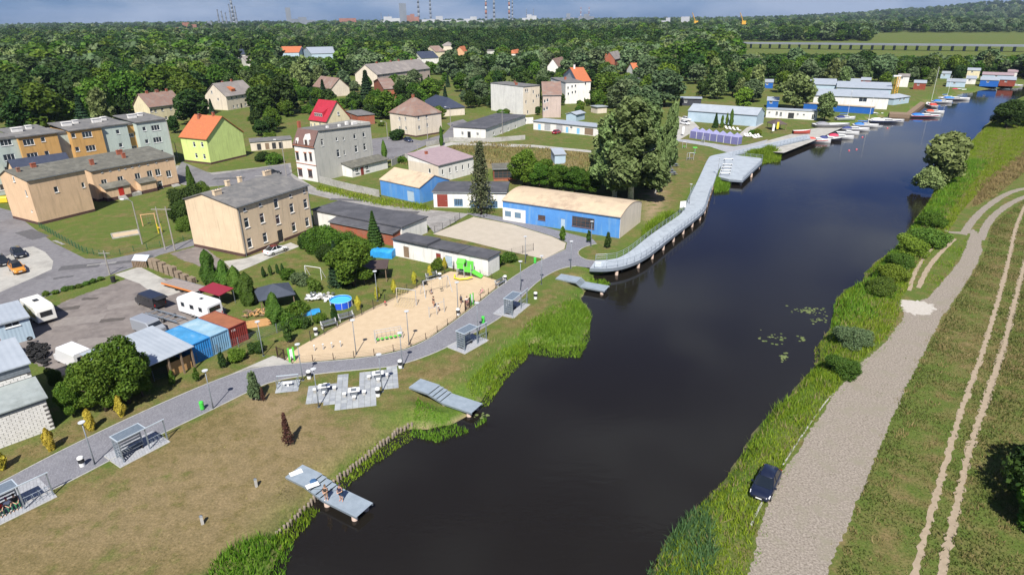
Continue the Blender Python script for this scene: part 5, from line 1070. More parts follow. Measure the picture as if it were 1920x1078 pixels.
# --- the far forest: nobody could count it
fp = []
fr = np.random.default_rng(5)
def forest_ok(x,y):
    px,py = PIX((x,y,0))
    if px < -150 or px > 2100: return False
    if px > 1630 and 62 < py < 128: return False                  # meadow by the motorway
    if px > 1375 and 78 < py < 122: return False
    if 380 < px < 560 and 96 < py < 108: return False
    if py > 232: return False
    return True
RIV_FAR = [(x,y) for x,y in RIVER]
rr_ = 200.0
while rr_ < 6800:
    s_ = max(7.0,rr_*.0125)
    nA = int(1.75*rr_/s_)
    ang = -.875 + 1.75*(np.arange(nA)+fr.random(nA))/nA
    for q in ang:
        x,y = rr_*math.sin(q) + fr.normal()*s_*.4,rr_*math.cos(q) + fr.normal()*s_*.4
        if y < 150: continue
        px,py = PIX((x,y,0))
        if py > (168 if px < 600 else 143) and -70 < px < 2050:                           # belts above stand there
            continue
        if not forest_ok(x,y): continue
        hh = fr.uniform(7,19)*(1+min(rr_,3500)/9000)*(.75+.5*(.5+.5*math.sin(x/90+math.sin(y/130)*2)))
        if px > 1375 and py > 118: hh = min(hh,9.5)
        if rr_ < 900:
            if not clear((x,y),hh,.3*hh): continue
            if y < 450 and river_d(np.array([x]),np.array([y]))[0] < 3: continue
            if fr.random() < .12: continue
        fp.append((x,y,hh))
    rr_ += s_*.85
fp = np.array(fp); nf = len(fp)
fme = bpy.data.meshes.new('forest'); fme.vertices.add(nf)
fz = hill(fp[:,0],fp[:,1])
fme.vertices.foreach_set('co',np.stack([fp[:,0],fp[:,1],fz-.3],-1).ravel().astype(np.float32))
at_ = fme.attributes.new('scl','FLOAT','POINT'); at_.data.foreach_set('value',(fp[:,2]/10).astype(np.float32))
at_ = fme.attributes.new('rot','FLOAT','POINT'); at_.data.foreach_set('value',fr.uniform(0,6.28,nf).astype(np.float32))
sel = fr.random(nf); patch = np.sin(fp[:,0]/170+np.sin(fp[:,1]/210)*2)*.5+np.sin(fp[:,1]/260+1.3)*.5
ids = np.where(sel < .40,0,np.where(sel < .70,1,np.where(sel < .8,2,3))); ids = np.where((patch > .45) & (sel > .3),3,ids); ids = np.where((patch < -.5) & (sel > .5),0,ids)
at_ = fme.attributes.new('idx','INT','POINT'); at_.data.foreach_set('value',ids.astype(np.int32))
forest = put('far_forest',fme); tag(forest,'dense far forest reaching to the horizon','forest',kind='stuff')
samples = [('round','dark'),('round','mid'),('birch','birch'),('willow','silver')]
ng = bpy.data.node_groups.new('scatter','GeometryNodeTree'); ng.interface.new_socket('Geometry',in_out='INPUT',socket_type='NodeSocketGeometry'); ng.interface.new_socket('Geometry',in_out='OUTPUT',socket_type='NodeSocketGeometry')
gi,go = ng.nodes.new('NodeGroupInput'),ng.nodes.new('NodeGroupOutput'); jn = ng.nodes.new('GeometryNodeJoinGeometry'); iop = ng.nodes.new('GeometryNodeInstanceOnPoints')
anchors = []
for i,(k,lf) in enumerate(samples):
    q = P(*((60,145),(150,143),(420,146),(1560,146))[i])
    T = tree('tree standing at the near edge of the far forest, %s' % ('dark crowned','bright green','slender birch','silvery willow')[i],(q.x,q.y,0),13,k,lf,'far',1.3,group='near edge of the far forest')
    anchors.append(T.children[1] if 'crown' in T.children[1].name else T.children[0])
for c in reversed(anchors):
    oi = ng.nodes.new('GeometryNodeObjectInfo'); oi.transform_space = 'ORIGINAL'; oi.inputs['Object'].default_value = c; oi.inputs['As Instance'].default_value = True
    ng.links.new(oi.outputs['Geometry'],jn.inputs[0])
def named(n,tp):
    a_ = ng.nodes.new('GeometryNodeInputNamedAttribute'); a_.data_type = tp; a_.inputs[0].default_value = n; return a_.outputs['Attribute']
cx = ng.nodes.new('ShaderNodeCombineXYZ'); cs = ng.nodes.new('ShaderNodeCombineXYZ'); mu = ng.nodes.new('ShaderNodeMath'); mu.operation = 'MULTIPLY'; mu.inputs[1].default_value = 1.45
ng.links.new(gi.outputs[0],iop.inputs['Points']); ng.links.new(jn.outputs[0],iop.inputs['Instance']); iop.inputs['Pick Instance'].default_value = True
ng.links.new(named('idx','INT'),iop.inputs['Instance Index']); ng.links.new(named('rot','FLOAT'),cx.inputs[2]); ng.links.new(cx.outputs[0],iop.inputs['Rotation'])
sc_ = named('scl','FLOAT'); ng.links.new(sc_,mu.inputs[0]); ng.links.new(mu.outputs[0],cs.inputs[0]); ng.links.new(mu.outputs[0],cs.inputs[1]); ng.links.new(sc_,cs.inputs[2]); ng.links.new(cs.outputs[0],iop.inputs['Scale'])
ng.links.new(iop.outputs[0],go.inputs[0]); md = forest.modifiers.new('scatter','NODES'); md.node_group = ng
# --- blades: reeds, rank grass, meadow
REED = leafmat('reed',(.09,.18,.010),(.22,.32,.03),.0,.35); RANK = leafmat('rank_grass',(.11,.20,.010),(.26,.35,.03),.0,.35); STRAW = leafmat('straw_grass',(.16,.13,.05),(.30,.23,.10),.0); SEDGE = leafmat('sedge',(.06,.085,.015),(.13,.14,.04),.0,.3)
BLUER = leafmat('blue_reed',(.06,.12,.04),(.13,.2,.075),.0,.3)
def blades(name,px,per,h,w_,m,seed,label,cat='grass',zlevel=None,clump=.0,world=None,maxd=None):
    poly = poly_np(px) if px else world; r = np.random.default_rng(seed); lo,hi = poly.min(0),poly.max(0)
    n = int((hi-lo).prod()*per); q = r.uniform(lo,hi,(n,2)); q = q[inside(poly,q[:,0],q[:,1])]
    if clump:
        f = np.sin(q[:,0]*1.9+np.sin(q[:,1]*1.3)*2)+np.sin(q[:,1]*2.3+np.sin(q[:,0]*.9)*2); q = q[f > clump]
    for b_ in BARE: q = q[~inside(b_,q[:,0],q[:,1])]
    for k_,b_ in enumerate(TRACKS): q = q[pdist(b_,q[:,0],q[:,1],False) > (.22 if k_ < 4 else .5)]
    if len(q) == 0: return None
    d = river_d(q[:,0],q[:,1]); z_ = land_z(q[:,0],q[:,1],d); z_ = np.maximum(z_,WATER_Z)
    if maxd is not None: k = d > maxd; q,z_,d = q[k],z_[k],d[k]
    n = len(q); var = .6+.5*np.sin(q[:,0]*.55+seed)*np.sin(q[:,1]*.47+seed*2)+.35*r.random(n); hh = h*np.clip(var,.35,1.5)
    b0 = np.stack([q[:,0],q[:,1],z_-.05],1); a_ = r.random(n)*6.283; sd_ = np.stack([np.cos(a_),np.sin(a_),np.zeros(n)],1)*(w_*r.uniform(.6,1.3,n))[:,None]
    ln = r.normal(size=(n,2))*.35*hh[:,None]; tp = b0 + np.concatenate([ln,hh[:,None]],1)
    o = put(name,quads_mesh(name,np.stack([b0-sd_,b0+sd_,tp],1),m)); return tag(o,label,cat,kind='stuff')
blades('reeds',[(380,1120),(392,1062),(430,1030),(520,992),(548,985),(530,1060),(480,1120)],60,.7,.06,REED,1,'bright reeds at the bottom left corner of the water')
blades('rank_grass',[(500,1010),(548,948),(640,865),(720,805),(765,780),(772,806),(700,852),(600,934),(530,1015)],45,.45,.07,RANK,2,'rank grass fringe above the timber palisade')
blades('reeds',[(768,800),(782,748),(800,745),(880,766),(915,770),(880,792),(820,812)],60,.55,.06,REED,3,'reeds in front of the middle pier')
blades('reeds',[(872,722),(905,690),(945,652),(985,632),(990,655),(945,700),(915,745),(897,748)],60,.6,.06,RANK,4,'bright reeds behind the middle pier')
blades('reeds',[(950,660),(990,606),(1035,574),(1075,562),(1108,575),(1106,622),(1088,655),(1040,655),(990,648)],60,.6,.06,REED,5,'large reed bed bulging into the river')
blades('reeds',[(1108,516),(1130,512),(1145,520),(1128,535),(1105,530)],60,.6,.08,RANK,6,'small grass tuft under the boardwalk end')
blades('reeds',[(1342,332),(1368,334),(1366,350),(1340,354)],40,1.1,.1,REED,7,'reeds in the corner below the terrace')
blades('reeds',[(1395,288),(1440,279),(1466,284),(1464,296),(1430,300),(1405,297)],30,1.3,.14,REED,8,'reeds between terrace and marina quay')
blades('reeds',[(1202,442),(1225,415),(1262,402),(1268,412),(1240,432),(1215,452)],40,1.3,.12,REED,9,'tall weeds beside the boardwalk ramp')
RBZ = [(1190,1160),(1240,1010),(1300,948),(1390,845),(1480,732),(1530,672),(1530,640),(1562,600),(1570,550),(1620,525),(1622,508),(1690,445),(1742,372),(1790,296),(1830,254),(1900,196),(1990,176),(1990,272),(1920,290),(1850,345),(1800,400),(1775,440),(1712,518),(1692,560),(1680,610),(1640,655),(1598,690),(1478,858),(1430,960),(1400,1080),(1380,1160)]
blades('rank_grass',RBZ,34,.5,.06,RANK,10,'lush rank grass all along the right bank')
blades('reeds',[(1190,1160),(1215,1050),(1290,945),(1340,915),(1330,960),(1345,1040),(1300,1160)],45,1.0,.06,BLUER,11,'blue green reed bed at the bottom of the right bank')
blades('reeds',[(1386,852),(1440,770),(1520,690),(1560,640),(1600,640),(1590,690),(1540,740),(1470,810),(1420,860)],20,.85,.06,REED,12,'tall reeds on the right bank below the chalk patch')
blades('reeds',[(1560,612),(1566,558),(1625,528),(1690,450),(1742,375),(1800,300),(1860,300),(1790,385),(1745,450),(1690,545),(1640,600)],14,.9,.08,REED,13,'tall reeds on the right bank above the chalk patch')
MEAD = [(1545,1160),(1606,950),(1690,742),(1770,600),(1845,480),(1862,420),(1920,375),(2120,345),(2300,500),(2300,1160)]
blades('meadow_grass',MEAD,26,.30,.07,SEDGE,14,'olive meadow grass right of the gravel road')
blades('dry_grass',MEAD,22,.38,.05,STRAW,15,'straw coloured dry grass patches in the right meadow',clump=.55)
blades('dry_grass',[(1822,390),(1840,345),(1920,285),(1990,275),(1990,315),(1920,325),(1862,372)],14,.8,.1,STRAW,16,'band of straw coloured grass along the far track')
blades('lawn_tufts',[(-60,1020),(0,985),(240,870),(400,785),(520,735),(740,790),(640,875),(545,955),(420,1060),(330,1160),(-60,1160)],7,.12,.07,STRAW,17,'parched tufts in the riverside lawn')
blades('lawn_tufts',[(-60,880),(130,790),(400,690),(640,592),(850,503),(860,508),(640,606),(420,706),(120,845),(-60,918)],9,.14,.07,SEDGE,18,'uneven turf along the path edge')
blades('rank_grass',[(600,348),(720,372),(790,384),(815,392),(800,397),(700,384),(590,356)],10,.7,.12,RANK,19,'overgrown verge below the concrete garden wall')
blades('rank_grass',[(735,300),(900,265),(1115,290),(1115,330),(1040,330),(960,320),(890,300),(820,295),(760,312)],4,.8,.16,STRAW,20,'tall straw grass of the fallow plot')

DEAD = leafmat('dead_stems',(.20,.16,.07),(.34,.27,.14),.0)
blades('dry_stems',RBZ,9,.75,.04,DEAD,21,'dead straw stems standing in the right bank grass',clump=.3)
blades('dry_stems',[(850,715),(880,668),(980,575),(1050,545),(1085,548),(1060,580),(960,640),(900,720)],14,.5,.04,DEAD,22,'dead straw stems among the left reeds',clump=.2)
GE = [(1530,1160),(1560,1045),(1602,955),(1642,862),(1682,762),(1704,712),(1735,655),(1762,604),(1800,545),(1833,495)]
for k_,(ln_,sd_) in enumerate(((GE,24),([(1380,1160),(1408,1065),(1444,925),(1484,858),(1562,745),(1602,690),(1650,652),(1690,602)],25))):
    w0 = poly_np(ln_); e_ = np.gradient(w0,axis=0); nrm = np.stack([-e_[:,1],e_[:,0]],1)/np.linalg.norm(e_,axis=1,keepdims=True)
    sv = BARE.pop(1); blades('verge_grass',None,26,.2,.05,(STRAW,RANK)[k_],sd_,('straw tufts creeping over the right edge of the gravel','green tufts creeping over the left edge of the gravel')[k_],world=np.vstack([w0-nrm*.55,(w0+nrm*.55)[::-1]]),clump=-.2); BARE.insert(1,sv)

sv = BARE.pop(1); blades('verge_grass',[(1440,1160),(1480,1060),(1535,930),(1600,800),(1655,710),(1700,650),(1712,655),(1668,718),(1618,808),(1556,935),(1505,1062),(1475,1160)],9,.14,.05,SEDGE,26,'sparse weeds between the ruts of the gravel road',clump=.5); BARE.insert(1,sv)

blades('rank_grass',[(1745,552),(1775,518),(1805,478),(1815,450),(1795,450),(1765,478),(1740,510),(1728,545)],26,.35,.06,RANK,27,'green grass island between gravel road and short ruts')
# ================================================================ boardwalk, piers, park furniture
def fr2(A,B,z=0.0):
    a_,b_ = P(*A,z),P(*B,z); d = b_-a_; return a_,math.atan2(d.y,d.x),math.hypot(d.x,d.y)
def poly_at(pts,t):
    L_ = [0.0]
    for p,q in zip(pts,pts[1:]): L_.append(L_[-1]+(q-p).length)
    s_ = t*L_[-1]
    for i in range(len(pts)-1):
        if s_ <= L_[i+1]+1e-9: return pts[i].lerp(pts[i+1],(s_-L_[i])/max(L_[i+1]-L_[i],1e-9))
    return pts[-1]
def polylen(pts): return sum((q-p).length for p,q in zip(pts,pts[1:]))
DECK = mat('grey_composite_deck',(.36,.40,.44),(.31,.35,.39),.75,.9,dirt=(.27,.30,.335),dscale=.5)
DECK2 = mat('pier_boards',(.27,.32,.37),(.22,.265,.31),.7,1.5)
PILE = mat('pinkish_concrete_pile',(.45,.34,.28),(.36,.28,.23),.9,3)
DZ = .32
inner = [(1117,488),(1152,486.5),(1170,479),(1187,467.5),(1207,450.5),(1230,433),(1262,412),(1280,399),(1287,384),(1300,356),(1311,334),(1328,296),(1335,291.5),(1361,287),(1397,278.5),(1440,269),(1480,260),(1515,252)]
outer = [(1106,503),(1130,504),(1155,502),(1180,496),(1207,484),(1230,467.5),(1264,440),(1319,398.5),(1325,385),(1331,363),(1339,341),(1346,320),(1357,303.5),(1374,292),(1404,285),(1445,277),(1485,268),(1520,260)]
IN = [Vector((v.x,v.y,DZ)) for v in smooth2([P(*q,DZ) for q in inner],2)]; OUT = [Vector((v.x,v.y,DZ)) for v in smooth2([P(*q,DZ) for q in outer],2)]
BW = thing('boardwalk','long grey curving boardwalk with steel railings along the river','boardwalk')
NP = 78
for i in range(NP):
    a_,b_,c_,d_ = poly_at(IN,i/NP),poly_at(OUT,i/NP),poly_at(OUT,(i+1)/NP-.0002),poly_at(IN,(i+1)/NP-.0002)
    m_ = MB(); m_.hexa([p - Vector((0,0,.08)) for p in (a_,b_,c_,d_)],[a_,b_,c_,d_]); m_.build('deck_panel',DECK,BW)
for line,nm in ((IN,'inner'),(OUT,'outer')):
    m_ = MB(); k = 160
    ring = []
    for i in range(k):
        p = poly_at(line,i/(k-1)); q = poly_at(OUT if line is IN else IN,i/(k-1)); n = (p-q); n.z = 0; n.normalize()
        ring.append([p + n*.01 + Vector((0,0,-.02)),p + n*.12 + Vector((0,0,-.02)),p + n*.12 + Vector((0,0,-.52)),p + n*.01 + Vector((0,0,-.52))])
    m_.loft(ring); m_.build('edge_beam',STEEL,BW)
def railing(T,line,t0,t1,off,other,hgt=1.05,rails=3,step=1.9):
    seg = [poly_at(line,t0+(t1-t0)*i/60) for i in range(61)]; oth = [poly_at(other,t0+(t1-t0)*i/60) for i in range(61)]
    pts = []
    for p,q in zip(seg,oth):
        n = p-q; n.z = 0; n.normalize(); pts.append(p + n*off)
    n = max(2,int(polylen(pts)/step)); pm = MB(); pm.box(-.03,-.03,-.05,.03,.03,hgt); pmesh = pm.mesh('post',STEEL)
    for i in range(n+1):
        p = poly_at(pts,i/n); put('post',pmesh,T,p)
    for j in range(rails):
        zz = hgt - j*hgt/rails*.95; m_ = MB(); m_.tube([p + Vector((0,0,zz)) for p in pts],.035 if j == 0 else .02,5); m_.build('handrail' if j == 0 else 'rail',STEEL,T)
railing(BW,OUT,.005,.42,-.06,IN); railing(BW,IN,.0,.37,-.06,OUT); railing(BW,OUT,.72,.98,-.06,IN)
pl = MB(); pl.smooth = True; pl.cyl((0,0),.27,-3.0,0,12); plm = pl.mesh('pile',PILE)
for i in range(26):
    p = poly_at(OUT,.03+i*.036); q = poly_at(IN,.03+i*.036); n = (q-p).normalized(); put('pile',plm,BW,p + n*.45 + Vector((0,0,-.4)))
    m_ = MB(); m_.tube([p+Vector((0,0,-.3)),q+Vector((0,0,-.3))],.12,4); m_.build('cross_beam',STEEL,BW)
# terrace with tiers and slatted seats
TZ = .28
tp = [P(*q,TZ) for q in ((1354,300),(1374,290.5),(1430,297),(1429,304.5),(1393,338),(1367,336),(1347,331),(1351,318))]
TR = thing('river_terrace','stepped grey timber terrace jutting over the water beside the boardwalk','terrace',tp[0])
loc = [p - tp[0] for p in tp]; m_ = MB(); m_.prism([(p.x,p.y) for p in loc],-.16,-.02); m_.build('deck',DECK,TR)
m_ = MB(); m_.prism([(p.x*1.0,p.y) for p in loc],-.62,-.17); m_.build('edge_beam',STEEL,TR)
for j,(t0,zz) in enumerate(((.34,.02),(.22,.2),(.10,.38))):
    A_,B_ = loc[0].lerp(loc[3],t0*.0),loc[6]
    ed = [(1360,304),(1356,322)]; e0,e1 = P(*ed[0],TZ)-tp[0],P(*ed[1],TZ)-tp[0]; dn = Vector((e1.y-e0.y,-(e1.x-e0.x),0)).normalized()
    if dn.x < 0: dn = -dn
    w_ = 3.6-1.2*j; m_ = MB(); m_.prism([(e0.x,e0.y),(e1.x,e1.y),(e1.x+dn.x*w_,e1.y+dn.y*w_),(e0.x+dn.x*w_,e0.y+dn.y*w_)],-.02+.2*j,.18+.2*j-.002); m_.build('tier',DECK,TR)
rl = [tp[1],tp[2],tp[3],tp[4]]; ctr = sum(tp,Vector())/len(tp)
for s_,e_ in zip(rl,rl[1:]): railing(TR,[s_-tp[0]+(ctr-s_).normalized()*.1,e_-tp[0]+(ctr-e_).normalized()*.1],0,1,0,[ctr-tp[0],ctr-tp[0]+Vector((.1,0,0))],.9,3,1.6)
for q in ((1372,333),(1390,336),(1410,322),(1424,306)): p = P(*q,TZ); put('pile',plm,TR,p - tp[0] + Vector((0,0,-.5)))
for i,q in enumerate(((1366,299),(1364,309),(1362.5,314.5),(1361,320),(1359.5,325))):
    p = P(*q,.9); T = thing('slatted_bench','slatted white bench on the terrace tiers, %s counted from the near corner' % ('fifth','fourth','third','second','first')[i],'bench',(p.x,p.y,.68),-.1,'benches on the terrace tiers')
    for j in range(4): m_ = MB(); m_.box(-1.3,j*.14-.28,.34,1.3,j*.14-.18,.40); m_.build('slat',WHITE,T)
    for x in (-1.1,1.1): m_ = MB(); m_.box(x-.05,-.27,0,x+.05,.22,.34); m_.build('leg',DARK,T)
# --- bathing piers
def pier(A,B,C_,D_,t0,t1,label,z0=.16,z1=-.42):
    a_,b_,c_,d_ = P(*A,z0),P(*B,z0),P(*C_,z1),P(*D_,z1)
    s_,e_ = (a_+b_)/2,(c_+d_)/2; d = e_-s_; d.z = 0; Ln = d.length; rz = math.atan2(d.y,d.x); wd = ((b_-a_).length + (c_-d_).length)/2*.97
    T = thing('pier',label,'pier',(s_.x,s_.y,0),rz); n = int(Ln/.17); step = Ln/n
    bd = MB(); bd.box(0,-wd/2,-.05,step-.015,wd/2,0); bm_ = bd.mesh('plank',DECK2)
    for i in range(n):
        t = (i+.5)/n; k = 0 if t < t0 else 1 if t > t1 else round((t-t0)/(t1-t0)*4)/4
        put('plank',bm_,T,(i*step,0,z0+(z1-z0)*k))
    for sgn in (-1,1):
        m_ = MB(); y = sgn*(wd/2-.05); pr = [(0,z0-.06),(Ln*t0,z0-.06),(Ln*t1,z1-.06),(Ln,z1-.06)]
        m_.loft([[(x,y-.05,z_-.18),(x,y+.05,z_-.18),(x,y+.05,z_),(x,y-.05,z_)] for x,z_ in pr]); m_.build('side_beam',STEEL,T)
    for x in (Ln*.55,Ln*.93):
        for sgn in (-1,1): put('pile',plm,T,(x,sgn*wd*.33,z1-.3))
    return T,Ln,wd
PR1,L1,W1 = pier((534,894),(568,870),(699,941.5),(668.5,970),.27,.53,'nearest grey plank pier with two people standing on it')
pier((767,726),(788,709),(903,755),(886,775),.30,.55,'middle grey plank pier running through the reeds')
pier((1041,521.5),(1052.7,514),(1144,535),(1133,546.5),.42,.52,'far small grey plank pier near the boardwalk end')
# --- timber palisade along the bank
PAL = thing('palisade','row of weathered timber posts holding the left bank','palisade'); pc = [P(*q,WATER_Z) for q in ((500,1030),(545,985),(600,930),(650,890),(700,850),(745,814),(772,801))]
m_ = MB(); m_.smooth = True; m_.tube([(0,0,-1.0),(0,0,.62),(0,0,.66)],[.12,.12,.09],8); ps = m_.mesh('post',mat('old_timber',(.26,.215,.17),(.17,.14,.11),.95,4)); n = int(polylen(pc)/.42)
for i in range(n+1):
    p = poly_at(pc,i/n); o = put('post',ps,PAL,(p.x+random.uniform(-.05,.05),p.y+random.uniform(-.05,.05),WATER_Z+random.uniform(-.12,.1))); o.rotation_euler = (random.uniform(-.08,.08),random.uniform(-.08,.08),0)
# --- lamp posts
lm1 = MB(); lm1.smooth = True; lm1.tube([(0,0,0),(0,0,1.0),(0,0,4.5)],[.075,.06,.045],8)
lm2 = MB(); lm2.tube([(0,0,4.5),(0,0,4.62)],[.07,.28],12); lm2.cyl((0,0),.30,4.62,4.68,14); lm3 = MB(); lm3.box(-.14,-.14,0,.14,.14,.03)
LM = [lm1.mesh('pole',GREYM),lm2.mesh('lamp_head',mat('lamp_grey',(.55,.57,.58),None,.5)),lm3.mesh('base_plate',GREYM)]
for i,(x,y,lb) in enumerate(((178,870,'lamp post beside the bin and the left bicycle shelter'),(400,766,'lamp post by the bright green bin'),(568,713,'lamp post at the corner of the table tennis frame pad'),(598,763,'lamp post on the left edge of the game table patio'),(717,734,'lamp post on the right edge of the game table patio'),(755,690,'lamp post with twin heads beside the path bend'),(668,664,'lamp post in the sand left of the green step trail'),(767,646,'lamp post in the sand right of the green step trail'),(859,587,'lamp post in the sand near the playhouse'),(896,629,'lamp post behind the nearer bicycle shelter'),(708,564,'lamp post behind the playground by the pergola'),(494,667,'lamp post by the concrete apron'),(976,544,'lamp post behind the farther bicycle shelter'),(1015,533,'lamp post on the path towards the plaza'),(1070,503,'lamp post where the path meets the boardwalk'),(985,493,'lamp post at the plaza edge'),(1108,462,'lamp post in front of the blue hall'),(1292,385,'lamp post beside the boardwalk sign'),(1345,331,'lamp post where boardwalk and terrace join'))):
    p = P(x,y); T = thing('lamp_post',lb,'lamp',p,0,'park lamp posts')
    for nm,me_ in zip(('pole','lamp_head','base_plate'),LM): put(nm,me_,T)
WOODP = mat('grey_pole',(.32,.30,.27),(.25,.23,.21),.9)
def pole(x,y,top,lb,arm=True):
    h = HT(x,y,top); T = thing('street_light' if arm else 'utility_pole',lb,'pole',P(x,y)); m_ = MB(); m_.tube([(0,0,0),(0,0,h)],[.13,.08],7); m_.build('pole',WOODP,T)
    if arm: m_ = MB(); m_.tube([(0,0,h-.1),(-.5,0,h+.35),(-1.4,0,h+.45)],.05,5); m_.build('arm',GREYM,T); m_ = MB(); m_.box(-2.0,-.13,h+.38,-1.3,.13,h+.5); m_.build('lamp_head',WHITE,T)
    else:
        m_ = MB(); m_.box(-.9,-.05,h-.5,.9,.05,h-.4); m_.build('cross_arm',WOODP,T)
for a_ in ((267,458,378,'slim lamp pole in the small playground lawn'),(400,305,252,'street light in front of the lime house'),(537,330,265,'street light left of the white fronted tenement'),(72,222,200,'street light behind the apartment block'),(727,262,230,'street light by the villa hedge'),(845,238,203,'street light at the service building corner'),(512,168,147,'street light in the left gardens'),(334,300,268,'street light at the tan terrace end')): pole(*a_)
for a_ in ((310,468,388,'left wooden leg pole beside the drive'),(328,470,388,'right wooden leg pole beside the drive'),(206,515,470,'thin pole at the yard entrance'),(754,262,220,'wooden utility pole in front of the villa'),(802,262,222,'wooden utility pole on the street corner'),(785,315,268,'utility pole by the mauve roofed house'),(942,252,208,'utility pole over the service building')): pole(*a_,arm=False)
# --- bins
def bin_(x,y,lb,kind='white'):
    T = thing('litter_bin',lb,'bin',P(x,y),0,'litter bins' if kind == 'white' else 'green bins')
    if kind == 'white':
        m_ = MB(); m_.smooth = False; m_.cyl((0,0),.24,.0,.42,12); m_.build('base',WHITE,T); m_ = MB(); m_.cyl((0,0),.27,.42,.85,12); m_.build('body',DARK,T); m_ = MB(); m_.tube([(0,0,.85),(0,0,1.0),(0,0,1.08)],[.29,.25,.1],12); m_.build('lid',WHITE,T)
    else:
        g = plain('bin_green',(.06,.5,.06),.5); m_ = MB(); m_.cyl((0,0),.22,.12,.85,12); m_.build('body',g,T); m_ = MB(); m_.tube([(0,0,.85),(0,0,1.02),(0,0,1.06)],[.25,.2,.06],12); m_.build('lid',g,T); m_ = MB(); m_.cyl((0,0),.07,0,.12,8); m_.build('foot',DARK,T)
for q in ((155,873,'white and black bin by the left lamp post'),(580,709,'white and black bin above the patio lawn strip'),(751,689,'white and black bin at the path bend'),(709,742,'white and black bin at the patio corner'),(859,591,'white and black bin on the sand edge'),(593,628,'white and black bin at the left bench of the playground'),(825,523,'white and black bin at the back of the playground'),(947,528,'white and black bin at the playground far corner'),(1004,560,'white bin in the far bicycle shelter')): bin_(*q)
for q in ((380,768,'bright green bin on the lawn beside the path'),(906,606,'bright green bin between the two bicycle shelters'),(1003,494,'green and white bin by the plaza')): bin_(*q,kind='green')
# --- bollards
for x,y,lb in ((481,912,'grey concrete bollard in the parched lawn, upper'),(380,982,'grey concrete bollard in the parched lawn, lower')):
    T = thing('bollard',lb,'bollard',P(x,y),.6,'lawn bollards'); m_ = MB(); m_.box(-.11,-.11,0,.11,.11,.8); m_.build('post',CONC,T); m_ = MB(); m_.hexa([(-.13,-.13,.8),(.13,-.13,.8),(.13,.13,.8),(-.13,.13,.8)],[(-.06,-.06,.9),(.06,-.06,.9),(.06,.06,.9),(-.06,.06,.9)]); m_.build('cap',GREYM,T)
# --- benches
def bench(x,y,rz,lb):
    T = thing('park_bench',lb,'bench',P(x,y),rz,'park benches')
    for j in range(4): m_ = MB(); m_.box(-1.1,-.25+j*.13,.43,1.1,-.15+j*.13,.47); m_.build('seat_slat',GREYM,T)
    for j in range(3): m_ = MB(); m_.box(-1.1,.30+.03*j,.56+j*.13,1.1,.34+.03*j,.66+j*.13); m_.build('back_slat',GREYM,T)
    for xx in (-1.0,1.0):
        m_ = MB(); m_.box(xx-.04,-.25,0,xx+.04,-.18,.43); m_.box(xx-.04,.2,0,xx+.04,.28,.43); m_.box(xx-.04,-.25,.38,xx+.04,.28,.429); m_.hexa([(xx-.04,.22,.43),(xx+.04,.22,.43),(xx+.04,.3,.43),(xx-.04,.3,.43)],[(xx-.04,.33,.98),(xx+.04,.33,.98),(xx+.04,.4,.98),(xx-.04,.4,.98)]); m_.box(xx-.03,-.26,.6,xx+.03,.3,.64); m_.build('side_frame',WHITE,T)
bench(618,613,.62,'left bench of the pair at the playground edge'); bench(650,599,.62,'right bench of the pair at the playground edge'); bench(811,522,.7,'bench behind the large swing'); bench(939,534,.95,'dark bench on the path side of the playhouse')
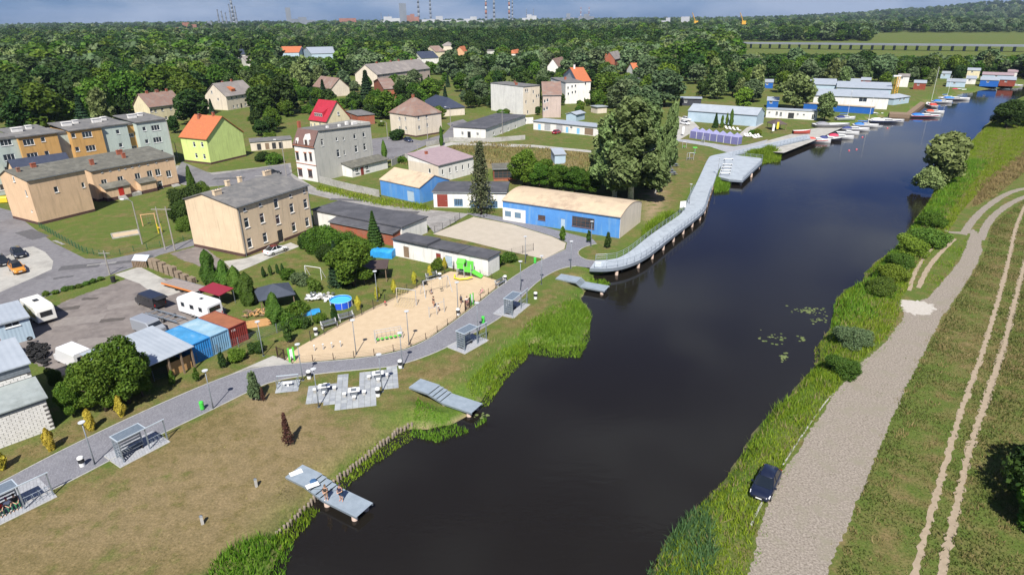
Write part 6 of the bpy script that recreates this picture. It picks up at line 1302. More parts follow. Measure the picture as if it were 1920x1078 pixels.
# --- bicycle shelters: pad, slatted roof and back, bench, rack
BIKES = []
def shelter(padL,padF,padR,lb,roof_solid=True):
    a_,b_,c_ = P(*padL),P(*padF),P(*padR); u = (c_-b_); Ln = u.length; un = u.normalized(); vn = Vector((-un.y,un.x,0)); wd = (a_-b_).dot(vn)
    if wd < 0: vn = -vn; wd = -wd
    pad = sheet('pavement_pad',[b_,b_+un*Ln,b_+un*Ln+vn*(wd+.3),b_+vn*(wd+.3)],.030,PADMAT); kerb(None,world=[b_+vn*wd,b_,b_+un*Ln,b_+un*Ln+vn*wd*.4],sm=False)
    T = thing('bicycle_shelter',lb,'shelter',b_+un*.6+vn*.5,math.atan2(un.y,un.x),'bicycle shelters'); L_ = Ln*.88; D_ = 1.25; Hh = 2.35; Lr = L_*.58
    pm = MB(); pm.box(-.05,-.05,0,.05,.05,Hh); pmm = pm.mesh('post',STEEL)
    for x,y in ((0,0),(0,D_),(Lr,0),(Lr,D_),(L_,0)): put('post',pmm,T,(x,y,0))
    m_ = MB(); e = .12; m_.box(-e,-e,Hh,L_+e,-e+.09,Hh+.09); m_.box(-e,D_+e-.09,Hh,Lr+e,D_+e,Hh+.09); m_.box(-e,-e+.09,Hh,-e+.09,D_+e-.09,Hh+.09); m_.box(Lr+e-.09,-e+.09,Hh,Lr+e,D_+e-.09,Hh+.09); m_.build('roof_frame',mat('pale_steel',(.55,.62,.68),(.48,.55,.6),.4,3,.3),T)
    m_ = MB(); m_.box(-e+.1,-e+.1,Hh+.02,Lr+e-.1,D_+e-.1,Hh+.05); m_.build('roof_panel',mat('roof_glass',(.16,.20,.25),(.13,.17,.22),.2),T)
    for j in range(9): m_ = MB(); y = -e+.1+(D_+2*e-.2)*(j+.5)/9; m_.box(-e+.1,y-.02,Hh+.051,Lr+e-.1,y+.02,Hh+.085); m_.build('roof_slat',STEEL,T)
    for j in range(6): m_ = MB(); m_.box(.06,D_-.015,.35+j*.32,Lr-.06,D_+.015,.52+j*.32); m_.build('back_slat',STEEL,T)
    for j in range(6): m_ = MB(); m_.box(-.015,.06,.35+j*.32,.015,D_-.06,.52+j*.32); m_.build('side_slat',STEEL,T)
    for j in range(3): m_ = MB(); m_.box(.1,D_-.62+j*.16,.45,Lr-.1,D_-.49+j*.16,.49); m_.build('seat_slat',GREYM,T)
    for x in (.3,Lr-.3): m_ = MB(); m_.box(x-.04,D_-.6,0,x+.04,D_-.1,.45); m_.build('seat_leg',DARK,T)
    m_ = MB(); m_.tube([(Lr+.05,.0,1.05),(L_-.05,.0,1.05)],.03,5); m_.build('rack_bar',STEEL,T)
    for j in range(4):
        x = Lr+.3+(L_-Lr-.6)*j/3; m_ = MB(); m_.tube([(x,.05,0),(x,.05,.75),(x,.25,.85),(x,.75,.75),(x,.75,0)],.022,5); m_.build('rack_hoop',STEEL,T)
    m_ = MB(); m_.tube([(Lr+.6,.0,Hh),(Lr+.6,.0,1.05)],.02,4)
    return T,L_,Lr,D_
SH = []
SH.append(shelter((-72,962),(-45,1006),(107,931),'bicycle shelter at the left frame edge with people sitting inside'))
SH.append(shelter((198,855),(225.5,877),(319,828),'empty bicycle shelter on the lower left path'))
SH.append(shelter((842,650),(871,664),(917,638),'nearer bicycle shelter below the playground'))
SH.append(shelter((928,588),(963,597),(994,571),'farther bicycle shelter below the playground'))
# --- game table patio with individual slabs
zp = Z(500,660,7.385)
SLABM = [mat('patio_slab_%s' % k,c,None,.85,2) for k,c in (('a',(.33,.35,.37)),('b',(.29,.31,.335)),('c',(.37,.39,.40)))]
def pavefield(T,org,ud,vd,cells,sz):
    mm = MB(); mm.box(0,0,.0,sz-.02,sz-.02,.032); ms = [mm.mesh('slab',s_) for s_ in SLABM]
    rz = math.atan2(ud.y,ud.x)
    for i,j in cells: p = org + ud*(i*sz) + vd*(j*sz); put('slab',random.choice(ms),T,(p.x,p.y,0),rz)
A_,B_,C_ = P(*zp(940,808)),P(*zp(1505,742)),P(*zp(1500,545)); ud = (B_-A_).normalized(); vd = Vector((-ud.y,ud.x,0)); sz = .62
PT = thing('slab_patio','stepped grey slab patio carrying three stone game tables','patio'); W_ = [('a',[(545,742),(940,700),(1010,420),(575,455)]),('b',[(940,808),(1505,742),(1500,490),(1100,500),(1105,320),(975,320),(965,420)]),('c',[(1500,500),(1828,492),(1810,205),(1290,275),(1295,490)])]
cells = set()
for _,q in W_:
    pw = np.array([P(*zp(*c))[:2] for c in q])
    for i in range(-16,26):
        for j in range(-4,20):
            p = A_ + ud*(i+.5)*sz + vd*(j+.5)*sz
            if inside(pw,np.array([p.x]),np.array([p.y]))[0]: cells.add((i,j))
pavefield(PT,A_,ud,vd,sorted(cells),sz)
PT2 = thing('slab_pad','separate small slab pad with a steel frame left of the game tables','patio'); A2,B2,C2 = P(*zp(115,570)),P(*zp(455,535)),P(*zp(475,375)); u2 = (B2-A2).normalized(); v2 = Vector((-u2.y,u2.x,0)); nxp = int((B2-A2).length/sz+.5); nyp = int((C2-B2).dot(v2)/sz+.5)
pavefield(PT2,A2,u2,v2,[(i,j) for i in range(nxp) for j in range(max(nyp,2))],sz)
cp = (A2+u2*(nxp*sz*.5)+v2*(nyp*sz*.5)); T = thing('swing_bench','low steel frame with white seat on the small slab pad','seat',(cp.x,cp.y,.03),math.atan2(u2.y,u2.x))
for x in (-1.1,1.1): m_ = MB(); m_.box(x-.04,-.5,0,x+.04,-.42,1.1); m_.build('post',STEEL,T); m_ = MB(); m_.box(x-.04,.42,0,x+.04,.5,1.1); m_.build('post',STEEL,T)
m_ = MB(); m_.box(-1.2,.4,1.1,1.2,.5,1.18); m_.build('top_bar',mat('pale_steel',(.55,.62,.68),None,.4),T); m_ = MB(); m_.box(-.5,-.2,.4,.5,.2,.46); m_.build('seat',WHITE,T); m_ = MB(); m_.box(-.1,-.1,0,.1,.1,.4); m_.build('seat_foot',WHITE,T)
for (x,y),lb in (((808,545),'stone game table on the left of the patio'),((1215,605),'stone game table at the front of the patio'),((1548,365),'stone game table on the right of the patio')):
    p = P(*zp(x,y)); T = thing('game_table',lb,'table',(p.x,p.y,.032),math.atan2(ud.y,ud.x),'stone game tables'); m_ = MB(); m_.box(-.62,-.4,.68,.62,.4,.76); m_.build('table_top',WHITE,T); m_ = MB(); m_.box(-.35,-.25,0,.35,.25,.68); m_.build('pedestal',GREYM,T); m_ = MB(); m_.box(-.3,-.3,.761,.3,.3,.768); m_.build('game_board',GREYM,T)
    for k,(sx_,sy_) in enumerate(((-1.05,0),(1.05,0),(0,-.85),(0,.85))):
        S_ = thing('stone_stool','%s stool of the %s' % (('left','right','front','rear')[k],lb),'stool',(p.x + (ud*sx_+vd*sy_).x,p.y + (ud*sx_+vd*sy_).y,.032),math.atan2(ud.y,ud.x),'stools of the game tables'); m_ = MB(); m_.box(-.2,-.2,.38,.2,.2,.45); m_.build('seat',WHITE,S_); m_ = MB(); m_.box(-.15,-.15,0,.15,.15,.38); m_.build('foot',CONC,S_)
# --- playground
z9 = Z(720,480,6.738); zb = Z(480,420,3.992)
PGREEN = plain('play_green',(.12,.55,.06),.45); PYEL = plain('play_yellow',(.75,.6,.03),.45); PSTEEL = mat('play_steel',(.55,.56,.57),None,.4,3,.3); ROPE = mat('rope',(.6,.48,.25),None,.9)
T = thing('swing','large steel double swing in the middle of the sand','swing',P(*z9(660,470)),.55); hw,hh = 2.2,2.4
for x in (-hw,hw):
    for y in (-1.0,1.0): m_ = MB(); m_.tube([(x+.15*y*0,y,0),(x*.92,0,hh)],.05,6); m_.build('leg',PSTEEL,T)
m_ = MB(); m_.tube([(-hw*.92,0,hh),(hw*.92,0,hh)],.055,6); m_.build('top_bar',PSTEEL,T)
for x in (-.9,.9):
    m_ = MB(); m_.box(x-.25,-.12,.5,x+.25,.12,.55); s_ = m_.build('swing_seat',RUBBER,T)
    for dx in (-.22,.22): m_ = MB(); m_.tube([(x+dx,0,.55),(x+dx,0,hh)],.012,4); m_.build('chain',GREYM,s_)
T = thing('climbing_net','rope climbing net in a steel frame on the sand','climbing frame',P(*z9(270,630)),-.3)
for x in (-1.5,1.5): m_ = MB(); m_.tube([(x,.5,0),(x,.5,2.4)],.06,6); m_.build('post',PSTEEL,T)
m_ = MB(); m_.tube([(-1.5,.5,2.4),(1.5,.5,2.4)],.05,6); m_.build('top_bar',PSTEEL,T)
m_ = MB()
for i in range(8): x = -1.4+i*.4; m_.tube([(x,-.7,.0),(x,.5,2.3)],.016,4)
for j in range(7): t_ = (j+.5)/7; m_.tube([(-1.45,-.7+1.2*t_,2.3*t_),(1.45,-.7+1.2*t_,2.3*t_)],.016,4)
m_.build('rope_net',ROPE,T)
T = thing('play_tower','green roofed play tower with slide at the back of the sand','playhouse',P(*z9(1040,255)),-.35)
for x in (-1.3,-.1,1.1):
    for y in (-.6,.6): m_ = MB(); m_.box(x-.05,y-.05,0,x+.05,y+.05,2.3); m_.build('post',PSTEEL,T)
m_ = MB(); m_.box(-1.3,-.6,.9,1.1,.6,.97); m_.build('platform',GREYM,T)
for x0,x1,y,z0,z1_ in ((-1.25,-.15,.66,1.0,2.4),(-.05,1.05,.66,1.0,2.4),(-1.25,-.15,-.66,1.4,2.4),(-.05,1.05,-.66,1.0,1.9)): m_ = MB(); m_.box(x0,y-.02,z0,x1,y+.02,z1_); m_.build('side_panel',PGREEN,T)
m_ = MB(); m_.hexa([(-1.4,-.75,2.3),(-.05,-.75,2.3),(-.05,.75,2.3),(-1.4,.75,2.3)],[(-1.4,-.05,2.9),(-.05,-.05,2.9),(-.05,.05,2.9),(-1.4,.05,2.9)]); m_.build('roof',PGREEN,T)
m_ = MB(); m_.hexa([(1.1,-.35,.85),(2.7,-.35,.15),(2.7,.35,.15),(1.1,.35,.85)],[(1.1,-.35,.95),(2.7,-.35,.25),(2.7,.35,.25),(1.1,.35,.95)]); m_.build('slide',PGREEN,T)
for y in (-.38,.38): m_ = MB(); m_.hexa([(1.1,y-.03,.85),(2.7,y-.03,.15),(2.7,y+.03,.15),(1.1,y+.03,.85)],[(1.1,y-.03,1.2),(2.7,y-.03,.45),(2.7,y+.03,.45),(1.1,y+.03,1.2)]); m_.build('slide_side',PGREEN,T)
m_ = MB(); m_.tube([(-1.6,-.9,.35),(-1.2,-1.9,.28),(-.2,-2.2,.3),(.9,-1.7,.35),(1.5,-1.1,.5)],.13,8); m_.build('balance_beam',PYEL,T)
for x,y in ((-1.2,-1.9),(-.2,-2.2),(.9,-1.7)): m_ = MB(); m_.cyl((x,y),.06,0,.25,8); m_.build('beam_foot',GREYM,T)
T = thing('step_trail','row of green hanging steps in a steel frame near the path','climbing frame',P(729,637),.38)
for x in (-1.7,1.7):
    for y in (-.35,.35): m_ = MB(); m_.tube([(x,y,0),(x,y,1.5)],.05,6); m_.build('post',PSTEEL,T)
for y in (-.35,.35): m_ = MB(); m_.tube([(-1.7,y,1.45),(1.7,y,1.45)],.035,6); m_.build('hand_bar',PSTEEL,T)
for i in range(6):
    x = -1.4+i*.56; m_ = MB(); m_.cyl((x,0),.22,.35,.42,10); s_ = m_.build('step_disc',PGREEN,T)
    for y in (-.33,.33): m_ = MB(); m_.tube([(x,y*.5,.42),(x,y,1.45)],.012,4); m_.build('hanger',GREYM,s_)
T = thing('chin_up_bars','thin steel bars with two children playing beside them','climbing frame',P(*z9(670,745)),.75)
for x in (-1.3,0,1.3): m_ = MB(); m_.tube([(x,0,0),(x,0,1.9+.2*x)],.05,6); m_.build('post',PSTEEL,T)
for x0,x1,zz in ((-1.3,0,1.4),(0,1.3,1.7)): m_ = MB(); m_.tube([(x0,0,zz),(x1,0,zz)],.035,6); m_.build('bar',PSTEEL,T)
for i,q in enumerate(((440,950),(505,940),(570,930),(635,920))):
    T = thing('balance_post','%s low stepping post in the left part of the sand' % ('first','second','third','fourth')[i],'post',P(*zb(*q)),0,'low stepping posts'); m_ = MB(); m_.cyl((0,0),.06,0,.75,8); m_.build('post',PSTEEL,T); m_ = MB(); m_.cyl((0,0),.12,.75,.8,10); m_.build('step_disc',WHITE,T)
for (x,y),rz,lb in (((548,678),.5,'pair of green marker boards at the left playground gate'),((885,573),.9,'pair of green marker boards on the path side of the sand')):
    T = thing('marker_boards',lb,'sign',P(x,y),rz)
    for xx in (-.28,.28): m_ = MB(); m_.box(xx-.1,-.04,0,xx+.1,.04,1.9); m_.build('board',PGREEN,T)
    m_ = MB(); m_.box(-.18,-.02,.5,.18,.02,1.7); m_.build('panel',WHITE,T)
def gate(A,B,h,lb):
    o,rz,Ln = fr2(A,B); T = thing('gate',lb,'gate',o,rz); BR = mat('dark_brown_steel',(.055,.035,.025),None,.6)
    for x in (0,Ln): m_ = MB(); m_.box(x-.06,-.06,0,x+.06,.06,h); m_.build('post',BR,T)
    for zz in (.15,h-.1): m_ = MB(); m_.box(.06,-.03,zz-.03,Ln-.06,.03,zz+.03); m_.build('rail',BR,T)
    for i in range(5): x = .06+(Ln-.12)*(i+.5)/5; m_ = MB(); m_.box(x-.015,-.015,.18,x+.015,.015,h-.13); m_.build('bar',BR,T)
gate((521,670),(534,675),1.5,'dark brown gate at the left end of the playground'); gate((872.5,583),(881,577),1.6,'dark brown gate on the path side of the playground')
def fence(px,lb,h,postm,step,wire=True,m=None,grp=None,nw=5):
    c = [P(*q) for q in px]; T = thing('fence',lb,'fence',c[0]); c = [p-c[0] for p in c]; n = max(2,int(polylen(c)/step)); mm = MB(); mm.box(-.035,-.035,0,.035,.035,h); me_ = mm.mesh('post',postm)
    for i in range(n+1): put('post',me_,T,poly_at(c,i/n))
    for j in range(nw): zz = h*(j+.6)/nw; w_ = MB(); w_.tube([p+Vector((0,0,zz)) for p in c],.010,4); w_.build('wire',m or postm,T)
    return T
BRS = MATS['dark_brown_steel']; GRNF = plain('fence_green',(.01,.09,.04),.5)
fence([(548,682),(620,676),(700,668),(758,655),(804,635),(849,603),(872,584)],'low brown wire fence between sand and path',1.0,BRS,2.3)
fence([(884,575),(899,565),(920,549),(943,530),(900,517),(850,509)],'low brown wire fence round the far end of the sand',1.0,BRS,2.3)
fence([(583,640),(640,610),(700,580),(760,552),(800,530),(852,505),(868,498)],'dark mesh fence between gardens and playground',1.5,DARK,2.2,nw=9)
fence([(290,715),(400,668),(500,632),(585,600)],'wire fence on thin posts below the containers',1.4,GREYM,2.4,nw=6)
fence([(75,427),(115,450),(160,475),(200,483)],'green mesh fence along the kerb of the small playground',1.2,GRNF,1.6,nw=10)
fence([(200,483),(260,470),(330,458),(362,446)],'green mesh fence between small playground and drive',1.1,GRNF,2.0,nw=6)
fence([(868,498),(920,488),(960,480),(1000,470)],'dark mesh fence between white garages and path',1.4,DARK,2.2,nw=8)
fence([(815,438),(845,425),(862,412)],'dark wire gate fence at the plaza entrance',1.5,DARK,2.2,nw=8)
# concrete garden walls: panels are parts
def panel_wall(px,lb,h,m=None):
    c = [P(*q) for q in px]; T = thing('garden_wall',lb,'wall',c[0]); c = [p-c[0] for p in c]; n = max(1,int(polylen(c)/2.0))
    for i in range(n):
        a_,b_ = poly_at(c,i/n),poly_at(c,(i+1)/n); d = b_-a_; m_ = MB(); rz = math.atan2(d.y,d.x); L_ = d.length; m_.box(.06,-.04,0,L_-.06,.04,h); m_.build('panel',m or CONC,T,a_,rz); m_ = MB(); m_.box(-.058,-.07,0,.058,.07,h+.06); m_.build('post',CONC,T,a_,rz)
panel_wall([(600,343),(650,356),(712,370)],'concrete panel wall in front of the grey tenement annex',1.7); panel_wall([(735,312),(760,300),(785,306)],'concrete panel wall corner behind the columnar conifer',1.9)
panel_wall([(800,275),(845,266),(910,268),(985,262)],'long pale garden wall below the service building',1.5); panel_wall([(960,235),(985,233),(1000,232)],'short white wall left of the white garages',2.4,OFFW)
# ================================================================ vehicles, yard, boats
TAILR = plain('tail_lamp',(.45,.01,.01),.25); HEADL = plain('head_lamp',(.85,.87,.9),.1); CHROME = plain('plate_white',(.75,.75,.72),.4); RIM = plain('alloy',(.45,.46,.48),.3,.7)
CGLASS = plain('car_glass',(.012,.016,.02),.06,0,.8)
def wheel(T,x,y,r=.33,w_=.22):
    m_ = MB(); m_.smooth = True; m_.tube([(0,-w_/2,0),(0,w_/2,0)],r,18); o = m_.build('wheel',RUBBER,T,(x,y,r)); m_ = MB(); s_ = 1 if y > 0 else -1; m_.tube([(0,s_*w_/2*.9,0),(0,s_*(w_/2+.012),0)],r*.62,10); m_.build('rim',RIM,o)
def sect(x,hw,z0,z1,tum=.92,n=5):
    """closed car cross-section at x: half width hw, sill z0, top z1"""
    pts = [(x,-hw*.94,z0),(x,-hw,z0+(z1-z0)*.3),(x,-hw,z0+(z1-z0)*.65),(x,-hw*tum,z1-.03),(x,-hw*tum*.8,z1),(x,hw*tum*.8,z1),(x,hw*tum,z1-.03),(x,hw,z0+(z1-z0)*.65),(x,hw,z0+(z1-z0)*.3),(x,hw*.94,z0)]
    return pts
def car(label,px,py,rz,paint,style='hatch',group=None,name='parked_car',roofm=None):
    """nose along +x"""
    T = thing(name,label,'car',P(px,py) if not isinstance(px,Vector) else px,rz,group); L_,W_ = (4.3,.89) if style != 'suv' else (4.4,.92); up = .12 if style == 'suv' else 0
    pm = plain('paint_' + paint[0],paint[1],.28,.0,.5,.6)
    b = MB(); b.smooth = True; k = L_/2
    prof = [(-k,.78,.42,.80+up),(-k+.06,.84,.28,.92+up),(-k+.35,.88,.22,.97+up),(-1.2,W_,.2,.95+up),(0,W_,.2,.93+up),(.75,W_,.2,.92+up),(1.2,W_*.98,.22,.88+up),(k-.35,W_*.93,.24,.76+up),(k-.08,W_*.84,.3,.66+up),(k,W_*.72,.38,.55+up)]
    b.loft([sect(x,hw,z0+up*.6,z1) for x,hw,z0,z1 in prof]); b.build('body',pm,T)
    rear = {'hatch': (-k+.12,-k+.55),'suv': (-k+.08,-k+.4),'coupe': (-k+.25,-k+1.25)}[style]; top = 1.46+up*1.3
    g = MB(); g.smooth = False; zb = .90+up
    bot = [(rear[0],.72),(rear[0]+.25,.80),(.95,.80),(1.12,.66)]
    q = lambda x,y,z: (x,y,z)
    B4 = [(rear[0],-.72,zb),(1.12,-.74,zb-.04),(1.12,.74,zb-.04),(rear[0],.72,zb)]; T4 = [(rear[1],-.56,top-.05),(.28,-.58,top-.03),(.28,.58,top-.03),(rear[1],.56,top-.05)]
    B6 = [(rear[0],-.60,zb),(rear[0]+.18,-.79,zb),(.95,-.80,zb-.02),(1.16,-.55,zb-.05),(1.16,.55,zb-.05),(.95,.80,zb-.02),(rear[0]+.18,.79,zb),(rear[0],.60,zb)]
    T6 = [(rear[1],-.45,top-.06),(rear[1]+.15,-.58,top-.04),(.18,-.59,top-.02),(.30,-.42,top-.03),(.30,.42,top-.03),(.18,.59,top-.02),(rear[1]+.15,.58,top-.04),(rear[1],.45,top-.06)]
    g.loft([B6,T6]); g.build('glasshouse',CGLASS,T)
    rm = MB(); rm.smooth = True; R0 = [(x*1.0,y*1.02,z-.015) for x,y,z in T6]; R1 = [(x*.97-.01,y*.9,z+.05) for x,y,z in T6]; rm.loft([R0,R1]); rm.build('roof',roofm or pm,T)
    for sgn in (-1,1):
        for (x0,x1) in ((.98,.22),(-.25,-.25),(rear[0]+.22,rear[1]+.22)):
            p_ = MB(); zt = top-.03; p_.tube([(x0,sgn*.805,zb-.02),(x1,sgn*.60,zt)],.035,4); p_.build('pillar',pm,T)
        h_ = MB(); h_.hexa([(k-.34,sgn*.52,.58+up),(k-.04,sgn*.50,.53+up),(k-.22,sgn*.80,.55+up),(k-.42,sgn*.83,.6+up)][::sgn],[(k-.42,sgn*.52,.765+up),(k-.12,sgn*.50,.66+up),(k-.25,sgn*.79,.68+up),(k-.48,sgn*.83,.74+up)][::sgn]); h_.build('headlight',HEADL,T)
        h_ = MB(); h_.cbox((-k+.02,sgn*.66,.78+up),(.08,.26,.2)); h_.build('taillight',TAILR,T)
        h_ = MB(); h_.cbox((.78,sgn*.97,.95+up),(.12,.2,.13)); h_.build('mirror',pm,T)
        h_ = MB(); h_.cbox((-.05,sgn*(W_+.004),.78+up),(.16,.02,.03)); h_.build('door_handle',RIM,T)
        for x in (-1.28,1.3): wheel(T,x,sgn*.78,.33+up*.3)
    h_ = MB(); h_.cbox((k+.005,0,.45+up),(.02,.5,.11)); h_.build('number_plate',CHROME,T); h_ = MB(); h_.cbox((-k-.005,0,.6+up),(.02,.5,.11)); h_.build('number_plate',CHROME,T)
    h_ = MB(); h_.cbox((k-.03,0,.56+up),(.08,.9,.08)); h_.build('grille',DARK,T)
    return T
def heading(A,B): a_,b_ = P(*A),P(*B); return math.atan2(b_.y-a_.y,b_.x-a_.x)
car('dark blue hatchback parked half on the grass beside the gravel road',1434,915,heading((1450,880),(1420,940)),('midnight',(.008,.012,.03)))
car('black hatchback parked behind the orange SUV',36,480,heading((20,462),(52,492)),('black',(.012,.014,.02)),group='cars on the parking slabs')
car('black car cut by the left frame edge',4,495,heading((-14,477),(18,507)),('jet',(.01,.012,.016)),group='cars on the parking slabs')
car('orange compact SUV with black roof on the parking slabs',34,509,heading((18,492),(50,522)),('orange',(.55,.22,.02)),'suv','cars on the parking slabs',roofm=DARK)
car('white coupe with dark red roof in front of the cream tenement',518,474,heading((497,481),(543,465)),('white',(.75,.75,.75)),'coupe',roofm=plain('maroon_roof',(.12,.02,.02),.3))
car('dark blue car driving in the street by the villa',766,266,heading((758,262),(776,268)),('navy',(.015,.025,.07)))
car('crimson car parked by the white garage row',1044,251,heading((1036,252),(1053,247)),('crimson',(.28,.01,.03)))
car('dark car on the road behind the cream tenement roof',512,328,heading((500,330),(525,326)),('charcoal',(.03,.032,.036)))
car('nearer white car in the marina car park',1284,234,heading((1275,232),(1296,236)),('white',(.75,.75,.75)),group='cars in the marina car park')
car('farther white car in the marina car park',1288,227,heading((1278,226),(1300,229)),('white',(.75,.75,.75)),'suv',group='cars in the marina car park')
car('red car beside the silver hall',1331,224,heading((1322,223),(1342,225)),('red',(.5,.02,.015)))
# vans, caravan, motorhome
def boxvan(name,label,px,py,rz,L_,W_,H_,paint,cat='van',cab=True,wins=(),split=None,group=None):
    T = thing(name,label,cat,P(px,py),rz,group); k = L_/2; pm = plain('paint_' + paint[0],paint[1],.32,0,.5,.4); b = MB(); hw = W_/2
    def ring(x,z0,z1,s_=1.0): return [(x,-hw*s_,z0),(x,-hw*s_,z1-.14),(x,-hw*s_*.9,z1),(x,hw*s_*.9,z1),(x,hw*s_,z1-.14),(x,hw*s_,z0)]
    if cab: rs = [ring(-k,.35,H_),ring(-k+.1,.3,H_),ring(k-1.35,.3,H_),ring(k-.75,.3,1.25),ring(k-.1,.32,1.0,.95),ring(k,.4,.85,.88)]
    else: rs = [ring(-k,.5,H_-.35,.94),ring(-k+.14,.42,H_-.05),ring(-k+.4,.4,H_),ring(k-.5,.4,H_),ring(k-.14,.42,H_-.25),ring(k,.55,H_-.75,.94)]
    b.loft(rs); b.build('body',pm,T)
    if cab:
        g = MB(); g.hexa([(k-1.27,-hw*.86,H_-.22),(k-.70,-hw*.88,1.3),(k-.70,hw*.88,1.3),(k-1.27,hw*.86,H_-.22)],[(k-1.23,-hw*.86,H_-.19),(k-.66,-hw*.88,1.33),(k-.66,hw*.88,1.33),(k-1.23,hw*.86,H_-.19)]); g.build('windscreen',CGLASS,T)
    for x0,x1,z0,z1 in wins:
        for s_ in (-1,1): g = MB(); g.cbox(((x0+x1)/2,s_*(hw+.002),(z0+z1)/2),(x1-x0,.03,z1-z0)); g.build('side_window',CGLASS,T)
    if split:
        for s_ in (-1,1): g = MB(); g.cbox((0,s_*(hw+.001),split[0]),(L_*.86,.022,split[1])); g.build('trim_band',split[2],T)
    g = MB(); g.cbox((-k-.002,0,H_*.66),(.03,W_*.7,H_*.24)); g.build('rear_window',CGLASS,T)
    for s_ in (-1,1):
        g = MB(); g.cbox((-k-.005,s_*hw*.82,.8),(.04,.12,.3)); g.build('taillight',TAILR,T)
        if cab: g = MB(); g.cbox((k-.06,s_*hw*.68,.72),(.1,.3,.18)); g.build('headlight',HEADL,T); wheel(T,k-.85,s_*(hw-.14),.34); wheel(T,-k+.9,s_*(hw-.14),.34)
        else: wheel(T,-.25,s_*(hw-.12),.33); wheel(T,.45,s_*(hw-.12),.33)
    return T
V = boxvan('van','black van with open tailgate in the cinder yard',284,572,heading((305,578),(262,562)),5.0,1.95,1.95,('black',(.012,.014,.02)),wins=((-1.6,-.5,1.1,1.6),(-.35,.8,1.1,1.6)))
g = MB(); g.hexa([(-2.5,-.85,1.9),(-3.5,-.85,1.78),(-3.5,.85,1.78),(-2.5,.85,1.9)][::-1],[(-2.5,-.85,1.96),(-3.5,-.85,1.84),(-3.5,.85,1.84),(-2.5,.85,1.96)][::-1]); g.build('tailgate',DARK,V)
C_ = boxvan('caravan','white caravan parked beside the containers',378,590,heading((420,605),(335,578)),6.6,2.4,2.6,('white',(.78,.78,.78)),'caravan',False,((-2.2,-1.5,1.35,1.95),(-.4,.4,1.35,1.95),(1.6,2.3,1.35,1.95)))
g = MB(); g.box(-1.0,-.2,2.6,-.5,.2,2.68); g.build('roof_vent',DARK,C_); g = MB(); g.tube([(3.3,0,.5),(4.4,0,.45)],.06,6); g.build('tow_bar',DARK,C_)
M_ = boxvan('motorhome','white and yellow old motorhome behind the grey shed',78,597,heading((52,575),(100,607)),5.6,2.3,2.7,('ivory',(.72,.71,.66)),'motorhome',False,((-1.8,-.8,1.45,2.05),(.3,1.2,1.45,2.05)),(1.25,.5,mat('yellow_band',(.5,.36,.1),None,.5)))
g = MB(); g.box(-.5,-.3,2.7,.3,.3,2.8); g.build('roof_vent',DARK,M_); g = MB(); g.box(2.8,-.7,1.2,2.84,.7,1.9); g.build('front_window',CGLASS,M_)
boxvan('van','white van half hidden behind trees at the yard edge',140,680,heading((165,690),(115,668)),5.2,2.0,2.2,('white',(.78,.78,.78)),wins=())
boxvan('van','grey covered van beside the open shed roof',282,622,heading((250,610),(318,632)),4.6,1.9,1.9,('grey',(.25,.27,.3)),wins=())
# containers with corrugated walls
def container(label,i_,paint,roofp,lettering=None):
    F0,R0 = P(357,647,2.6),P(450,606,2.6); un = (R0-F0).normalized(); F_ = F0 + un*(2.56*i_); vn = Vector((-un.y,un.x,0)); W_ = 2.44; Ln = 6.06
    T = thing('shipping_container',label,'container',(F_.x,F_.y,0),math.atan2(un.y,un.x)); pm = mat('container_' + paint[0],paint[1],None,.55,1.5,dirt=tuple(x*.7 for x in paint[1])); rm = mat('container_roof_' + roofp[0],roofp[1],None,.7,.8,dirt=roofp[2],dscale=.5)
    def corr(x0,y0,dx,dy,ln,nx_,ny_):
        m_ = MB(); n = int(ln/.28); ring0 = []
        for i in range(n*4+1):
            ph = i % 4; d = (.0,.0,-.045,-.045)[ph]; s_ = ln*i/(n*4); ring0.append((x0+dx*s_+nx_*d,y0+dy*s_+ny_*d))
        vs = [(x,y,.12) for x,y in ring0] + [(x,y,2.5) for x,y in ring0]; k = len(ring0); m_.add(vs,[(i,i+1,k+i+1,k+i) for i in range(k-1)]); m_.build('corrugated_side',pm,T)
    corr(.06,0,1,0,W_-.12,0,-1); corr(W_,.06,0,1,Ln-.12,1,0); corr(W_-.06,Ln,-1,0,W_-.12,0,1); corr(0,Ln-.06,0,-1,Ln-.12,-1,0)
    for x,y in ((0,0),(W_,0),(0,Ln),(W_,Ln)): m_ = MB(); m_.cbox((x,y,1.295),(.14,.14,2.59)); m_.build('corner_post',pm,T)
    for z_ in (.07,2.53):
        for bx in ((W_/2,0,W_-.14,.1),(W_/2,Ln,W_-.14,.1),(0,Ln/2,.1,Ln-.14),(W_,Ln/2,.1,Ln-.14)): m_ = MB(); m_.cbox((bx[0],bx[1],z_),(bx[2],bx[3],.12)); m_.build('frame_rail',pm,T)
    m_ = MB(); m_.box(.06,.06,2.52,W_-.06,Ln-.06,2.575); m_.build('roof',rm,T)
    if lettering:
        cu = bpy.data.curves.new('lettering','FONT'); cu.body = lettering; cu.size = .42; cu.extrude = .004; cu.materials.append(WHITE); tmp = bpy.data.objects.new('lettering',cu); me_ = bpy.data.meshes.new_from_object(tmp); bpy.data.objects.remove(tmp); o = put('lettering',me_,T,(.25,-.06,1.95)); o.rotation_euler = (math.pi/2,0,0)
    FOOT.append((np.array([p[:2] for p in (F_,F_+un*W_,F_+un*W_+vn*Ln,F_+vn*Ln)]),(0,0,0,0),False,0))
container('bright blue shipping container next to the open shed',0,('blue',(.03,.22,.55)),('blue',(.06,.27,.52),(.2,.36,.5)))
container('pale blue shipping container between blue and red ones',1,('pale_blue',(.20,.38,.55)),('pale',(.26,.42,.52),(.33,.45,.5)))
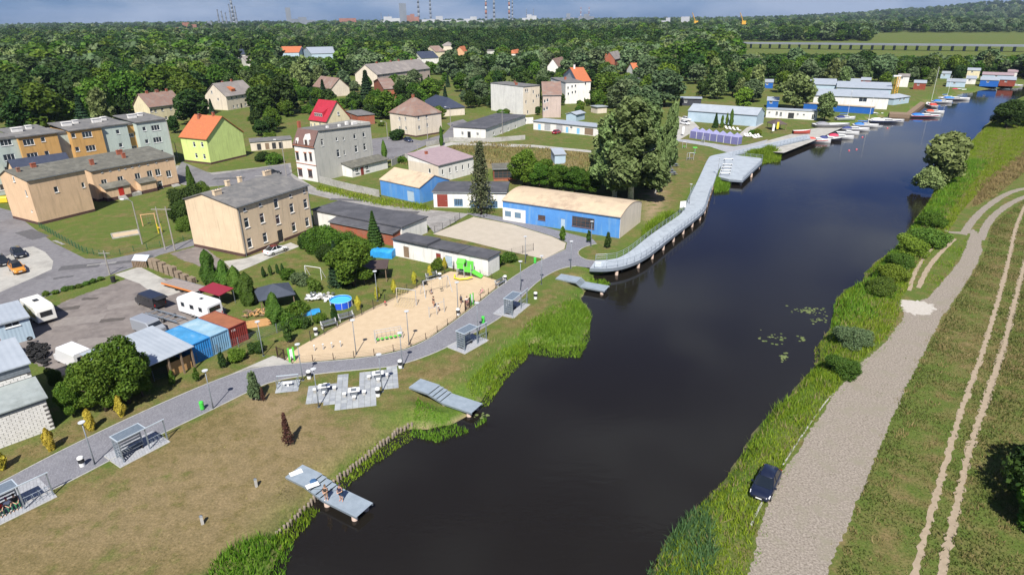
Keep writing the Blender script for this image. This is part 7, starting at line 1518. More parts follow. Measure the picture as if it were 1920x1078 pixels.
container('rusty red shipping container at the end of the row',2,('oxblood',(.22,.035,.03)),('rust',(.32,.12,.06),(.22,.09,.05)),'110')
# pallets, tyres, trailer, clutter
pl_ = MB()
for i in range(5): pl_.box(-.6,-.4+i*.175,.11,.6,-.3+i*.175,.135)
for y in (-.4,-.05,.3): pl_.box(-.6,y,0,.6,y+.1,.11)
PM = pl_.mesh('pallet_layer',mat('pallet_wood',(.30,.235,.165),(.22,.17,.12),.9,3))
zz9 = Z(0,420,3.992)
for i,(x,y) in enumerate(((1150,330),(1185,345),(1225,358),(1265,375),(1305,390),(1345,408),(1390,425),(1440,440))):
    p = P(*zz9(x,y)); nl = (12,13,12,11,12,9,8,7)[i]; T = thing('pallet_stack','%s stack of wooden pallets counted from the slab drive' % ('first','second','third','fourth','fifth','sixth','seventh','eighth')[i],'pallets',p,heading(zz9(1150,330),zz9(1440,440))+random.uniform(-.08,.08),'pallet stacks along the drive')
    for j in range(nl): put('pallet',PM,T,(random.uniform(-.03,.03),random.uniform(-.03,.03),j*.137),random.uniform(-.03,.03))
ty = MB(); ty.smooth = True; N = 14; ringp = [(.22,-.1),(.30,-.12),(.33,-.06),(.33,.06),(.30,.12),(.22,.1)]
ty.v = [(math.cos(2*math.pi*i/N)*r_,math.sin(2*math.pi*i/N)*r_,z_) for i in range(N) for r_,z_ in ringp]; ty.f = [((i*6+j),(i*6+(j+1) % 6),((i+1) % N*6+(j+1) % 6),((i+1) % N*6+j)) for i in range(N) for j in range(6)]; ty.m = [0]*len(ty.f); ty.sm = [True]*len(ty.f); TYM = ty.mesh('tyre',RUBBER)
tr_ = random.Random(3); ntyre = 0
for i in range(64):
    u_,v_ = tr_.random(),tr_.random(); x,y = 215+u_*150,880+v_*150+u_*40; p = P(*zz9(x,y)); o = put('tyre',TYM,None,(p.x,p.y,.13 + .24*tr_.choice((0,0,1,1,2,3))),0); o.rotation_euler = (tr_.uniform(-.5,.5),tr_.uniform(-.5,.5),tr_.random()*6); tag(o,'old black tyre lying in the heap beside the breeze block store','tyre','heap of old tyres')
def slabbox(name,label,cat,A,B,wd,z0,z1,m,group=None):
    o,rz,Ln = fr2(A,B); T = thing(name,label,cat,o,rz,group); return T,Ln
T,Ln = slabbox('flatbed_trailer','long grey flatbed trailer with orange edge beside the caravan','trailer',zz9(1215,470),zz9(1480,545),2,.5,.6,None)
m_ = MB(); m_.box(0,0,.62,Ln*.95,2.1,.70); m_.build('deck',mat('trailer_deck',(.28,.24,.22),(.22,.19,.18),.9),T); m_ = MB(); m_.box(0,-.08,.5,Ln*.95,-.002,.74); m_.build('side_rail',plain('orange_rail',(.6,.2,.04),.5),T); m_ = MB(); m_.box(0,2.102,.5,Ln*.95,2.18,.74); m_.build('side_rail',GREYM,T)
for x in (Ln*.4,Ln*.55):
    for y in (.1,2.0): wheel(T,x,y,.31)
T,Ln = slabbox('boat_trailer','empty galvanised trailer frame on the yard','trailer',zz9(1095,690),zz9(1330,760),1,0,0,None)
for y in (0,1.4): m_ = MB(); m_.box(0,y-.06,.45,Ln,y+.06,.58); m_.build('frame_beam',STEEL,T)
for i in range(5): x = Ln*(i+.4)/5; m_ = MB(); m_.box(x-.05,.06,.46,x+.05,1.34,.56); m_.build('cross_bar',STEEL,T)
for y in (-.2,1.6): wheel(T,Ln*.6,y,.3)
T = thing('canopy_tent','maroon canopy on thin legs behind the caravan','canopy',P(*zz9(1635,590)),heading(zz9(1540,540),zz9(1740,600)))
m_ = MB(); m_.hexa([(-2.3,-1.2,2.0),(2.3,-1.2,2.0),(2.3,1.3,2.25),(-2.3,1.3,2.25)],[(-2.3,-1.2,2.08),(2.3,-1.2,2.08),(2.3,1.3,2.33),(-2.3,1.3,2.33)]); m_.build('canopy',plain('maroon_cloth',(.22,.012,.03),.8),T)
for x in (-2.2,2.2):
    for y in (-1.1,1.2): m_ = MB(); m_.tube([(x,y,0),(x,y,2.05)],.04,5); m_.build('leg',GREYM,T)
T = thing('waste_barrel','black barrel at the end of the hedge strip','barrel',P(*zz9(852,435))); m_ = MB(); m_.cyl((0,0),.33,0,.9,14); m_.build('drum',RUBBER,T); m_ = MB(); m_.cyl((0,0),.35,.9,.95,14); m_.build('rim',DARK,T)
T = thing('covered_enclosure','slatted pallet pen under clear sheeting at the drive','shed',P(*zz9(995,325)),heading(zz9(995,325),zz9(1110,330)))
for i in range(9): m_ = MB(); m_.box(i*.3,0,0,i*.3+.2,.04,1.2); m_.build('slat',WOOD,T)
for i in range(7): m_ = MB(); m_.box(0,.1+i*.3,0,.04,.3+i*.3,1.2); m_.build('slat',WOOD,T)
m_ = MB(); m_.hexa([(0,0,1.22),(2.7,0,1.22),(2.7,2.3,1.3),(0,2.3,1.3)],[(0,1.1,1.9),(2.7,1.1,1.9),(2.7,1.2,1.9),(0,1.2,1.9)]); m_.build('sheeting',mat('clear_sheeting',(.5,.55,.6),None,.3),T)
for i,q in enumerate(((345,535),(415,522),(480,500),(535,488),(590,475),(645,455),(700,438),(755,420))): tree('%s clipped box bush of the hedge strip from the left' % ('first','second','third','fourth','fifth','sixth','seventh','eighth')[i],P(*zz9(*q)),.75,'bush','thuja','mid',1.35,name='box_bush',cat='bush',group='box bushes in the hedge strip')
TARP = mat('blue_tarp',(.03,.28,.62),(.025,.22,.52),.45,2,bump=.05,bscale=4)
T = thing('tarp_covered_stack','bright blue tarpaulin over a stack in the garden','tarpaulin',P(720,480),-.25); m_ = MB(); m_.smooth = False; r5 = random.Random(4)
rings = [[(x,-1.1+r5.uniform(-.08,.08),.0),(x,-1.05,1.0+r5.uniform(-.1,.15)),(x,-.4,1.35+r5.uniform(-.1,.1)),(x,.5,1.3+r5.uniform(-.12,.1)),(x,1.1,.95+r5.uniform(-.1,.1)),(x,1.15,0)] for x in np.linspace(-2.0,2.0,8)]; m_.loft(rings); m_.build('tarpaulin',TARP,T); m_ = MB(); m_.box(-1.8,-.9,.02,1.8,.9,.8); m_.build('stack',WOOD,T)
T = thing('swimming_pool','round blue frame pool in the garden','pool',P(640,573)); m_ = MB(); m_.tube([(0,0,0),(0,0,1.0)],[1.5,1.52],28,False); m_.build('wall',plain('pool_blue',(.02,.09,.62),.4),T); m_ = MB(); m_.cyl((0,0),1.46,.05,.85,28); m_.build('pool_water',plain('pool_water_blue',(.08,.45,.75),.08),T)
m_ = MB(); m_.tube([(math.cos(i*.2244)*1.53,math.sin(i*.2244)*1.53,1.0) for i in range(29)],.05,6); m_.build('rim',plain('pool_rim',(.2,.5,.8),.4),T)
for i in range(10): q = i*.628; m_ = MB(); m_.tube([(math.cos(q)*1.58,math.sin(q)*1.58,0),(math.cos(q)*1.56,math.sin(q)*1.56,1.0)],.03,5); m_.build('leg',WHITE,T)
def gazebo(px,py,rz,lb,sx_,sy_,h,rise,m,pm):
    T = thing('gazebo',lb,'gazebo',P(px,py),rz); m_ = MB(); e = .3; A = [(-sx_-e,-sy_-e,h),(sx_+e,-sy_-e,h),(sx_+e,sy_+e,h),(-sx_-e,sy_+e,h)]
    if rise: m_.add(A + [(0,0,h+rise)] + [(x,y,z-.1) for x,y,z in A],[(0,1,4),(1,2,4),(2,3,4),(3,0,4),(0,5,6,1),(1,6,7,2),(2,7,8,3),(3,8,5,0),(8,7,6,5)])
    else: m_.box(-sx_-e,-sy_-e,h,sx_+e,sy_+e,h+.1)
    m_.build('roof',m,T)
    for x in (-sx_,sx_):
        for y in (-sy_,sy_): q = MB(); q.box(x-.06,y-.06,0,x+.06,y+.06,h-.02 if not rise else h-.1); q.build('post',pm,T)
    return T
gazebo(518,570,.5,'dark slate pyramid roofed garden pavilion by the thujas',2.2,2.2,2.0,1.2,mat('slate_grey',(.06,.07,.095),(.05,.06,.08),.7),WOOD); T = gazebo(706,522,.1,'brown flat roofed pergola beside the round garden tree',1.7,1.7,2.3,0,mat('brown_roof',(.085,.06,.055),(.07,.05,.045),.7),WOOD)
T = gazebo(1455,243,0,'brown roofed marina gazebo with open sides',2.4,2.4,2.2,1.6,mat('gazebo_brown',(.10,.075,.07),None,.8),WOOD)
T = thing('football_goal','white football goal frame on the tenement lawn','goal',P(574,520),heading((562,508),(588,512))); 
for pts in ([(0,0,0),(0,0,2)],[(0,0,2),(3,0,2)],[(3,0,2),(3,0,0)],[(3,0,2),(3,1,0)],[(0,0,2),(0,1,0)]): m_ = MB(); m_.tube(pts,.05,5); m_.build('goal_bar',WHITE,T)
# firewood, boards and rubble by the thujas
T = thing('board_pile','pile of orange fresh boards beside the red container','timber',P(485,607),.3)
r6 = random.Random(8)
for i in range(22): m_ = MB(); m_.box(-1.6,-.09,0,1.6,.09,.04); m_.build('board',NEWWOOD,T,(r6.uniform(-.3,.3),-1.0+.1*i,.02+.045*(i % 5)),r6.uniform(-.08,.08))
T = thing('wood_heap','heap of broken pale firewood behind the boards','firewood',P(486,590),.2)
for i in range(50): m_ = MB(); m_.cbox((0,0,0),(r6.uniform(.4,.9),r6.uniform(.1,.2),.12)); o = m_.build('log',(NEWWOOD,WOOD)[i % 3 == 0],T,(r6.uniform(-1.8,1.8),r6.uniform(-1,1),.1+r6.random()*.5),r6.uniform(0,3)); o.rotation_euler = (r6.uniform(-.3,.3),r6.uniform(-.3,.3),r6.uniform(0,3))
T = thing('rubble_heap','heap of grey rubble and sheets left of the pool','rubble',P(598,560),0)
for i in range(46): m_ = MB(); m_.cbox((0,0,0),(r6.uniform(.3,.9),r6.uniform(.2,.5),r6.uniform(.08,.25))); o = m_.build('fragment',(CONC,WHITE,GREYM)[i % 3],T,(r6.uniform(-1.9,1.9),r6.uniform(-1.2,1.2),.15+r6.random()*.4)); o.rotation_euler = (r6.uniform(-.5,.5),r6.uniform(-.5,.5),r6.uniform(0,3))
T = thing('blue_tarp_bundle','crumpled blue sheet by the garden fence','tarpaulin',P(582,588),.4); m_ = MB(); m_.loft([[(x,-.7,.05),(x,-.5,.55+r6.uniform(-.1,.2)),(x,.1,.7+r6.uniform(-.2,.2)),(x,.7,.05)] for x in np.linspace(-1.3,1.3,6)]); m_.build('sheet',TARP,T); m_ = MB(); m_.box(-1,-.4,0,1,.4,.45); m_.build('load',WOOD,T)
# golden saplings and small young trees
for i,(x,y) in enumerate(((5,880),(97,843),(172,806),(229,780),(672,580),(708,560),(739,548),(777,532),(806,521),(834,505),(861,503),(892,508))):
    tree('golden columnar sapling %s' % ('at the left frame edge','beside the breeze block wall corner','second from the breeze block wall','below the dark tree clump','beside the blue pool','right of the pool near the lamp','in front of the pergola','behind the climbing net','behind the large swing','left of the play tower','right behind the play tower','nearest the white garages corner')[i],P(x,y),2.1 if i > 3 else 2.5,'column','gold','mid',1.25,name='golden_conifer',cat='sapling',group='golden columnar saplings')
for x,y,tp,lf,lb in ((541,835,775,'plum','purple leaved sapling with stake in the parched lawn'),(480,750,698,'silver','thin sapling by the path above the parched lawn'),(494,752,725,'plum','smaller bare sapling next to the thin one'),(541,642,605,'dark','young tree at the concrete apron'),(628,602,570,'dark','young dark tree beside the pool fence'),(1055,452,425,'mid','staked sapling in front of the blue hall'),(1104,455,432,'dark','second staked sapling in front of the blue hall'),(1139,465,436,'dark','sapling right of the blue hall corner'),(418,690,660,'dark','shrubby sapling by the yard fence'),(370,715,690,'mid','low bushy sapling by the open shed'),(325,722,695,'mid','bushy sapling at the shed corner')):
    tree_px(lb,x,y,tp,'sparse' if lf == 'plum' else 'birch',lf,'mid' if lf == 'plum' else 'far',.9,name='sapling',cat='sapling')
# ---------------------------------------------------------------- boats
def boat(label,px,py,rz,L_=7.0,hull=(.75,.75,.74),stripe=None,cover=None,mast=0,group=None,z=WATER_Z,cabin=True):
    T = thing('sailing_boat' if mast else 'motor_boat',label,'boat',P(px,py,z),rz,group); b = MB(); b.smooth = True; k = L_/2; W_ = L_*.17
    hm = plain('hull_%d_%d_%d' % tuple(int(c*99) for c in hull),hull,.3,0,.5,.4)
    st = [(-k,.82,.9),(-k*.5,1.0,.9),(0,1.0,.95),(k*.45,.82,1.05),(k*.78,.45,1.15),(k,.04,1.25)]
    b.loft([[(x,-W_*s_,h_),(x,-W_*s_*.8,.1),(x,-W_*s_*.25,-.3),(x,W_*s_*.25,-.3),(x,W_*s_*.8,.1),(x,W_*s_,h_)] for x,s_,h_ in st],closed=False); b.add([(-k,-W_*.82,.9),(-k,-W_*.66,.1),(-k,-W_*.2,-.3),(-k,W_*.2,-.3),(-k,W_*.66,.1),(-k,W_*.82,.9)],[(0,1,2,3,4,5)]); b.build('hull',hm,T)
    d = MB(); d.loft([[(x,-W_*s_*.97,h_-.02),(x,W_*s_*.97,h_-.02)] for x,s_,h_ in st],cap=False,closed=False); d.build('deck',WHITE,T)
    if stripe: q = MB(); q.loft([[(x,sg*W_*s_*1.01,h_-.12),(x,sg*W_*s_*.97,h_-.34)] for sg in (1,) for x,s_,h_ in st[:-1]],cap=False,closed=False); q.build('stripe',plain('stripe_' + stripe[0],stripe[1],.4),T); q = MB(); q.loft([[(x,-W_*s_*1.01,h_-.12),(x,-W_*s_*.97,h_-.34)] for x,s_,h_ in st[:-1]],cap=False,closed=False); q.build('stripe',MATS['stripe_' + stripe[0]],T)
    if cabin:
        c = MB(); B4 = [(-k*.25,-W_*.7,.92),(k*.5,-W_*.5,1.02),(k*.5,W_*.5,1.02),(-k*.25,W_*.7,.92)]; T4 = [(-k*.15,-W_*.58,1.5),(k*.25,-W_*.4,1.42),(k*.25,W_*.4,1.42),(-k*.15,W_*.58,1.5)]; c.hexa(B4,T4); co = c.build('cabin',WHITE,T)
        g = MB(); g.hexa([(-k*.22,-W_*.72,1.1),(k*.3,-W_*.585,1.14),(k*.3,W_*.585,1.14),(-k*.22,W_*.72,1.1)],[(-k*.19,-W_*.67,1.34),(k*.26,-W_*.52,1.32),(k*.26,W_*.52,1.32),(-k*.19,W_*.67,1.34)]); g.build('cabin_window',GLASS,co)
    if cover: c = MB(); c.loft([[(x,-W_*.75,.95),(x,-W_*.55,z_),(x,W_*.55,z_),(x,W_*.75,.95)] for x,z_ in ((-k*.85,1.2),(-k*.6,1.6),(-k*.35,1.6),(-k*.2,1.3))]); c.build('canopy',plain('canopy_' + cover[0],cover[1],.7),T)
    if mast:
        q = MB(); q.tube([(k*.15,0,1.0),(k*.15,0,mast)],.06,6); q.build('mast',WHITE,T); q = MB(); q.tube([(k*.15,0,2.0),(-k*.7,0,2.1)],.05,6); q.build('boom',WHITE,T); q = MB(); q.tube([(k*.1,0,2.15),(-k*.65,0,2.22)],.14,6); q.build('furled_sail',plain('sail_blue',(.03,.15,.5),.7),T)
        for e in ((k*.95,0,1.2),(-k*.95,0,1.0),(k*.1,W_*.9,1.0),(k*.1,-W_*.9,1.0)): q = MB(); q.tube([e,(k*.15,0,mast*.97)],.012,3); q.build('stay',GREYM,T)
    return T
m7 = Z(1500,140,7.186); m8 = Z(1680,110,7.7)
RC,BC,NC,PC = ('red',(.55,.06,.04)),('blue',(.02,.16,.55)),('navy',(.015,.03,.15)),('rose',(.5,.03,.08)); G = 'boats moored at the marina'
boat('white motorboat with red canopy nearest the quay end',*m7(235,915),-.28,8,stripe=RC,cover=RC,group=G); boat('dark hulled motorboat with navy canopy behind the red one',*m7(395,895),-.28,7.5,hull=(.03,.03,.04),cover=NC,group=G)
boat('white motorboat with crimson canopy third from the quay end',*m7(540,865),-.25,8.5,cover=PC,group=G); boat('small white motorboat between crimson canopy and blue cover boats',*m7(640,810),-.2,7.5,group=G); boat('long white cruiser with navy cover fifth from the quay end',*m7(720,758),-.2,10.5,cover=NC,group=G)
boat('white sailing boat with tall mast and blue sail cover',*m7(880,708),-.2,9,cover=BC,mast=11,group=G); boat('white sailing boat on the grass edge with bare mast',*m7(610,610),.1,8,mast=11,group='boats laid up ashore',z=.3,cover=NC); boat('large white cabin cruiser pointing into the river',*m7(1160,645),-.12,13,stripe=NC,cover=('white',(.7,.7,.7)),group=G)
boat('motorboat moored behind the large cruiser',*m7(980,560),.1,9,stripe=RC,group=G); boat('overturned grey boat under cover on the quay',*m7(420,700),-.05,13,hull=(.28,.28,.3),cabin=False,group='boats laid up ashore',z=.3,cover=('grey',(.22,.22,.24)))
boat('white speedboat with maroon waterline beside the wooden dock',*m8(420,850),-.1,12,stripe=PC,cover=BC,group=G); boat('white boat with orange red canopy behind the speedboat',*m8(555,795),-.15,7.5,cover=('orange_red',(.6,.09,.04)),group=G); boat('tall masted white sailing boat beside the wooden dock',*m8(500,690),1.3,11,mast=17,group=G,cover=RC)
boat('white motorboat with blue stern cover further upstream',*m8(665,645),-.1,9,cover=BC,group=G); boat('white cruiser with long blue awning upstream',*m8(850,600),-.1,12,cover=BC,group=G); boat('small white dinghy at the bow of the blue awning cruiser',*m8(985,600),-.1,5,cabin=False,group=G); boat('white boat under rose red cover at the far quay',*m8(900,475),-.1,8,cover=PC,group=G); boat('grey boat moored below the far boathouses',*m8(1710,410),-.1,9,hull=(.5,.5,.55),group=G); boat('small sailing boat with thin mast near the far quay',*m8(715,585),.3,8,mast=11,group=G)
boat('red and white rowing boat upturned on the marina lawn',*m7(20,790),0,6,hull=(.45,.06,.04),cabin=False,group='boats laid up ashore',z=.3)
T = thing('wooden_dock','brown timber dock edge beside the lawn of the glazed cabin','dock',P(1668,213,0)); dp = [P(*q,.1)-P(1668,213,0) for q in ((1668,214),(1706,216),(1735,193),(1726,191),(1700,211),(1668,210))]; m_ = MB(); m_.prism([(p.x,p.y) for p in dp],-1.3,.12); m_.build('deck',WOOD,T)
T = thing('floating_jetty','pale floating jetty beside the first red canopied boat','jetty',P(1466,276,0)); dp = [P(*q,-.7)-P(1466,276,0) for q in ((1466,275),(1478,278),(1518,264),(1508,261))]; m_ = MB(); m_.prism([(p.x,p.y) for p in dp],-1.3,-.7); m_.build('float',mat('pale_deck',(.62,.57,.42),None,.8),T)
# purple tents, deckchairs, signs on the marina lawn
PUR = mat('lavender_canvas',(.17,.17,.34),(.14,.14,.30),.8,2)
o,rz,Ln = fr2((1293,259),(1375,271))
for i in range(7):
    t_ = i/6.4; p = o + Vector((math.cos(rz),math.sin(rz),0))*Ln*t_; T = thing('market_tent','%s lavender market tent of the marina row' % ('first','second','third','fourth','fifth','sixth','seventh')[i],'tent',p,rz,'lavender tents'); s_ = Ln/6.4*.97
    m_ = MB(); m_.add([(0,0,2.3),(s_,0,2.3),(s_,s_,2.3),(0,s_,2.3),(s_/2,s_/2,3.6)],[(0,1,4),(1,2,4),(2,3,4),(3,0,4)]); m_.build('canopy',mat('pale_lavender',(.28,.28,.47),None,.8),T)
    m_ = MB(); m_.box(.03,.03,0,s_-.03,s_-.03,2.28); m_.build('side_wall',PUR,T)
    for x,y in ((0,0),(s_,0)): m_ = MB(); m_.box(x-.03,y-.03,0,x+.03,y+.03,2.3); m_.build('leg',WHITE,T)
for i,(x,y) in enumerate(((1363,243),(1370,244),(1377,245),(1385,246),(1399,257),(1404,257),(1409,256),(1414,260),(1419,259),(1424,258))):
    T = thing('deck_chair','white deckchair %s' % ('first by the poplars','second by the poplars','third by the poplars','fourth by the poplars','first on the riverside lawn','second on the riverside lawn','third on the riverside lawn','fourth on the riverside lawn','fifth on the riverside lawn','sixth on the riverside lawn')[i],'deckchair',P(x,y),.6,'marina deckchairs'); m_ = MB(); m_.hexa([(-.45,-.9,.25),(.45,-.9,.25),(.45,.2,.35),(-.45,.2,.35)],[(-.45,-.9,.31),(.45,-.9,.31),(.45,.2,.41),(-.45,.2,.41)]); m_.build('seat',WHITE,T); m_ = MB(); m_.hexa([(-.45,.2,.35),(.45,.2,.35),(.45,.9,1.1),(-.45,.9,1.1)],[(-.45,.16,.41),(.45,.16,.41),(.45,.84,1.15),(-.45,.84,1.15)]); m_.build('backrest',WHITE,T)
    for xx in (-.4,.4): m_ = MB(); m_.box(xx-.04,-.8,0,xx+.04,.2,.25); m_.build('leg',WOOD,T)
for x,y,lb,cc in ((1447,250,'white feather banner on the marina lawn',(.75,.75,.78)),(1455,246,'yellow feather banner by the gazebo',(.7,.55,.04)),(1262,246,'white and red banner at the car park',(.75,.6,.6)),(1278,255,'white banner at the car park entrance',(.78,.78,.78))):
    T = thing('feather_banner',lb,'banner',P(x,y)); m_ = MB(); m_.tube([(0,0,0),(0,0,3.2)],.03,5); m_.build('pole',GREYM,T); m_ = MB(); m_.box(.03,-.012,.7,.75,.012,3.1); m_.build('flag',plain('flag_%d%d' % (int(cc[0]*100),int(cc[2]*100)),cc,.8),T)
T = thing('sign_board','white information board beside the boardwalk railing','sign',P(1279,398),.3)
for x in (-.6,.6): m_ = MB(); m_.box(x-.04,-.04,0,x+.04,.04,2.3); m_.build('leg',STEEL,T)
m_ = MB(); m_.box(-.7,-.07,1.0,.7,-.042,2.4); m_.build('board',WHITE,T)
T = thing('kiosk','black glazed kiosk under the birches','kiosk',P(1222,352),.9); m_ = MB(); m_.box(-1.6,-1.2,0,1.6,1.2,2.6); m_.build('body',DARK,T); m_ = MB(); m_.box(-1.8,-1.4,2.6,1.8,1.4,2.75); m_.build('roof',FELTD,T)
for i in range(4): m_ = MB(); m_.box(-1.5+i*.8,-1.24,.2,-.9+i*.8,-1.202,2.4); m_.build('pane',GLASS,T)
for i,(x,y) in enumerate(((1250,318),(1254,324),(1258,329),(1262,313))):
    T = thing('picnic_table','grey slatted picnic table, %s near the birches' % ('second','third','fourth','first')[i],'table',P(x,y),.3,'picnic tables near the birches'); m_ = MB(); m_.box(-1.4,-.4,.72,1.4,.4,.78); m_.build('table_top',GREYM,T)
    for y_ in (-.8,.8): m_ = MB(); m_.box(-1.4,y_-.16,.42,1.4,y_+.16,.47); m_.build('bench',GREYM,T)
    for x_ in (-1,1): m_ = MB(); m_.box(x_-.05,-.8,.3,x_+.05,.8,.4); m_.box(x_-.05,-.3,0,x_+.05,.3,.72); m_.build('leg_frame',DARK,T)
for i,(x,y,lb) in enumerate(((1283,278,'green and steel exercise machine by the path'),(1290,300,'steel exercise bars with seat'),(1302,290,'exercise machine with green roof panel'),(1318,268,'steel exercise machine near the tents'),(1296,300,'small steel stepper machine'))):
    T = thing('exercise_machine',lb,'gym machine',P(x,y),i*.7)
    for xx in (-.6,.6): m_ = MB(); m_.tube([(xx,0,0),(xx,0,2.0)],.06,6); m_.build('post',PSTEEL,T)
    m_ = MB(); m_.tube([(-.6,0,1.95),(.6,0,1.95)],.05,6); m_.build('bar',PSTEEL,T); m_ = MB(); m_.box(-.35,-.3,.5,.35,.3,.56); m_.build('seat',PGREEN if i in (0,2) else GREYM,T); m_ = MB(); m_.box(-.05,-.05,0,.05,.05,.5); m_.build('stem',PSTEEL,T)
    if i == 2: m_ = MB(); m_.box(-.7,-.6,2.0,.7,.6,2.1); m_.build('roof_panel',PGREEN,T)
# small courtyard playground by the tan terrace
T = thing('sandpit','square sandpit with grey rim on the terrace lawn','sandpit',P(235,440),heading((200,440),(262,430))); m_ = MB(); m_.box(-2.2,-1.6,0,2.2,1.6,.06); m_.build('sand',SAND,T)
for bx in ((-2.3,-1.7,2.3,-1.6),(-2.3,1.6,2.3,1.7),(-2.3,-1.6,-2.2,1.6),(2.2,-1.6,2.3,1.6)): m_ = MB(); m_.box(bx[0],bx[1],0,bx[2],bx[3],.25); m_.build('rim_board',CONC,T)
T = thing('toddler_swing','orange post swing on the terrace lawn','swing',P(281,423),.4)
for x in (-1.2,1.2): m_ = MB(); m_.box(x-.07,-.07,0,x+.07,.07,2.3); m_.build('post',plain('peach_post',(.6,.35,.18),.6),T)
m_ = MB(); m_.box(-1.3,-.06,2.3,1.3,.06,2.42); m_.build('top_bar',MATS['peach_post'],T); m_ = MB(); m_.box(-.25,-.15,.5,.25,.15,.58); m_.build('swing_seat',RUBBER,T); m_ = MB(); m_.tube([(-.22,0,.58),(-.22,0,2.3)],.015,4); m_.build('chain',GREYM,T); m_ = MB(); m_.tube([(.22,0,.58),(.22,0,2.3)],.015,4); m_.build('chain',GREYM,T)
T = thing('toddler_slide','small pink and yellow slide on the terrace lawn','slide',P(300,436),2.2); m_ = MB(); m_.hexa([(0,-.25,1.1),(1.9,-.25,.15),(1.9,.25,.15),(0,.25,1.1)],[(0,-.25,1.18),(1.9,-.25,.23),(1.9,.25,.23),(0,.25,1.18)]); m_.build('chute',plain('pink_plastic',(.6,.12,.25),.4),T)
for x in (-.6,0):
    for y in (-.3,.3): m_ = MB(); m_.box(x-.04,y-.04,0,x+.04,y+.04,1.9); m_.build('post',PYEL,T)
m_ = MB(); m_.box(-.6,-.3,1.0,0,.3,1.06); m_.build('platform',PYEL,T)
T = thing('waste_container','yellow waste container behind the tan terrace','bin',P(8,380),.2); m_ = MB(); m_.box(-1,-.6,.15,1,.6,1.2); m_.build('tub',plain('bin_yellow',(.7,.5,.03),.5),T); m_ = MB(); m_.hexa([(-1.05,-.65,1.2),(1.05,-.65,1.2),(1.05,.65,1.2),(-1.05,.65,1.2)],[(-1,-.5,1.4),(1,-.5,1.4),(1,.5,1.4),(-1,.5,1.4)]); m_.build('lid',MATS['bin_yellow'],T)
# ================================================================ people
SKIN = plain('skin',(.48,.28,.19),.6)
def skinned(name,chains,m,parent=None,sub=2):
    """chains: list of [(x,y,z,r),...] sharing points by value; grown with a Skin modifier"""
    vs,key,ed,rad = [],{},set(),[]
    def vid(p):
        k = tuple(round(c,3) for c in p[:3])
        if k not in key: key[k] = len(vs); vs.append(p[:3]); rad.append(p[3])
        return key[k]
    for ch in chains:
        ids_ = [vid(p) for p in ch]; ed |= {(a,b) for a,b in zip(ids_,ids_[1:]) if a != b}
    me_ = bpy.data.meshes.new(name); me_.from_pydata(vs,list(ed),[]); me_.materials.append(m); o = put(name,me_,parent)
    sk = o.modifiers.new('skin','SKIN'); sk.use_smooth_shade = True
    for i,v in enumerate(me_.skin_vertices[0].data): v.radius = (rad[i],rad[i]); v.use_root = (i == 0)
    sb = o.modifiers.new('sub','SUBSURF'); sb.levels = sb.render_levels = sub; return o
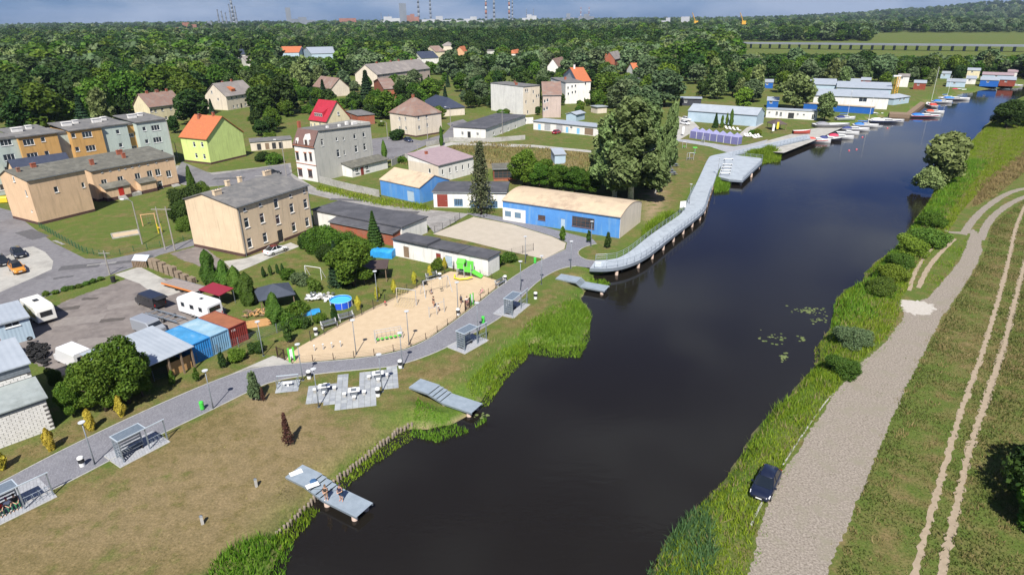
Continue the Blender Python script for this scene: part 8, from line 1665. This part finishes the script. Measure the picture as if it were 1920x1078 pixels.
def person(label,loc,rz,pose='stand',top=(.02,.02,.05),legs=(.03,.06,.1),hair=(.03,.02,.015),s_=1.0,shoes=(.6,.6,.6),bare=True):
    T = thing('person',label,'person',loc,rz); T.scale = (s_,s_,s_)
    mk = lambda n,c: plain('cloth_%d_%d_%d' % tuple(int(x*200) for x in c),c,.85)
    hz = .95 if pose != 'sit' else .52
    pel = (0,0,hz,.14); ch_ = (.03,0,hz+.28,.15); sh = (.02,0,hz+.47,.13); nk = (.03,0,hz+.55,.06); hd = (.06,0,hz+.66,.09); ht = (.06,0,hz+.76,.095); hc = (.05,0,hz+.83,.06)
    hips,hands,body = [],[],[[pel,ch_,sh,nk,hd,ht,hc]]
    for y in (-1,1):
        hip = (0,y*.1,hz-.04,.10)
        if pose == 'sit': kn,an,toe = (.42,y*.13,hz-.02,.07),(.44,y*.13,.09,.045),(.6,y*.14,.04,.04)
        else: kn,an,toe = (.03+.03*y,y*.12,.5,.068),(-.01+.03*y,y*.13,.09,.045),(.15,y*.15,.04,.04)
        body.append([pel,hip,kn,an,toe]); hips.append((hip,kn,an,toe))
        shd = (.02,y*.19,hz+.45,.06)
        if pose == 'fish': el,wr = (.12,y*.24,hz+.2,.045),(.36,y*.08,hz+.2,.035)
        elif pose == 'sit': el,wr = (.12,y*.25,hz+.2,.045),(.34,y*.12,hz+.1,.035)
        else: el,wr = (.0,y*.25,hz+.17,.045),(.08,y*.26,hz-.08,.035)
        d = Vector(wr[:3])-Vector(el[:3]); d.normalize(); w3 = Vector(wr[:3]); palm = (*(w3+d*.07),.035); body.append([sh,shd,el,wr,palm])
        for k in range(4): q = w3+d*.08; body.append([palm,(q.x,q.y+(k-1.5)*.02,q.z-.01,.011),(*(w3+d*(.15-.008*abs(k-1.3))+Vector((0,(k-1.5)*.022,-.03))),.009)])
        body.append([palm,(*(w3+d*.06+Vector((.0,-y*.045,.01))),.011),(*(w3+d*.10+Vector((0,-y*.055,.0))),.009)]); hands.append((shd,el,wr))
    body.append([ht,(.15,0,hz+.72,.022)])
    skinned('body',body,SKIN,T,1)
    sh_ = [[(0,0,hz+.02,.165),(ch_[0],0,ch_[2],.18),(sh[0],0,sh[2]-.02,.155),(nk[0],0,nk[2]-.04,.09)]]
    for shd,el,wr in hands: sh_.append([(sh[0],0,sh[2]-.02,.155),(*shd[:3],.085),(*(Vector(shd[:3]).lerp(Vector(el[:3]),.75)),.068)])
    skinned('shirt',sh_,mk('t',top),T,1)
    lg = []
    for hip,kn,an,toe in hips: e = Vector(hip[:3]).lerp(Vector(kn[:3]),.9) if bare else Vector(an[:3]); lg.append([(0,0,hz-.01,.165),(*hip[:3],.125)] + ([] if bare else [(*kn[:3],.09)]) + [(*e,.095 if bare else .062)])
    skinned('shorts' if bare else 'trousers',lg,mk('l',legs),T,1)
    for hip,kn,an,toe in hips: skinned('shoe',[[(an[0]-.03,an[1],.05,.055),(toe[0],toe[1],.045,.05)]],mk('s',shoes),T,1)
    m_ = MB(); m_.smooth = True; c0 = Vector((.045,0,hz+.765))
    m_.loft([[(c0.x-.018*j + math.cos(q)*r_,math.sin(q)*r_*.95,c0.z+z_) for q in [i*.7854 for i in range(8)]] for j,(z_,r_) in enumerate(((-.06,.085),(.0,.118),(.06,.11),(.105,.065),(.12,.02)))]); m_.build('hair',mk('h',hair),T)
    for y in (-.035,.035): e = MB(); e.cbox((.152,y,hz+.755),(.012,.02,.012)); e.build('eye',DARK,T)
    return T
bpy.context.view_layer.update()
zq = Z(520,860,8.29)
def low(px,py): return P(*zq(px,py),-.42)
t_ = person('person in navy top and shorts standing with a fishing rod on the pier',low(1000,648),-1.9,'fish',(.015,.012,.04),(.02,.05,.1),(.025,.015,.03),1.0,(.4,.12,.15))
q = MB(); q.tube([(0,0,0),(1.3,.1,.9),(2.6,.15,1.5)],[.014,.01,.005],4); p = low(985,640); o = q.build('fishing_rod',DARK,None,(p.x,p.y,.7),-2.2); tag(o,'thin fishing rod held by the person in navy','fishing rod')
person('person in dark top and pale trousers standing on the pier edge',low(768,640),-1.7,'fish',(.03,.025,.02),(.42,.28,.18),(.1,.06,.03),.92,(.75,.75,.75))
q = MB(); q.tube([(0,0,0),(1.1,.1,.7),(2.2,.15,1.1)],[.014,.01,.005],4); p = low(745,630); o = q.build('fishing_rod',DARK,None,(p.x,p.y,.7),-2.4); tag(o,'thin fishing rod held by the person in pale trousers','fishing rod')
for (x,y),lb,s_ in (((290,215),'white towel on the upper deck of the nearest pier',1.0),((545,410),'white towel with clothes beside the pier steps',1.0)):
    p = P(*zq(x,y),.165); m_ = MB(); r7 = random.Random(x)
    vs = [(i*.16-.56,j*.16-.32,.01+.03*r7.random()) for j in range(5) for i in range(8)]; m_.add(vs,[(j*8+i,j*8+i+1,(j+1)*8+i+1,(j+1)*8+i) for j in range(4) for i in range(7)]); o = m_.build('towel',WHITE,None,p,.6); tag(o,lb,'towel')
p = P(*zq(560,350),.17); m_ = MB(); m_.loft([[(x,-.2,0),(x,-.12,h_),(x,.12,h_),(x,.2,0)] for x,h_ in ((-.3,.08),(-.1,.22),(.15,.2),(.3,.06))]); o = m_.build('bag',plain('bag_blue',(.03,.09,.2),.8),None,p,.5); tag(o,'small dark blue bag beside the towel on the pier','bag')
T,L_,Lr,D_ = SH[0]; bpy.context.view_layer.update(); M0 = T.matrix_world
def in_shelter(x,lb,top,legs,hair): v = M0 @ Vector((x,D_-.42,.03)); person(lb,v,T.rotation_euler.z-math.pi/2,'sit',top,legs,hair,1.0,(.3,.3,.3),False)
in_shelter(Lr*.52,'person in red top sitting at the frame edge in the shelter',(.5,.02,.02),(.02,.06,.03),(.05,.03,.02)); in_shelter(Lr*.72,'person in white shirt and purple cap sitting in the shelter',(.6,.62,.7),(.02,.1,.06),(.22,.02,.09)); in_shelter(Lr*.9,'person in dark top and green trousers sitting in the shelter',(.02,.025,.02),(.02,.12,.05),(.08,.05,.03))
for (x,y),lb,tp_,lg_,s_ in (((628,655),'woman like figure in black standing at the steel bars',(.02,.02,.02),(.45,.25,.16),1.0),((692,705),'child in white beside the steel bars',(.7,.7,.7),(.5,.5,.55),.7),((975,600),'child in white running near the brown gate',(.7,.65,.6),(.2,.15,.15),.75),((1050,640),'person in white top walking through the brown gate',(.65,.6,.6),(.3,.12,.12),.9),((18,635),'small child in red playing on the sand',(.5,.05,.06),(.1,.1,.1),.55),((600,490),'child sitting on the large swing',(.05,.05,.06),(.3,.3,.35),.6)):
    person(lb.replace('woman like figure','person'),P(*z9(x,y)),random.uniform(0,6),'stand',tp_,lg_,(.03,.02,.015),s_)
person('person in white top sitting at the water edge on the right bank',P(1768,420),2.6,'sit',(.65,.68,.72),(.02,.05,.3),(.02,.02,.02),1.0,(.2,.2,.2),False)
s0 = P(1768,420); m_ = MB(); m_.box(-.2,-.2,.4,.2,.2,.44)
for x in (-.17,.17):
    for y in (-.17,.17): m_.tube([(x,y,0),(x,y,.4)],.02,4)
o = m_.build('folding_stool',GREYM,None,(s0.x,s0.y,0)); tag(o,'low folding stool under the person on the right bank','stool')
T = thing('pushchair','black pushchair standing beside the bench behind the swing','pushchair',P(796,535),.7); m_ = MB(); m_.loft([[(x,-.22,.4),(x,-.22,h_),(x,.22,h_),(x,.22,.4)] for x,h_ in ((-.4,.6),(-.2,.95),(.2,.7),(.45,.5))]); m_.build('seat',DARK,T); m_ = MB(); m_.tube([(-.3,0,.5),(-.65,0,1.05)],.03,5); m_.build('handle',GREYM,T)
for x in (-.35,.35):
    for y in (-.25,.25): m_ = MB(); m_.tube([(x,y-.02,.12),(x,y+.02,.12)],.12,12); m_.build('wheel',RUBBER,T)
T = thing('bicycle','small pink bicycle leaning at the playground railing','bicycle',P(*z9(1235,480)),.9); PK = plain('bike_pink',(.7,.15,.3),.4)
for x in (-.4,.4): m_ = MB(); m_.tube([(x+math.cos(i*.4488)*.26,0,.28+math.sin(i*.4488)*.26) for i in range(15)],.022,5); m_.build('wheel',RUBBER,T)
for pts in ([(-.4,0,.28),(-.12,0,.3),(.25,0,.62),(.4,0,.28)],[(-.12,0,.3),(-.2,0,.68)],[(-.2,0,.6),(.25,0,.62)],[(.25,0,.62),(.22,0,.85)]): m_ = MB(); m_.tube(pts,.025,5); m_.build('frame_tube',PK,T)
m_ = MB(); m_.cbox((-.22,0,.7),(.22,.1,.05)); m_.build('saddle',DARK,T); m_ = MB(); m_.tube([(.2,-.22,.86),(.2,.22,.86)],.02,5); m_.build('handlebar',DARK,T)
# ================================================================ far skyline, motorway, water plants
FARC = mat('far_concrete',(.20,.22,.25),(.16,.18,.21),.9,.02); FARW = mat('far_pale',(.45,.46,.47),(.36,.37,.39),.9,.02); FARR = mat('far_red',(.32,.15,.11),None,.9,.02); FARO = plain('crane_orange',(.6,.33,.03),.6)
def far(px,dist):
    d = ray(px,60); s_ = dist/math.hypot(d.x,d.y); return Vector((d.x*s_,d.y*s_,0))
def fz(y_px,px,dist):                     # height of a point seen at pixel row y_px at that distance
    d = ray(px,y_px); return CAM_H + d.z/math.hypot(d.x,d.y)*dist
def stack(px,ytop,wpx,lb,dist=3200,bands=None,m=FARC):
    p = far(px,dist); H_ = fz(ytop,px,dist); r_ = wpx/FOC*dist/2*.9; T = thing('factory_chimney',lb,'chimney',p); n = 8
    for i in range(n): q = MB(); q.smooth = True; q.tube([(0,0,H_*i/n),(0,0,H_*(i+1)/n)],[r_*(1.5-.6*i/n),r_*(1.5-.6*(i+1)/n)],12); q.build('shaft_section',(FARR if i % 2 else FARW) if bands and i >= n-5 else m,T)
for a_ in ((787,-20,3.2,'dark slender chimney, left of the central pair'),(809,-12,3.0,'dark slender chimney, right of the central pair'),(912,-10,3.2,'red and white banded chimney at the skyline centre',3200,True),(927,-15,3.2,'grey chimney between two banded ones'),(955,-10,3.0,'red and white banded chimney right of the grey one',3200,True),(961,-5,2.2,'thin dark chimney at the right end of the trio'),(987,17,1.2,'short thin chimney, first right of the main works'),(1000,16,1.2,'short thin chimney, second right of the main works'),(1088,14,1.3,'short banded chimney, left of the far pair',3200,True),(1103,14,1.3,'short banded chimney, right of the far pair',3200,True),(442,-6,3.4,'tall flare stack of the left refinery'),(717,24,1.0,'tiny chimney left of the square tower'),(731,27,1.0,'tiny chimney beside the square tower')): stack(*a_)
def farbox(px0,px1,yt,lb,dist=3200,m=FARC,name='factory_block',n=3):
    c = far((px0+px1)/2,dist); wd = (px1-px0)/FOC*dist; T = thing(name,lb,'building',c,-math.atan2(c.x,c.y)); r_ = random.Random(int(px0)); 
    for i in range(n): h_ = max(8,fz(yt,px0,dist))*(1 if i == n//2 else r_.uniform(.55,.9)); q = MB(); q.box(-wd/2+wd*i/n,-20,0,-wd/2+wd*(i+1)/n-.5,20,h_); q.build('block',m,T)
    return T
farbox(752,764,7,'tall square grey tower of the chemical works',n=1); farbox(764,786,27,'low dark block right of the square tower',m=FARR); farbox(708,750,32,'pale sheds left of the square tower',m=FARW); farbox(795,855,31,'row of pale works buildings under the chimneys',m=FARW,n=5); farbox(860,905,32,'pale tanks and sheds between chimneys',m=FARW,n=4)
farbox(541,549,15,'narrow lattice tower of the left works',n=1); farbox(550,590,33,'grey block beside the lattice tower',n=3); farbox(640,668,35,'tan roofed hall at the left skyline',m=FARR,n=1); farbox(336,366,43,'red brick ruin on the left skyline',2400,FARR); farbox(384,398,41,'open concrete frame ruin on the left skyline',2400,FARC,n=2)
farbox(980,1005,28,'small works hall under two thin chimneys',m=FARW); farbox(1055,1075,26,'grey block left of the banded pair',m=FARC); farbox(1085,1112,27,'grey power block under the banded pair',m=FARC); farbox(1240,1262,34,'white quay warehouse left of the first crane',2000,FARW); farbox(1276,1290,32,'white silo beside the first crane',2000,FARW,n=1)
for i,(px,yt,dist,lb) in enumerate(((414,18,3000,'spiky refinery column, first of the left cluster'),(421,21,3000,'spiky refinery column, second of the left cluster'),(428,24,3000,'spiky refinery column, third of the left cluster'),(437,8,3000,'tall refinery column beside the flare stack'),(447,12,3000,'refinery column right of the flare stack'))):
    p = far(px,dist); H_ = fz(yt,px,dist); T = thing('refinery_column',lb,'tower',p)
    for j in range(4): q = MB(); q.cyl((0,0),5.0-.9*j,H_*j/4,H_*(j+1)/4,8); q.build('stage',FARC,T); q = MB(); q.cyl((0,0),6.2-.9*j,H_*(j+1)/4-3,H_*(j+1)/4-2,8); q.build('gallery',GREYM,T)
for px,dist,lb in ((1303,1500,'orange quay crane, left one on the skyline'),(1392,1500,'orange quay crane, right one on the skyline')):
    p = far(px,dist); T = thing('quay_crane',lb,'crane',p); H_ = fz(33,px,dist)
    for x in (-4,4): q = MB(); q.tube([(x,0,0),(x*.3,0,H_*.7)],.9,5); q.build('leg',FARO,T)
    q = MB(); q.box(-4,-3,H_*.6,4,3,H_*.8); q.build('cabin',FARO,T); q = MB(); q.tube([(0,0,H_*.7),(-9,0,H_*1.25)],.8,5); q.build('jib',FARO,T)
T = thing('tower_crane','yellow lattice boat crane beside the boat halls','crane',P(1675,187)); 
for x in (-.7,.7):
    for y in (-.7,.7): q = MB(); q.box(x-.12,y-.12,0,x+.12,y+.12,10.5); q.build('leg',FARO,T)
for i in range(9): q = MB(); z_ = .6+i*1.1; q.tube([(-.7,-.7,z_),(.7,-.7,z_+1.1)],.09,4); q.build('brace',FARO,T)
q = MB(); q.box(-2.4,-.5,10.5,1.2,.5,11.1); q.build('head',WHITE,T)
# motorway viaduct behind the marina wood
a_,b_ = P(1390,91),P(1925,98); T = thing('viaduct','long pale motorway viaduct crossing beyond the trees','bridge'); d = b_-a_; n = 26
for i in range(n):
    s_,e_ = a_.lerp(b_,i/n),a_.lerp(b_,(i+.995)/n); q = MB(); nn = Vector((-d.y,d.x,0)).normalized()*6
    q.hexa([s_-nn+Vector((0,0,5.2)),e_-nn+Vector((0,0,5.2)),e_+nn+Vector((0,0,5.2)),s_+nn+Vector((0,0,5.2))],[s_-nn+Vector((0,0,7)),e_-nn+Vector((0,0,7)),e_+nn+Vector((0,0,7)),s_+nn+Vector((0,0,7))]); q.build('deck_span',FARC,T)
    q = MB(); q.box(s_.x-1,s_.y-1,-.2,s_.x+1,s_.y+1,5.2); q.build('pier',FARC,T)
# lily pads
LILY = leafmat('lily',(.10,.13,.04),(.19,.21,.08),0,.05); lp = []; rl = np.random.default_rng(9)
for cx_,cy_,sx_,sy_,n in ((1518,582,16,3,60),(1470,670,4,4,26),(1462,635,5,4,14),(1505,635,3,3,14),(905,778,6,3,10),(1100,585,6,6,14),(1535,600,8,3,24),(1440,632,12,8,12)):
    for _ in range(n):
        p = P(cx_+rl.normal()*sx_,cy_+rl.normal()*sy_,WATER_Z)
        if river_d(np.array([p.x]),np.array([p.y]))[0] > -.1: continue
        r_ = rl.uniform(.08,.22); q0 = rl.random()*6; lp.append([(p.x+math.cos(q0+k*1.047)*r_,p.y+math.sin(q0+k*1.047)*r_,WATER_Z+.012+.004*rl.random()) for k in range(6)])
o = put('lily_pads',quads_mesh('lily_pads',np.array(lp),LILY)); tag(o,'floating lily pads scattered near both banks','water plants',kind='stuff')
for x,y,lb in ((1592,283,'left pink mooring buoy'),(1606,281,'right pink mooring buoy'),(1617,258,'dark mooring buoy near the boats'),(1664,241,'mooring buoy below the long cruiser')):
    T = thing('mooring_buoy',lb,'buoy',P(x,y,WATER_Z),0,'mooring buoys'); q = MB(); q.smooth = True; q.tube([(0,0,-.25),(0,0,-.05),(0,0,.15),(0,0,.3)],[.1,.28,.28,.1],10); q.build('float',plain('buoy_pink',(.6,.12,.15),.5),T); q = MB(); q.tube([(0,0,.3),(0,0,.42)],.04,6); q.build('ring',GREYM,T)

# ---------------------------------------------------------------- air
q = MB(); q.box(-9600,-2200,-4,9600,12300,215); hz_ = bpy.data.materials.new('haze'); hz_.use_nodes = True; t = hz_.node_tree; t.nodes.clear(); ou = t.nodes.new('ShaderNodeOutputMaterial'); pv = t.nodes.new('ShaderNodeVolumePrincipled')
pv.inputs['Color'].default_value = (.55,.70,.95,1); pv.inputs['Density'].default_value = 4.5e-5; t.links.new(pv.outputs[0],ou.inputs['Volume']); tag(q.build('haze',hz_),'thin pale summer haze over the whole valley','haze',kind='stuff')
